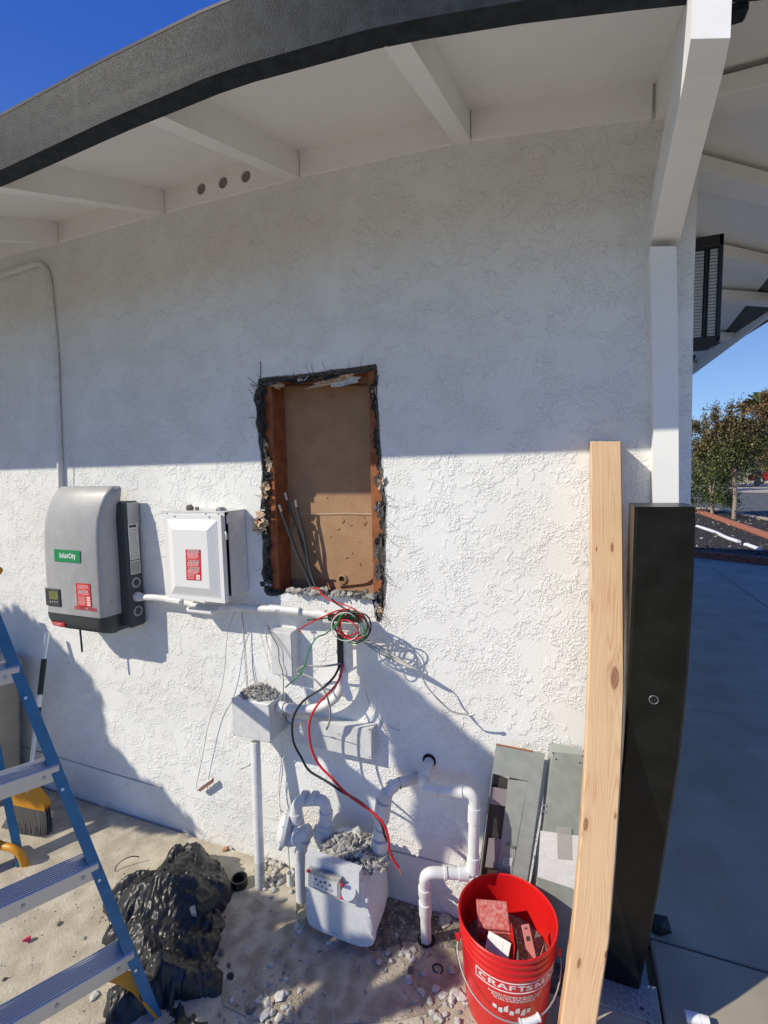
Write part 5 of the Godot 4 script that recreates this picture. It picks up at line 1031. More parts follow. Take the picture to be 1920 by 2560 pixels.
# ---------------------------------------------------------------- bucket
func bucket():
	var base := G(1264, 2500); var c := base + Vector3(0.004, 0.2, -0.004)
	for k in 12: c.y += (seen(c).y - 2281.0) * 0.0009
	var up := (c - base).normalized(); var b := Basis(up.cross(Vector3.BACK).normalized() * -1.0, up, Vector3.BACK)
	b.x = up.cross(Vector3.BACK).normalized(); b.z = b.x.cross(up).normalized()
	var t := thing("bucket", "large red plastic bucket with white lettering and a wire handle, full of scraps", "bucket", base)
	var h := base.distance_to(c); var R := 0.160
	var s := S()
	var pf := [Vector2(0, 0.004), Vector2(R * 0.80, 0.0), Vector2(R * 0.815, 0.006), Vector2(R * 0.945, h - 0.076)]
	for q in [[0.074, 0.965], [0.068, 0.967], [0.066, 0.948], [0.054, 0.951], [0.052, 0.972], [0.046, 0.974], [0.044, 0.955], [0.032, 0.958], [0.030, 0.982], [0.024, 0.984], [0.022, 0.966], [0.012, 0.97], [0.010, 0.996], [0.003, 1.0], [0.0, 0.985]]: pf.append(Vector2(R * q[1], h - q[0]))
	pf.append_array([Vector2(R * 0.955, h - 0.003), Vector2(R * 0.94, h - 0.03), Vector2(R * 0.80, 0.01), Vector2(0, 0.008)])
	lathe(s, pf, base, b, 64)
	obj("pail", s, M.bucket, t)
	var face_dir := eye - base; var th0 := atan2(face_dir.x, face_dir.z)
	var on := func(th: float, y: float, o := 0.0): 
		var r: float = lerpf(R * 0.815, R * 0.945, clampf(y / (h - 0.076), 0, 1)) + o
		return base + b * Vector3(r * sin(th), y, r * cos(th))
	var wrap := func(mesh: Mesh, th: float, y: float, sx: float, mat, n: String):
		var st := SurfaceTool.new(); st.begin(Mesh.PRIMITIVE_TRIANGLES); st.set_smooth_group(-1)
		var arr: Array = mesh.surface_get_arrays(0) if mesh.get_surface_count() else []
		var vs: PackedVector3Array = arr[Mesh.ARRAY_VERTEX]; var id: PackedInt32Array = arr[Mesh.ARRAY_INDEX] if arr[Mesh.ARRAY_INDEX] != null else PackedInt32Array(range(vs.size()))
		for i in range(0, id.size(), 3):
			var q := []
			for k in 3: q.append(on.call(th + vs[id[i + k]].x * sx / (R * 0.87), y + vs[id[i + k]].y, 0.0008 + vs[id[i + k]].z))
			face(st, q, q[0] - base - up * (q[0] - base).dot(up))
		obj(n, st, mat, t)
	var wm := paint(Color(0.72, 0.68, 0.66), 0.5)
	wrap.call(word_mesh("CRAFTSMAN", 0.0175), th0 + 0.36, h - 0.101, 1.90, wm, "lettering")
	for q in [[h - 0.085, -0.66, 1.3], [h - 0.118, -0.66, 1.3]]:
		s = S(); var p := []
		for k in 33: p.append(on.call(th0 + lerpf(q[1], q[2], k / 32.0), q[0], 0.0004))
		tube(s, p, 0.0016, 5); obj("frame_line", s, wm, t)
	s = S(); tube(s, [on.call(th0 - 0.66, h - 0.085, 0.0004), on.call(th0 - 0.66, h - 0.118, 0.0004)], 0.0022, 5); obj("frame_line", s, wm, t)
	wrap.call(word_mesh("Superior Strength & Quality Tools", 0.0058), th0 + 0.20, h - 0.133, 1.25, wm, "lettering")
	wrap.call(word_mesh("Built to last, great for any job", 0.0058), th0 + 0.20, h - 0.141, 1.25, wm, "lettering")
	wrap.call(word_mesh("on site, around the house", 0.0058), th0 + 0.17, h - 0.149, 1.25, wm, "lettering")
	# printed tools at the foot
	s = S()
	for k in 7:
		var th := th0 - 0.25 + k * 0.12; var y0: float = h - 0.190 - 0.008 * (k % 2)
		var w := 0.05; var a := []
		for q in [[-w, 0.0], [w, 0.0], [w, 0.014 + 0.006 * (k % 3)], [-w * 0.6, 0.016]]: a.append(on.call(th + q[0], y0 + q[1], 0.0012))
		face(s, a, a[0] - base)
	obj("tool_print", s, wm, t)
	# wire handle with grip
	var e0: Vector3 = base + b * (Vector3(sin(th0 - 1.25), 0, cos(th0 - 1.25)) * (R * 1.01)) + up * (h - 0.075); var e1: Vector3 = base + b * (Vector3(sin(th0 + 1.42), 0, cos(th0 + 1.42)) * (R * 1.01)) + up * (h - 0.075)
	var hp := [e0]
	for k in range(1, 24):
		var f := k / 24.0; var th := th0 - 1.25 + f * 2.67
		var rr := R * (1.06 + 0.12 * sin(f * PI)); hp.append(base + b * Vector3(rr * sin(th), h - 0.06 - 0.105 * pow(sin(f * PI), 0.62), rr * cos(th)))
	hp.append(e1)
	s = S(); tube(s, hp, 0.0022, 7); var hd := obj("handle", s, M.dull_metal, t)
	s = S(); tube(s, hp.slice(13, 17), 0.0095, 12); obj("grip", s, M.white_gloss, hd)
	s = S(); tube(s, [hp[13], hp[13].lerp(hp[14], 0.2)], 0.0115, 12); tube(s, [hp[16].lerp(hp[15], 0.2), hp[16]], 0.0115, 12); obj("grip_collar", s, M.white_gloss, hd)
	for e in [e0, e1]:
		s = S(); tube(s, [e - (e - base - up * h).normalized() * 0.004, e + (e - base - up * (h - 0.075)).normalized() * 0.008], 0.011, 12); obj("handle_lug", s, M.bucket, t)
	# contents: lie on the fill inside
	var fy := h - 0.085
	var inn := func(x, z, y): return base + b * Vector3(x, y, z)
	s = S(); lathe(s, [Vector2(0, fy - 0.045), Vector2(R * 0.87, fy - 0.05)], base, b, 32)
	tag(obj("scrap_fill", s, M.rubble_dark), "dark mixed scraps filling the inside of the red bucket", "scraps")
	var bx := Basis(Vector3.UP, 0.25) * Basis(Vector3.RIGHT, 0.35)
	s = S(); box(s, inn.call(-0.050, -0.030, fy + 0.030), Vector3(0.105, 0.014, 0.085), bx, 0.003); box(s, inn.call(-0.050, -0.028, fy + 0.028) + bx * Vector3(0, -0.034, 0.040), Vector3(0.105, 0.055, 0.005), bx, 0.001); box(s, inn.call(-0.050, -0.028, fy + 0.028) + bx * Vector3(0.052, -0.034, 0), Vector3(0.004, 0.055, 0.08), bx, 0.001); box(s, inn.call(-0.050, -0.028, fy + 0.028) + bx * Vector3(-0.052, -0.034, 0), Vector3(0.004, 0.055, 0.08), bx, 0.001)
	tag(obj("red_carton", s, mottled(Color(0.50, 0.05, 0.05), Color(0.58, 0.30, 0.26), 181, 0.03, 4.0, 0.7)), "dusty red carton lying in the left half of the red bucket", "carton")
	s = S(); var lb := Basis(Vector3.UP, -0.25) * Basis(Vector3.RIGHT, -0.75)
	box(s, inn.call(-0.022, 0.070, fy + 0.012), Vector3(0.075, 0.070, 0.0015), lb, 0.0004)
	var lo := tag(obj("paper_label", s, paint(Color(0.66, 0.66, 0.68), 0.6)), "white printed paper label standing in front of the red carton in the bucket", "label")
	var lbc: Vector3 = inn.call(-0.022, 0.070, fy + 0.012)
	sticker("print", [lbc + lb * Vector3(-0.033, 0.028, 0.001), lbc + lb * Vector3(0.014, 0.028, 0.001), lbc + lb * Vector3(0.014, -0.026, 0.001), lbc + lb * Vector3(-0.033, -0.026, 0.001)], lb.z, label_print(90, 90, Color(0.66, 0.66, 0.68), lines(6, 84, 8, 82, 9, 4, Color(0.35, 0.33, 0.36), 33)), lo)
	s = S(); var tb := Basis(Vector3.UP, 0.3) * Basis(Vector3.RIGHT, -0.55) * Basis(Vector3.BACK, 0.15)
	box(s, inn.call(0.072, 0.02, fy + 0.022), Vector3(0.026, 0.095, 0.003), tb, 0.001); var sc := tag(obj("pink_strap", s, paint(Color(0.62, 0.24, 0.22), 0.6)), "pink hanger strap standing up in the right half of the red bucket", "strap")
	s = S(); var tc: Vector3 = inn.call(0.072, 0.02, fy + 0.022); box(s, tc + tb * Vector3(0, 0.038, 0.0018), Vector3(0.008, 0.005, 0.001), tb, 0.0002); box(s, tc + tb * Vector3(0, 0.012, 0.0018), Vector3(0.012, 0.012, 0.001), tb, 0.0002); obj("slot", s, M.dark_plastic, sc)
	for q in [[0.020, 0.030, 0.02, 0.6, M.bucket, "thin red cardboard flap standing in the middle of the bucket"], [0.034, 0.045, 0.012, 0.5, M.rubble_dark, "brown cardboard flap standing beside the thin red one in the bucket"], [0.105, 0.050, 0.0, -0.5, M.kraft, "tan cardboard flap standing at the right wall of the bucket"]]:
		s = S(); box(s, inn.call(q[0], q[1], fy - 0.015 + q[2]), Vector3(0.002, 0.075, 0.085), Basis(Vector3.UP, q[3] * 0.4) * Basis(Vector3.BACK, -0.1), 0.0005); tag(obj("cardboard_flap", s, q[4]), q[5], "cardboard")
	for k in 6:
		var o := tag(obj("scrap_lump", rock_mesh(60 + k, Vector3(1, 0.8, 1)), mottled(Color(0.34, 0.17, 0.14), Color(0.52, 0.32, 0.28), 191 + k, 0.03, 5.0) if k < 2 else [M.kraft, M.rubble, M.rubble_white, M.rubble][k - 2]), "lump of rubble lying among the scraps in the red bucket", "rubble", "lumps among the scraps in the bucket")
		o.position = inn.call([0.055, 0.085, 0.03, 0.075, -0.09, 0.0][k], [0.06, 0.06, 0.09, 0.09, 0.06, -0.06][k], fy - 0.028); o.scale = Vector3.ONE * [0.05, 0.045, 0.03, 0.028, 0.04, 0.04][k]

# ---------------------------------------------------------------- ladder
func ladder():
	var s: SurfaceTool
	var A := G(404, 2540); var B := W(8, 1557, 0.76)
	var u := Vector3(0.5, 0, -0.866); var dir := (B - A) / (B.y - A.y)      # dir: per metre of height
	var nrm := u.cross(dir).normalized()
	if nrm.dot(Vector3(1, 0, 0.5)) < 0: nrm = -nrm
	var t := thing("stepladder", "blue fibreglass stepladder with aluminium steps and yellow feet", "ladder", A + Vector3(-0.5, 0, 0))
	var top := 1.74
	var wide := func(y): return 0.50 - 0.17 * y / top
	var rails := [[A, A + dir * top], [A - u * 0.50, A + dir * top - u * 0.33]]
	var rear := G(62, 2162); var rt := rear + Vector3(-0.62, 1.22, -0.20)
	rails.append([rear, rt]); rails.append([rear - u * 0.50, rt - u * 0.40])
	for i in 4:
		var a: Vector3 = rails[i][0]; var e: Vector3 = rails[i][1]; var up := (e - a).normalized(); var out := u * (1 if i % 2 == 0 else -1)
		var d: Vector3 = (nrm - up * nrm.dot(up)).normalized(); var x := (out - up * out.dot(up) - d * out.dot(d)).normalized()
		var wd := 0.072 if i < 2 else 0.042
		s = S(); var L := a.distance_to(e); var bs := Basis(x, up, d)
		box(s, (a + e) / 2 - d * wd * 0.5, Vector3(0.004, L, wd), bs, 0.001)
		box(s, (a + e) / 2 - d * 0.002 - x * 0.015, Vector3(0.030, L, 0.004), bs, 0.001); box(s, (a + e) / 2 - d * (wd - 0.002) - x * 0.015, Vector3(0.030, L, 0.004), bs, 0.001)
		obj("rail" if i < 2 else "rear_rail", s, M.fiberglass, t)
		if i < 2:
			for k in 5:
				s = S(); tube(s, [a + dir * (0.17 + 0.3 * k) - d * 0.02 - x * 0.018, a + dir * (0.17 + 0.3 * k) + d * 0.003 - x * 0.018], 0.005, 8); obj("rivet", s, M.metal, t)
	# steps hang where the photograph shows their right ends
	var hs := []
	for y in [2369.0, 2147.0, 1903.0]:
		var lo := 0.0; var hi := 1.7
		for k in 30:
			var m := (lo + hi) / 2
			if seen(A + dir * m).y > y + 8: lo = m
			else: hi = m
		hs.append(lo)
	hs.append(hs[2] + (hs[2] - hs[1])); hs.append(hs[3] + 0.29)
	for hgt in hs:
		if hgt > top - 0.1: continue
		var a = A + dir * hgt - u * 0.004; var e = a - u * (wide.call(hgt) - 0.008)
		var d := Vector3(u.z, 0, -u.x); if d.dot(nrm) < 0: d = -d
		s = S(); var bs := Basis(u, Vector3.UP, -d if (u.cross(Vector3.UP)).dot(-d) > 0 else d)
		var L = a.distance_to(e); var c = (a + e) / 2
		box(s, c - d * 0.038, Vector3(L, 0.004, 0.084), bs, 0.001)
		box(s, c + d * 0.003 - Vector3(0, 0.024, 0), Vector3(L, 0.048, 0.004), bs, 0.001)
		box(s, c - d * 0.079 - Vector3(0, 0.020, 0), Vector3(L, 0.04, 0.004), bs, 0.001)
		for k in 9: box(s, c - d * (0.002 + 0.009 * k) + Vector3(0, 0.0032, 0), Vector3(L, 0.0028, 0.0042), bs, 0.0008)
		var st := obj("step", s, M.alu, t)
		for k in 3:
			s = S(); var q = a.lerp(e, [0.10, 0.45, 0.92][k]) - Vector3(0, 0.024, 0); tube(s, [q + d * 0.003, q + d * 0.0075], 0.006, 10); obj("rivet", s, M.dull_metal, st)
	s = S(); bar(s, P2(430, 690, 0.0) + Vector3(-1.15, 1.15, 1) * 0.62, P2(1020, 1150, 0.0) + Vector3(-1.15, 1.15, 1) * 1.12, 0.09, 0.03, Vector3.UP, 0.008); obj("top_shelf", s, M.yellow, t)
	# rear cross bars
	for hgt in [0.30, 0.75, 1.15]:
		s = S(); var a: Vector3 = rails[2][0].lerp(rails[2][1], hgt / 1.22); var e: Vector3 = rails[3][0].lerp(rails[3][1], hgt / 1.22); bar(s, a, e, 0.022, 0.022, Vector3.UP, 0.005); obj("cross_bar", s, M.alu, t)
	# yellow gussets and feet
	var pl := nrm
	for poly in [[[410, 2000], [480, 1950], [545, 1915], [620, 1920], [690, 1945], [735, 2010], [790, 2090], [835, 2170], [800, 2190], [745, 2110], [690, 2050], [620, 2010], [560, 1992], [480, 1990]], [[60, 2215], [95, 2180], [160, 2138], [165, 2150], [150, 2190], [140, 2260], [70, 2260]]]:
		var p := []
		for q in poly: p.append(V(q[0] / 2.0875, 1500 + q[1] / 2.0875, A - nrm * 0.03, nrm))
		s = S(); slab(s, p, nrm, 0.006); obj("gusset", s, M.yellow, t)
	s = S(); slab(s, [V(736 / 2.0875, 1500 + 2095 / 2.0875, A, nrm), V(760 / 2.0875, 1500 + 2100 / 2.0875, A, nrm), V(828 / 2.0875, 1500 + 2180 / 2.0875, A, nrm), V(815 / 2.0875, 1500 + 2196 / 2.0875, A, nrm)], nrm, 0.035); obj("foot", s, M.yellow, t)
	s = S(); slab(s, [A - u * 0.53, A - u * 0.49, A - u * 0.49 + dir * 0.05, A - u * 0.52 + dir * 0.05], nrm, 0.06); obj("foot", s, M.yellow, t)
	s = S(); var gz: float = rear.z
	s = S(); tube(s, smooth([W(-60, 2080, gz + 0.05), W(0, 2112, gz + 0.03), W(30, 2120, gz + 0.02), W(52, 2138, gz + 0.01), W(62, 2166, gz)]), 0.016, 8); tube(s, [W(56, 2150, gz), W(70, 2172, gz)], 0.014, 8); obj("rear_foot", s, M.yellow, t)

# ---------------------------------------------------------------- loose things
func loose():
	var s: SurfaceTool
	# crumpled black plastic bag: gathered folds of thin film over lumps of rubbish
	var fo := noise(301, 4.2, FastNoiseLite.TYPE_CELLULAR, 1); fo.cellular_return_type = FastNoiseLite.RETURN_DISTANCE2_SUB; fo.cellular_jitter = 1.0
	var nb := noise(302, 2.6, FastNoiseLite.TYPE_SIMPLEX_SMOOTH, 2); var nc := noise(303, 9.0, FastNoiseLite.TYPE_CELLULAR, 1); nc.cellular_return_type = FastNoiseLite.RETURN_DISTANCE2_SUB
	var lo := Vector2(-2.1, 0.02); var hi := Vector2(-1.0, 0.86)
	var domes := []
	for q in [[650, 250, 0.19, 0.22], [810, 230, 0.12, 0.18], [430, 340, 0.15, 0.16], [250, 490, 0.15, 0.12], [560, 480, 0.17, 0.16], [330, 700, 0.14, 0.11], [690, 780, 0.14, 0.13], [430, 900, 0.15, 0.13], [620, 1050, 0.15, 0.11], [480, 1200, 0.14, 0.10], [620, 1360, 0.15, 0.07], [740, 960, 0.09, 0.09], [560, 1500, 0.13, 0.06], [660, 1530, 0.10, 0.05], [480, 1560, 0.12, 0.06]]:
		var p := GB(q[0], q[1], q[3] * 0.75); domes.append([p.x, p.z, q[2], q[3]])
	var hgt := func(x: float, z: float) -> float:
		var w := Vector2(nb.get_noise_2d(x, z), nb.get_noise_2d(x + 9, z)) * 0.09
		var h := 0.0
		for d in domes:
			var q: float = (Vector2(x + w.x, z + w.y) - Vector2(d[0], d[1])).length_squared() / (d[2] * d[2])
			if q < 1.0: h = maxf(h, d[3] * pow(1.0 - q, 0.4))
		if h <= 0: return -0.02
		# creases run along the fold direction: stretched cells
		var ax := Vector2(x * 0.55 + z * 0.9, (z * 0.55 - x * 0.9) * 0.45) + w * 1.2
		var c := fo.get_noise_2d(ax.x, ax.y); var f := nc.get_noise_2d(ax.x + 3, ax.y * 1.3)
		var e := smoothstep(0.0, 0.05, h)
		return h * 0.92 + e * (0.075 * (c + 0.5) + 0.028 * (f + 0.5) - 0.03) + 0.012 * nb.get_noise_2d(x * 4, z * 4)
	# stretched film: flat facets between pinched points, their creases rounded a little
	var pts := PackedVector2Array(); var top := []
	while pts.size() < 280:
		var p := Vector2(rng.randf_range(lo.x, hi.x), rng.randf_range(lo.y, hi.y)); var h: float = hgt.call(p.x, p.y)
		if h < -0.01 and rng.randf() < 0.6: continue
		pts.append(p); top.append(h + (rng.randf_range(-0.030, 0.022) if h > 0.03 else 0.0))
	for p in [lo, hi, Vector2(lo.x, hi.y), Vector2(hi.x, lo.y)]: pts.append(p); top.append(-0.02)
	var tri := Geometry2D.triangulate_delaunay(pts)
	var nx := 230; var nz := 176; var grid := PackedFloat32Array(); grid.resize(nx * nz); grid.fill(-0.02)
	var cell := Vector2((hi.x - lo.x) / (nx - 1), (hi.y - lo.y) / (nz - 1))
	for i in range(0, tri.size(), 3):
		var a := pts[tri[i]]; var b := pts[tri[i + 1]]; var c := pts[tri[i + 2]]; var den := (b - a).cross(c - a)
		if absf(den) < 1e-9: continue
		var mn := (a.min(b).min(c) - lo) / cell; var mx := (a.max(b).max(c) - lo) / cell
		for gz in range(maxi(0, ceili(mn.y)), mini(nz - 1, floori(mx.y)) + 1):
			for gx in range(maxi(0, ceili(mn.x)), mini(nx - 1, floori(mx.x)) + 1):
				var p := lo + cell * Vector2(gx, gz); var w1 := (p - a).cross(c - a) / den; var w2 := (b - a).cross(p - a) / den
				if w1 < -0.001 or w2 < -0.001 or w1 + w2 > 1.001: continue
				if hgt.call(p.x, p.y) < 0.0: continue
				var hh: float = top[tri[i]] * (1 - w1 - w2) + top[tri[i + 1]] * w1 + top[tri[i + 2]] * w2
				grid[gz * nx + gx] = hh + 0.010 * nb.get_noise_2d(p.x * 5, p.y * 5) + smoothstep(0.0, 0.03, hh) * (0.016 * (0.5 - absf(nb.get_noise_2d(p.x * 7 + p.y * 3, p.y * 4 - p.x * 2))) + 0.008 * (0.5 - absf(nb.get_noise_2d(p.x * 16 + 40, p.y * 11)))) + 0.030 * smoothstep(0.0, 0.04, hh) * minf(w1, minf(w2, 1 - w1 - w2))
	for pass_ in 0:
		var g2 := grid.duplicate()
		for gz in range(1, nz - 1):
			for gx in range(1, nx - 1):
				var k := gz * nx + gx; grid[k] = (g2[k] * 2 + g2[k - 1] + g2[k + 1] + g2[k - nx] + g2[k + nx]) / 6.0
	s = S(); s.set_smooth_group(1)
	for gz in nz - 1:
		for gx in nx - 1:
			var q := []
			for o in [[0, 0], [1, 0], [1, 1], [0, 1]]: q.append(Vector3(lo.x + cell.x * (gx + o[0]), grid[(gz + o[1]) * nx + gx + o[0]], lo.y + cell.y * (gz + o[1])))
			if maxf(maxf(q[0].y, q[1].y), maxf(q[2].y, q[3].y)) < -0.005: continue
			face(s, [q[0], q[1], q[2]], Vector3.UP); face(s, [q[0], q[2], q[3]], Vector3.UP)
	tag(obj("plastic_bag", s, M.bag), "crumpled black plastic bag lying on the patio right of the stepladder", "plastic bag")
	# broken black felt and shards sticking out of the bag
	for q in [[[800, 640], [960, 540], [1015, 590], [900, 680], [830, 700], 0.10, M.tar_paper, "torn black felt strip sticking out of the plastic bag to the right"], [[730, 640], [790, 640], [800, 710], [760, 700], [745, 680], 0.09, M.rubble, "grey stucco shard lying at the right edge of the plastic bag"], [[930, 650], [975, 640], [985, 690], [950, 710], [935, 700], 0.02, paint(Color(0.50, 0.33, 0.31), 0.8), "pinkish chip lying under the torn felt beside the plastic bag"]]:
		var p := []
		for k in 5: p.append(GB(q[k][0], q[k][1], q[5] + rng.randf_range(-0.008, 0.008)))
		for k in 5: p[k].y = q[5]
		s = S(); slab(s, p, Vector3.UP, 0.012); tag(obj("debris_shard", s, q[6]), q[7], "debris")
	s = S(); tube(s, smooth([GB(150, 380, 0.003), GB(165, 330, 0.02), GB(220, 285, 0.035), GB(290, 258, 0.04), GB(345, 262, 0.03)]), 0.0022, 6); tag(obj("drawstring", s, M.black), "thin black loop of drawstring at the upper left of the plastic bag", "string")
	# black pipe ring standing open in the patio
	var rc := GB(1145, 490, 0.0)
	s = S(); lathe(s, [Vector2(0.034, 0.0), Vector2(0.034, 0.036), Vector2(0.0285, 0.036), Vector2(0.0285, 0.002), Vector2(0.0, 0.002)], rc, Basis.IDENTITY, 28)
	tag(obj("pipe_ring", s, M.black), "short black pipe stub standing open on the patio beside the bag", "pipe")
	# broom
	var hz := 0.10
	var t := thing("broom", "broom with yellow head and grey bristles leaning behind the stepladder", "broom", G4(190, 1220) * Vector3(1, 0, 1))
	var b0 := G4(150, 1000, 0.20); var b1 := P4(246, 172, 0.06)
	s = S(); tube(s, [b0, b1], 0.0115, 12); obj("handle", s, M.metal, t)
	s = S(); tube(s, [b0.lerp(b1, 0.60), b0.lerp(b1, 0.83)], 0.0128, 12); tube(s, [b0.lerp(b1, 0.42), b0.lerp(b1, 0.52)], 0.0126, 12); obj("grip_sleeve", s, M.black, t)
	s = S(); tube(s, [b0.lerp(b1, 0.52), b0.lerp(b1, 0.59)], 0.0124, 12); obj("label_sleeve", s, M.white_gloss, t)
	var bl := G4(62, 1040, 0.14); var br := G4(248, 1078, 0.12); var nd := (br - bl).cross(Vector3.UP).normalized(); if nd.z < 0: nd = -nd
	s = S(); slab(s, [bl + Vector3(0, 0.02, 0) + nd * 0.02, b0 + nd * 0.02 + Vector3(-0.02, 0.03, 0), b0 + nd * 0.02 + Vector3(0.02, 0.03, 0), br + Vector3(0, 0.02, 0) + nd * 0.02, br + nd * 0.02 - Vector3(0, 0.012, 0), bl + nd * 0.02 - Vector3(0, 0.012, 0)], nd, 0.04); obj("head", s, M.yellow, t)
	s = S(); var b2 := G4(118, 1205, 0.0); var b3 := G4(262, 1228, 0.0)
	for k in 42:
		for j in 3:
			var f := (k + rng.randf_range(-0.3, 0.3)) / 41.0; f = clampf(f, 0, 1)
			tube(s, [bl.lerp(br, f) + nd * (0.014 - 0.012 * j), bl.lerp(br, f).lerp(b2.lerp(b3, f), 0.5) + nd * (0.014 - 0.014 * j), b2.lerp(b3, f) + nd * (0.02 - 0.018 * j) + Vector3(rng.randf_range(-0.006, 0.006), 0.002, 0)], [0.0028, 0.0028, 0.0016], 4, false)
	kind(obj("bristles", s, M.bristle, t), "stuff")
	# dust pan behind the broom
	s = S(); slab(s, [G4(5, 1190, 0.0), G4(60, 1060, 0.10), G4(110, 1090, 0.10), G4(120, 1200, 0.0)], Vector3(0, 0.6, 0.8), 0.012); tag(obj("dustpan", s, M.black), "black dustpan standing behind the yellow broom head", "dustpan")
	# beige bin at the very left
	t = thing("waste_bin", "beige plastic bin with a rounded lid at the left edge behind the stepladder", "bin", P4(-120, 900, 0.30) * Vector3(1, 0, 1))
	var zr := 0.30; var lr := P4(134, 330, 0.06); var yb := 0.0
	var wx := 0.62; var rings := []
	for q in [[yb, 0.10], [0.35, 0.06], [lr.y - 0.03, 0.02]]:
		var x1: float = lr.x - q[1]; rings.append([Vector3(x1 - wx, q[0], 0.06), Vector3(x1 - 0.04, q[0], 0.06), Vector3(x1, q[0], 0.10), Vector3(x1, q[0], zr - 0.05 - q[1] * 0.5), Vector3(x1 - 0.02, q[0], zr - 0.015 - q[1] * 0.5), Vector3(x1 - 0.06, q[0], zr - q[1] * 0.5), Vector3(x1 - wx, q[0], zr - q[1] * 0.5)])
	s = S(); loft(s, rings, 1); obj("bin_body", s, M.bin, t)
	s = S(); rings = []
	for q in [[lr.y - 0.035, 0.0], [lr.y - 0.005, 0.005], [lr.y + 0.012, 0.0], [lr.y + 0.03, -0.04]]:
		var x1: float = lr.x + q[1]; rings.append([Vector3(x1 - wx, q[0], 0.05), Vector3(x1 - 0.05, q[0], 0.05), Vector3(x1, q[0], 0.10), Vector3(x1, q[0], zr - 0.04), Vector3(x1 - 0.02, q[0], zr), Vector3(x1 - 0.07, q[0], zr + 0.015), Vector3(x1 - wx, q[0], zr + 0.015)])
	loft(s, rings, 1); obj("lid", s, mottled(Color(0.36, 0.35, 0.32), Color(0.44, 0.43, 0.40), 341, 0.01, 1.0, 0.6), t)
	# single pieces of debris one can tell apart
	for q in [[235, 2000, 0.05, 0.25, M.rubble_white, "white stucco flake lying on the patio under the stepladder's bottom step", 4]]: pass
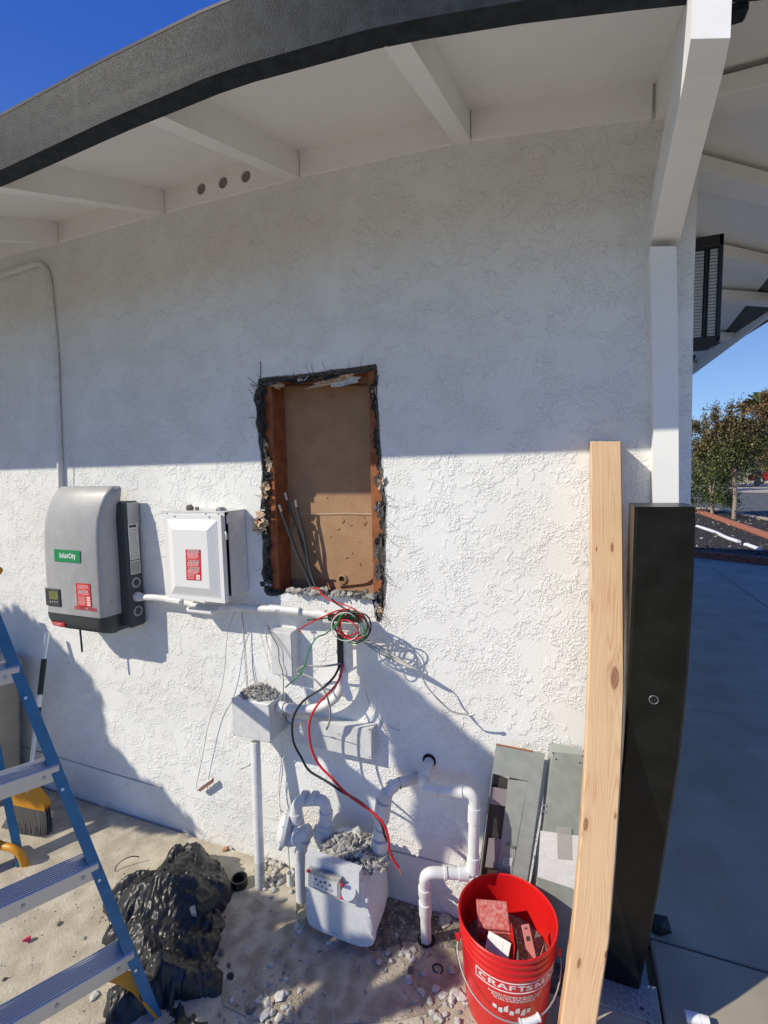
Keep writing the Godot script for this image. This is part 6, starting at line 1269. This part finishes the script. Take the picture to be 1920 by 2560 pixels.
	var chips := [["L", 770, 1990, 0.036, 0.30, M.rubble_white, "white angular stucco flake on the patio below the stepladder's bottom step"], ["L", 940, 1970, 0.015, 0.6, M.rubble_dark, "brown crumb right of the white flake under the stepladder"], ["L", 1085, 2065, 0.020, 0.6, M.rubble_dark, "larger brown crumb by the stepladder's yellow foot"], ["L", 1090, 2120, 0.016, 0.6, M.rubble_dark, "small brown crumb nearest to the stepladder's yellow foot"], ["L", 1040, 2035, 0.022, 0.5, M.rubble, "pale crumb beside the brown crumbs at the stepladder's foot"], ["L", 525, 1105, 0.024, 0.4, M.rubble, "tan chip lying on the sunlit patio between two ladder steps"], ["L", 480, 1400, 0.022, 0.5, M.rubble_dark, "brown crumb lying in the stepladder's shadow band"], ["L", 680, 1520, 0.018, 0.5, M.rubble, "pale crumb right of the pink cap on the patio"], ["L", 35, 1850, 0.017, 0.5, M.rubble_dark, "brown crumb at the left edge below the middle step"], ["L", 690, 1958, 0.018, 0.5, M.rubble_dark, "brown crumb just left of the white flake under the ladder"],
		["C", 300, 510, 0.055, 0.25, M.rubble_white, "long white stucco flake at the foot of the gas riser"], ["C", 290, 560, 0.040, 0.3, M.rubble, "tan stucco flake below the long white one by the gas riser"], ["C", 545, 665, 0.022, 0.6, M.rubble_white, "white pebble below the gas meter's front"], ["C", 60, 845, 0.026, 0.5, M.rubble, "grey oval stone in the shade left of the gas meter"], ["C", 80, 710, 0.022, 0.3, M.rubble, "flat grey chip in the shade below the white riser"], ["C", 180, 960, 0.016, 0.5, M.rubble_white, "pale chip in the shade left of the shadow point"], ["C", 245, 685, 0.022, 0.3, M.rubble, "tan chip on the edge of the sunlit patch left of the meter"], ["C", 460, 730, 0.014, 0.6, M.rubble_dark, "small dark pebble on the sunlit patch below the meter"],
		["C", 1200, 975, 0.034, 0.25, M.rubble_white, "flat white flake left of the bucket"], ["C", 1420, 1045, 0.030, 0.6, M.rubble_white, "round white stone left of the bucket's foot"], ["C", 1590, 1080, 0.042, 0.4, M.rubble_white, "white stucco chunk touching the bucket's foot"], ["C", 1480, 1090, 0.036, 0.3, M.rubble_white, "wide white flake between the round stone and the bucket"], ["C", 1400, 1250, 0.028, 0.6, M.rubble, "grey chunk in front of the white pieces by the bucket"], ["C", 1505, 1255, 0.020, 0.6, M.rubble_white, "small white chip lowest beside the bucket"], ["C", 1640, 1120, 0.04, 0.35, M.rubble_white, "white chunk half behind the bucket's left foot"], ["C", 130, 1120, 0.045, 0.45, M.rubble_white, "white stucco flake on the edge of the middle rubble heap"], ["C", 60, 1150, 0.030, 0.5, M.kraft, "tan chip beside the white flake in the middle rubble heap"], ["C", 20, 1260, 0.042, 0.6, M.rubble_white, "white chunk at the lower left of the middle rubble heap"], ["C", 30, 1170, 0.038, 0.6, M.rubble, "grey chunk left of the tan chip in the middle rubble heap"], ["C", 170, 1210, 0.034, 0.6, M.rubble, "grey chunk right of the white flake in the middle heap"], ["C", 300, 1060, 0.026, 0.6, M.rubble, "grey chunk at the tip of the middle heap"], ["C", 130, 1290, 0.030, 0.6, M.rubble_white, "pale chunk near the bottom of the middle heap"],
		["C", 1500, 480, 0.060, 0.35, M.rubble, "flat tan stone in the shade right of the white drain pipe"], ["C", 1420, 560, 0.026, 0.6, M.rubble_dark, "brown stone by the foot of the white drain pipe"], ["C", 1010, 590, 0.034, 0.6, M.rubble_dark, "dark stone in the shade under the gas meter's corner"], ["C", 1150, 610, 0.030, 0.6, M.rubble_dark, "dark stone left of the white drain pipe's foot"], ["C", 1330, 915, 0.030, 0.6, M.rubble, "grey stone in the shade left of the bucket's rim"], ["C", 1560, 890, 0.034, 0.6, M.rubble, "grey stone in the shade touching the bucket"], ["C", 1150, 745, 0.034, 0.6, M.rubble, "grey chunk on the sunlit edge below the drain pipe"], ["C", 1240, 720, 0.026, 0.6, M.rubble, "smaller grey chunk on the sunlit edge below the drain pipe"],
		["B", 1400, 490, 0.030, 0.7, M.rubble, "grey rubble chunk beside the white riser's foot"], ["B", 1470, 470, 0.036, 0.7, M.rubble, "larger grey rubble chunk between riser and pipe stub"], ["B", 1340, 520, 0.022, 0.6, M.rubble_white, "white chip at the foot of the white riser"], ["B", 1385, 275, 0.030, 0.8, M.rubble, "grey chunk against the wall behind the white riser"], ["B", 1030, 210, 0.034, 0.5, paint(Color(0.36, 0.20, 0.12), 0.9), "brown stucco flake on the soil behind the black bag"], ["B", 1390, 1130, 0.026, 0.4, M.rubble, "grey oval stone in the shade right of the bag"], ["B", 1190, 990, 0.020, 0.4, M.rubble, "tan chip in the shade right of the bag"], ["B", 1000, 1040, 0.026, 0.7, M.rubble_dark, "dark lump on the soil right of the bag"], ["B", 960, 1105, 0.026, 0.7, M.rubble_dark, "dark lump on the soil lower right of the bag"], ["B", 1060, 1135, 0.020, 0.7, M.rubble_dark, "dark crumb on the soil near the middle of the shade"], ["B", 1070, 1220, 0.030, 0.4, M.tar_paper, "black felt scrap lying in the shade between bag and rubble"]]
	for q in chips:
		var o: MeshInstance3D = obj("debris_chip", rock_mesh(int(q[1] * 7 + q[2]), Vector3(1.25, q[4], 0.95)), q[5])
		var p: Vector3 = G(q[1] / 3.253, 1880 + q[2] / 3.253) if q[0] == "L" else (GC(q[1], q[2]) if q[0] == "C" else GB(q[1], q[2]))
		p.z = maxf(p.z, 0.02); p.y = q[3] * q[4] * 0.38; o.position = p; o.scale = Vector3.ONE * q[3]; o.rotation.y = q[1] * 0.37
		tag(o, q[6], "debris", "loose debris on the patio")
	var seen_n := 0
	for i in 90:      # the many look-alike lumps of the heaps
		var c = [GC(90, 1200), GC(1150, 800), GC(1500, 1150), GB(1450, 440), GB(1430, 330)][i % 5]
		var sp: float = [0.075, 0.06, 0.07, 0.05, 0.05][i % 5]
		var r := rng.randf_range(0.014, 0.030)
		var o: MeshInstance3D = obj("rubble_lump", lump(i % 8), [M.rubble, M.rubble, M.rubble_white, M.rubble_dark][rng.randi_range(0, 3) if i % 5 < 3 else 0])
		o.position = c + Vector3(rng.randfn(0, sp), r * 0.2, rng.randfn(0, sp * 0.6)); o.position.z = maxf(o.position.z, 0.025); o.scale = Vector3.ONE * r; o.rotation = Vector3(rng.randf() * 0.6, rng.randf() * TAU, rng.randf() * 0.6)
		tag(o, ["grey stucco lump in the rubble heap at the bottom middle", "grey stucco lump in the rubble patch below the drain pipe", "pale stucco lump in the rubble patch left of the bucket", "grey stucco lump between the riser and the gas regulator", "grey stucco lump at the wall foot behind the white riser"][i % 5], "rubble", ["lumps of the bottom heap", "lumps below the drain pipe", "lumps left of the bucket", "lumps between riser and regulator", "lumps at the wall foot"][i % 5])
	# pink cap
	s = S(); lathe(s, [Vector2(0.004, 0), Vector2(0.010, 0.002), Vector2(0.008, 0.012), Vector2(0.003, 0.026), Vector2(0, 0.026)], G(250 / 3.253, 1880 + 1515 / 3.253, 0.008), Basis(Vector3.RIGHT, 1.25) * Basis(Vector3.BACK, 0.4), 12)
	tag(obj("wire_nut", s, paint(Color(0.55, 0.03, 0.09), 0.4)), "pink wire nut lying on the sunlit patio left of the ladder rail", "wire nut")
	s = S(); tube(s, smooth([GC(1420, 900, 0.003), GC(1400, 850, 0.012), GC(1440, 830, 0.016), GC(1480, 860, 0.010), GC(1470, 905, 0.003), GC(1430, 900, 0.003)]), 0.003, 6); tag(obj("wire_ring", s, M.black), "small black wire ring lying in the shade left of the bucket", "wire")
	s = S(); tube(s, smooth([GC(1130, 720, 0.01), GC(1140, 660, 0.03), GC(1120, 620, 0.02), GC(1150, 690, 0.01)]), 0.0018, 5); tag(obj("wire_scrap", s, M.tar_paper), "scrap of dark wire in the soil left of the drain pipe's foot", "wire")
	s = S(); var bt := W(1740 + 10, 2545, 0.0); bt = G(1440 + 1040 / 3.456, 2160 + 1345 / 3.456, 0.018); tube(s, [bt + Vector3(-0.03, 0, 0.0), bt + Vector3(0.01, 0, -0.004)], 0.016, 10); tube(s, [bt + Vector3(0.01, 0, -0.004), bt + Vector3(0.035, 0, -0.006)], 0.015, 10); tag(obj("white_fitting", s, M.white_gloss), "small white and black fitting lying on the sunlit concrete at the bottom right", "fitting")
	s = S(); tube(s, smooth([G(1614, 2520, 0.003), G(1622, 2535, 0.012), G(1616, 2550, 0.004), G(1624, 2558, 0.003)]), 0.0018, 5); tag(obj("weed_twig", s, M.rubble_dark), "thin dry twig in the joint below the steel post's base plate", "twig")
	var sd := G(1440 + 720 / 3.456, 2160 + 600 / 3.456, 0.0)
	var hl := tag(obj("hose_lump", rock_mesh(88, Vector3(1.1, 1.2, 1.0)), M.black), "dark rounded lump in the shade behind the steel post", "lump"); hl.position = sd + Vector3(0, 0.035, 0); hl.scale = Vector3.ONE * 0.075
	shade_tree()
var lumps := {}
func lump(i: int) -> ArrayMesh:
	if not lumps.has(i): lumps[i] = rock_mesh(400 + i, Vector3(1.3, 0.5 + 0.05 * i, 0.95))
	return lumps[i]

# ---------------------------------------------------------------- plants
func leaves(s: SurfaceTool, c: Vector3, size: float, col: Color, r: RandomNumberGenerator, flat := 0.0):
	var b := Basis.from_euler(Vector3(r.randf_range(-1.2, 1.2), r.randf() * TAU, r.randf_range(-0.8, 0.8)))
	s.set_color(col)
	var q := [c + b * Vector3(-size * 0.28, 0, 0), c + b * Vector3(0, size * 0.08, -size * 0.55), c + b * Vector3(size * 0.28, 0, 0), c + b * Vector3(0, size * 0.05, size * 0.55)]
	face(s, q, b.y)
func shade_tree():     # stands left of the patio beyond the frame; its boughs shade the wall
	var r := RandomNumberGenerator.new(); r.seed = 77
	var t := thing("shade_tree", "broad leafy tree standing on the patio far to the left of the stepladder", "tree", Vector3(-5.5, 0, 2.2))
	var s := S(); tube(s, smooth([Vector3(-5.5, -0.05, 2.2), Vector3(-5.45, 1.2, 2.2), Vector3(-5.45, 2.4, 2.15), Vector3(-5.3, 3.1, 2.1)]), [0.08, 0.078, 0.076, 0.074, 0.072, 0.07, 0.068, 0.066, 0.064, 0.062, 0.06, 0.058, 0.056, 0.054, 0.05, 0.046, 0.04, 0.034, 0.028], 10); obj("trunk", s, M.bark, t)
	for q in [[Vector3(-5.45, 2.3, 2.15), Vector3(-5.0, 2.35, 1.85), Vector3(-4.5, 2.2, 1.55)], [Vector3(-5.4, 2.8, 2.12), Vector3(-5.0, 2.75, 1.85), Vector3(-4.6, 2.5, 1.6)]]:
		s = S(); tube(s, smooth(q), [0.04, 0.038, 0.036, 0.034, 0.032, 0.03, 0.028, 0.025, 0.022, 0.018, 0.015, 0.012, 0.008], 8); obj("limb", s, M.bark, t)
	var t2 := thing("young_tree", "young leafy tree standing on the patio between the camera and the stepladder", "tree", Vector3(-2.6, 0, 1.86))
	s = S(); tube(s, smooth([Vector3(-2.6, -0.05, 1.86), Vector3(-2.58, 1.0, 1.82), Vector3(-2.5, 2.0, 1.75), Vector3(-2.4, 2.6, 1.7)]), 0.026, 8); obj("trunk", s, M.bark, t2)
	var areas := []
	var left := PackedVector2Array()
	for p in [[-60, 40], [0, 65], [60, 40], [100, 50], [170, 120], [250, 170], [330, 270], [400, 330], [460, 390], [525, 500], [530, 560], [540, 640], [560, 750], [620, 800], [680, 870], [730, 940], [800, 970], [870, 1010], [920, 1080], [1060, 1210], [900, 1250], [500, 1200], [-60, 1000]]:
		var w := P4(p[0], p[1], 0.0); left.append(Vector2(w.x, w.y))
	left.append(Vector2(-3.6, -0.2)); left.append(Vector2(-3.6, 1.1)); areas.append([left, 1.35, 1.75, 9000])
	var mid := PackedVector2Array()
	for p in [[970, 430], [1100, 540], [1300, 705], [1450, 830], [1600, 960], [1640, 1180], [1620, 1300], [1350, 1400], [1240, 1400], [1190, 1200], [1140, 1060], [1100, 900], [1050, 740], [990, 660], [950, 610]]:
		var w := P2(p[0], p[1], 0.0); mid.append(Vector2(w.x, w.y))
	areas.append([mid, 1.55, 1.85, 5200])
	# the ground part of the shade, laid out on the patio and carried to the wall plane along the sun
	var flat := func(a: Array) -> PackedVector2Array:
		var o := PackedVector2Array()
		for p in a:
			var g := GC(p[0], p[1]); o.append(Vector2(g.x + 1.15 * g.z, -1.15 * g.z))
		return o
	areas.append([flat.call([[-330, 300], [-104, 261], [99, 323], [104, 386], [291, 438], [330, 470], [700, 680], [1000, 720], [1080, 715], [1410, 660], [1450, 760], [1600, 900], [1600, 985], [800, 1340], [-480, 1340], [-480, 600]]), 1.50, 1.80, 7500])
	var lit := [flat.call([[0, 565], [90, 472], [300, 445], [345, 480], [720, 672], [735, 690], [215, 838], [285, 715], [180, 640]]), flat.call([[-60, 1400], [-60, 1010], [100, 1040], [240, 985], [672, 878], [480, 1075], [235, 1310], [200, 1400]]), flat.call([[1080, 715], [1410, 668], [1330, 800], [1220, 945], [715, 1165], [860, 970], [1000, 815]])]
	var gaps := []      # where the sun comes through the young tree
	for q in [[1200, 700, 0.055, 0.022, -0.6], [1400, 905, 0.045, 0.020, -0.5], [1425, 1040, 0.045, 0.018, -0.8], [1280, 930, 0.035, 0.02, -0.6], [1170, 1130, 0.09, 0.042, -1.2], [1465, 1215, 0.075, 0.022, -0.75], [1440, 1300, 0.085, 0.020, -0.9]]:
		gaps.append([P2(q[0], q[1], 0.0), 0, q[2], q[3], q[4]])
	for which in 3:
		var a: Array = areas[which]
		s = S(); var lo := Vector2(99, 99); var hi := -lo
		for p in a[0]: lo = lo.min(p); hi = hi.max(p)
		var made := 0
		while made < a[3]:
			var p := Vector2(r.randf_range(lo.x, hi.x), r.randf_range(lo.y, hi.y))
			if not Geometry2D.is_point_in_polygon(p, a[0]): continue
			var gap := false
			for q in gaps:
				var e := Transform2D(q[4], Vector2.ZERO).affine_inverse() * (p - Vector2(q[0].x, q[0].y))
				if which == 1 and (e / Vector2(q[2], q[3])).length() < 1.0: gap = true
			if which == 2:
				for q in lit: gap = gap or Geometry2D.is_point_in_polygon(p, q)
			if gap: made += 1; continue
			var z := r.randf_range(a[1], a[2]); made += 1
			var v := r.randf_range(0.6, 1.3)
			leaves(s, Vector3(p.x - 1.15 * z, p.y + 1.15 * z, z), r.randf_range(0.05, 0.075), Color(0.05 * v, 0.085 * v, 0.025 * v), r)
		kind(obj("crown", s, M.leaf, [t, t2, t2][which]), "stuff")
func tree(n, label, cat, at: Vector3, h: float, trunk_h: float, rad: float, cols: Array, count: int, seed_: int, tr := 0.09, fork := true, leaf := 0.16, group := ""):
	var r := RandomNumberGenerator.new(); r.seed = seed_
	var t := thing(n, label, cat, at, group)
	var s := S(); tube(s, smooth([at + Vector3(0, -0.05, 0), at + Vector3(0.02, trunk_h * 0.5, 0), at + Vector3(-0.02, trunk_h, 0)]), [tr * 1.25, tr * 1.1, tr, tr, tr, tr * 0.97, tr * 0.95, tr * 0.93, tr * 0.9, tr * 0.88, tr * 0.86, tr * 0.84, tr * 0.8], 10); obj("trunk", s, M.bark, t)
	var tips := []
	var nl := 9 if fork else 5
	for k in nl:
		var a := k * TAU / nl + r.randf() * 0.5; var d := Vector3(cos(a), 0, sin(a)) * rad * r.randf_range(0.35, 0.8)
		var e := at + d + Vector3(0, trunk_h + (h - trunk_h) * r.randf_range(0.45, 0.9), 0); var st := at + Vector3(-0.02, trunk_h * r.randf_range(0.9, 1.0), 0)
		s = S(); tube(s, smooth([st, st.lerp(e, 0.5) + Vector3(0, 0.1, 0), e], 4), [tr * 0.5, tr * 0.45, tr * 0.4, tr * 0.36, tr * 0.3, tr * 0.25, tr * 0.2, tr * 0.15, tr * 0.1], 7); obj("limb", s, M.bark, t); tips.append(e)
	var cl := []
	for e in tips:
		cl.append([e, rad * r.randf_range(0.35, 0.55)])
		if fork: cl.append([e + Vector3(0, (h - trunk_h) * 0.22, 0), rad * 0.16])
	for k in 30: 
		var a := r.randf() * TAU; var d := sqrt(r.randf()) * rad * 0.8
		cl.append([at + Vector3(cos(a) * d, trunk_h + (h - trunk_h) * r.randf_range(-0.06, 0.72), sin(a) * d), rad * r.randf_range(0.22, 0.42)])
	for k in 12:      # upright shoots
		var a := r.randf() * TAU; var d := sqrt(r.randf()) * rad * 0.7; cl.append([at + Vector3(cos(a) * d, h - (h - trunk_h) * 0.1 * r.randf() - d * 0.5, sin(a) * d), rad * 0.11])
	for m in 2:
		s = S()
		for i in count / 2:
			var c: Array = cl[r.randi_range(0, cl.size() - 1)]
			var v = Vector3(r.randfn(), r.randfn() * (1.9 if c[1] < rad * 0.2 else 0.8), r.randfn()) * c[1] * 0.52
			var p: Vector3 = c[0] + v
			var hh := clampf((p.y - at.y - trunk_h) / (h - trunk_h), 0, 1)
			var col: Color = cols[m].lerp(cols[2], hh * hh * r.randf()) * r.randf_range(0.65, 1.35)
			leaves(s, p, leaf * r.randf_range(0.7, 1.3), col, r)
		kind(obj("crown", s, M.leaf, t), "stuff")

# ---------------------------------------------------------------- street
func GT(x, y, h = 0.0) -> Vector3: return G(1720 + x / 5.027, 980 + y / 5.027, h)
func street():
	var s: SurfaceTool
	# planting beds with brick front and terracotta edging
	var a := GT(100, 2075); var e := GT(1005, 2175); var d: Vector3 = (e - a).normalized(); var f0 := a - d * 1.6; var f1 := e + d * 4.0
	var back := Vector3(d.z, 0, -d.x)
	var x4 := 4.15
	sheet("planting_bed", [[f0.x, f0.z], [f1.x, f1.z], [f1.x + 2, f1.z - 4], [4.12, -12], [4.12, -26], [f0.x - 1, -26]], 0.07, M.mulch)
	var t := thing("brick_border", "low brown brick border along the front of the mulch bed", "border", f0)
	var nb := 22; var L := f0.distance_to(f1) / nb
	for i in nb:
		for k in 2:
			s = S(); var c: Vector3 = f0 + d * (L * (i + 0.5 + 0.5 * k)) + Vector3(0, 0.035 + 0.064 * k, 0); box(s, c, Vector3(L - 0.012, 0.058, 0.10 + rng.randf() * 0.006), Basis(d, Vector3.UP, d.cross(Vector3.UP)), 0.004); obj("brick", s, M.brick, t)
	s = S(); bar(s, f0 + Vector3(0, 0.05, 0) + back * 0.01, f1 + Vector3(0, 0.05, 0) + back * 0.01, 0.08, 0.09, Vector3.UP); obj("mortar", s, M.rubble_dark, t)
	t = thing("edging_strip", "terracotta edging strip running through the mulch beds", "edging", Vector3(x4, 0, -12))
	for i in 14:
		s = S(); box(s, Vector3(x4 + 0.07, 0.08, -7.0 - i * 0.95), Vector3(0.20, 0.14, 0.942), Basis.IDENTITY, 0.01); obj("edging_stone", s, M.terracotta, t)
	for q in [[[115, 1690], [330, 1760], [480, 1830], [640, 1885], "long white plastic strip lying across the black mulch"], [[725, 1920], [790, 1940], [850, 1962], [910, 1985], "shorter white plastic strip lying in the mulch at the right"]]:
		s = S(); var p := []
		for k in 4: p.append(GT(q[k][0], q[k][1], 0.085))
		tube(s, smooth(p), 0.045, 8); tag(obj("plastic_strip", s, M.white_gloss), q[4], "strip")
	var c0 := GT(700, 1590); var c1 := GT(1005, 1700)
	sheet("outer_bed", [[4.3, -4], [4.3, -19.5], [5.2, -19.5], [5.4, -15], [8, -9.5], [9, -4]], 0.07, M.mulch)
	var chips := MultiMesh.new(); chips.transform_format = MultiMesh.TRANSFORM_3D; chips.use_colors = true; chips.mesh = rock_mesh(9, Vector3(1.6, 0.4, 0.7)); chips.instance_count = 2600
	for i in 2600:
		var p := Vector3(rng.randf_range(1.9, 8.0), 0.075, rng.randf_range(-18.5, -6.5))
		if (p - f0).dot(back) < 0.1: p = f0 + d * rng.randf_range(0, 9) + back * rng.randf_range(0.15, 2.0) + Vector3(0, 0.075, 0)
		chips.set_instance_transform(i, Transform3D(Basis.from_euler(Vector3(rng.randf(), rng.randf() * TAU, rng.randf())).scaled(Vector3.ONE * rng.randf_range(0.03, 0.09)), p))
		var v := rng.randf_range(0.02, 0.09) if rng.randf() < 0.88 else rng.randf_range(0.25, 0.5); chips.set_instance_color(i, Color(v, v * 0.92, v * 0.85))
	var mi := MultiMeshInstance3D.new(); mi.name = "mulch_chips"; mi.multimesh = chips; var gm := paint(Color(1, 1, 1), 0.9); gm.vertex_color_use_as_albedo = true; mi.material_override = gm; add_child(mi)
	tag(kind(mi, "stuff"), "dark mulch chips scattered over the planting beds", "mulch")
	sheet("road", [[4.0, -19.8], [5.0, -19.8], [5.6, -15.5], [9, -10.5], [20, 4], [80, 4], [80, -25], [26, -29], [17.5, -30.5], [8, -33.5], [-30, -42], [-30, -19.8]], -0.02, M.asphalt)
	t = thing("kerb", "pale concrete kerb between the mulch bed and the road", "kerb", Vector3(5.3, 0, -17))
	var kp := [Vector3(-6, 0, -19.7), Vector3(4.2, 0, -19.7), Vector3(5.0, 0, -19.2), Vector3(5.55, 0, -15.4), Vector3(8.6, 0, -10.4), Vector3(14, 0, -3)]
	for i in kp.size() - 1:
		s = S(); bar(s, kp[i] + Vector3(0, 0.03, 0), kp[i + 1] + Vector3(0, 0.03, 0), 0.22, 0.16, Vector3.UP, 0.02); obj("kerb_stone", s, M.drive, t)
	sheet("far_pavement", [[-30, -42.2], [8, -33.6], [17.5, -30.6], [26, -29.1], [80, -25.1], [80, -33], [30, -52], [-30, -60]], 0.0, mottled(Color(0.40, 0.37, 0.31), Color(0.48, 0.44, 0.37), 351, 0.01, 0.1, 0.9))
	# trees
	var g := Color(0.085, 0.125, 0.034); var g2 := Color(0.125, 0.135, 0.042); var rd := Color(0.24, 0.115, 0.055)
	var p1 := GT(570, 1630); var p2 := GT(295, 1560)
	tree("crape_myrtle", "crape myrtle with a bare pale trunk and reddish shoot tips beside the road", "tree", p1, 3.12, 1.3, 0.86, [g, g2, rd], 15000, 5, 0.058, true, 0.066)
	tree("crape_myrtle", "bushier dark tree with a low crown left of the pale-trunked tree", "tree", p2, 2.55, 0.6, 0.80, [g * 0.8, g, rd], 16000, 6, 0.058, true, 0.068)
	var at := func(x, y, dist): # ground point in a sight line
		var q := sight(1720 + x / 5.027, 980 + y / 5.027); q.y = 0; return Vector3(eye.x, 0, eye.z) + q.normalized() * dist
	tree("background_tree", "reddish brown tree behind the right side of the pale-trunked tree", "tree", at.call(1070, 900, 30), 4.7, 1.9, 1.0, [Color(0.15, 0.085, 0.03), g2, Color(0.24, 0.10, 0.03)], 11000, 8, 0.09, true, 0.09)
	tree("background_tree", "yellowing tree at the right edge of the picture", "tree", at.call(1090, 900, 40), 4.8, 1.4, 1.2, [Color(0.30, 0.22, 0.03), Color(0.20, 0.15, 0.03), Color(0.36, 0.26, 0.05)], 5000, 9, 0.12, true, 0.14)
	tree("background_tree", "brown shrubby tree behind the red car", "tree", at.call(1075, 1000, 36), 3.9, 1.8, 1.2, [Color(0.15, 0.08, 0.035), Color(0.09, 0.07, 0.03), Color(0.19, 0.10, 0.04)], 5000, 10, 0.10, true, 0.13)
	tree("background_tree", "dark green tree behind the low tree at the left", "tree", at.call(110, 900, 36), 4.6, 0.9, 1.4, [g, g2, rd], 5000, 12, 0.12, true, 0.14)
	tree("background_tree", "green tree filling the gap behind the pale trunk", "tree", at.call(420, 900, 44), 3.0, 0.2, 2.6, [g, g2, g2], 9000, 13, 0.12, true, 0.15)
	# palm far behind
	var pp: Vector3 = at.call(905, 300, 46)
	t = thing("palm_tree", "tall palm with a green fan head above the reddish trees", "tree", pp)
	s = S(); tube(s, smooth([pp, pp + Vector3(0.1, 3, 0), pp + Vector3(0, 6.1, 0)]), 0.2, 8); obj("trunk", s, M.bark, t)
	var r := RandomNumberGenerator.new(); r.seed = 15
	for k in 26:
		s = S(); var az := r.randf() * TAU; var el := r.randf_range(-0.5, 1.3); var o := pp + Vector3(0, 6.1, 0); var dr := Vector3(cos(az) * cos(el), sin(el), sin(az) * cos(el)); var sd := dr.cross(Vector3.UP).normalized() * 0.42
		s.set_color(Color(0.06, 0.09, 0.03) if el > 0 else Color(0.26, 0.16, 0.06)); var m := o + dr * 1.0; var tip := o + dr * 1.7 + Vector3(0, -0.6, 0)
		face(s, [o, m + sd, tip], Vector3.UP); face(s, [o, tip, m - sd], Vector3.UP); obj("frond", s, M.leaf, t)
	# far house between the trees
	var hp: Vector3 = at.call(985, 900, 56)
	t = thing("far_house", "pale far house glimpsed between the trees at the right", "house", hp)
	s = S(); box2(s, hp + Vector3(-4, 0, -3), hp + Vector3(5, 3.0, 3), 0.02); obj("wall", s, paint(Color(0.42, 0.40, 0.37), 0.9), t)
	s = S(); slab(s, [hp + Vector3(-4.4, 2.95, 3.4), hp + Vector3(5.4, 2.95, 3.4), hp + Vector3(5.4, 4.8, 0), hp + Vector3(-4.4, 4.8, 0)], Vector3(0, 1, 0.55), 0.1); slab(s, [hp + Vector3(-4.4, 2.95, -3.4), hp + Vector3(5.4, 2.95, -3.4), hp + Vector3(5.4, 4.8, 0), hp + Vector3(-4.4, 4.8, 0)], Vector3(0, 1, -0.55), 0.1); obj("roof", s, paint(Color(0.20, 0.19, 0.18), 0.9), t)
	s = S(); box2(s, hp + Vector3(-2, 1.0, 2.98), hp + Vector3(-0.6, 2.2, 3.03), 0.01); obj("window", s, M.dark_plastic, t)
	s = S(); box2(s, hp + Vector3(1.2, 0.0, 2.98), hp + Vector3(3.8, 2.2, 3.04), 0.01); obj("garage_door", s, M.white_gloss, t)
	car(GT(900, 1158))
func car(at: Vector3):
	var t := thing("parked_car", "red car parked on the far driveway at the right edge", "car", at)
	var X := Vector3(0.96, 0, 0.28).normalized(); var Z := X.cross(Vector3.UP)
	var o := at + X * 1.35
	var xf := Transform3D(Basis(X, Vector3.UP, Z), o)
	var s := S(); var red := paint(Color(0.30, 0.012, 0.018), 0.3)
	var body := PackedVector2Array([Vector2(-2.1, 0.32), Vector2(-2.15, 0.62), Vector2(-2.0, 0.80), Vector2(-1.1, 0.92), Vector2(1.9, 0.95), Vector2(2.15, 0.80), Vector2(2.2, 0.32)])
	prism(s, body, xf.translated_local(Vector3(0, 0, -0.85)), 1.7); obj("body", s, red, t)
	s = S(); prism(s, PackedVector2Array([Vector2(-1.1, 0.91), Vector2(-0.45, 1.42), Vector2(0.9, 1.46), Vector2(1.75, 0.94)]), xf.translated_local(Vector3(0, 0, -0.70)), 1.4); var cab := obj("cabin", s, red, t)
	s = S(); prism(s, PackedVector2Array([Vector2(-0.85, 0.95), Vector2(-0.4, 1.36), Vector2(0.85, 1.39), Vector2(1.4, 0.97)]), xf.translated_local(Vector3(0, 0, -0.715)), 1.43); obj("window", s, M.black, cab)
	for x in [-1.35, 1.35]:
		for z in [-0.86, 0.66]:
			s = S(); var c := xf * Vector3(x, 0.32, z); tube(s, [c, c + Z * 0.2], 0.32, 18); var w := obj("wheel", s, M.black, t)
			s = S(); tube(s, [c - Z * 0.01, c + Z * 0.21], 0.19, 14); obj("rim", s, M.dull_metal, w)
	for z in [-0.8, 0.5]:
		s = S(); box(s, xf * Vector3(-2.08, 0.66, z + 0.15), Vector3(0.08, 0.12, 0.3), xf.basis, 0.02); obj("headlight", s, M.white_gloss, t)
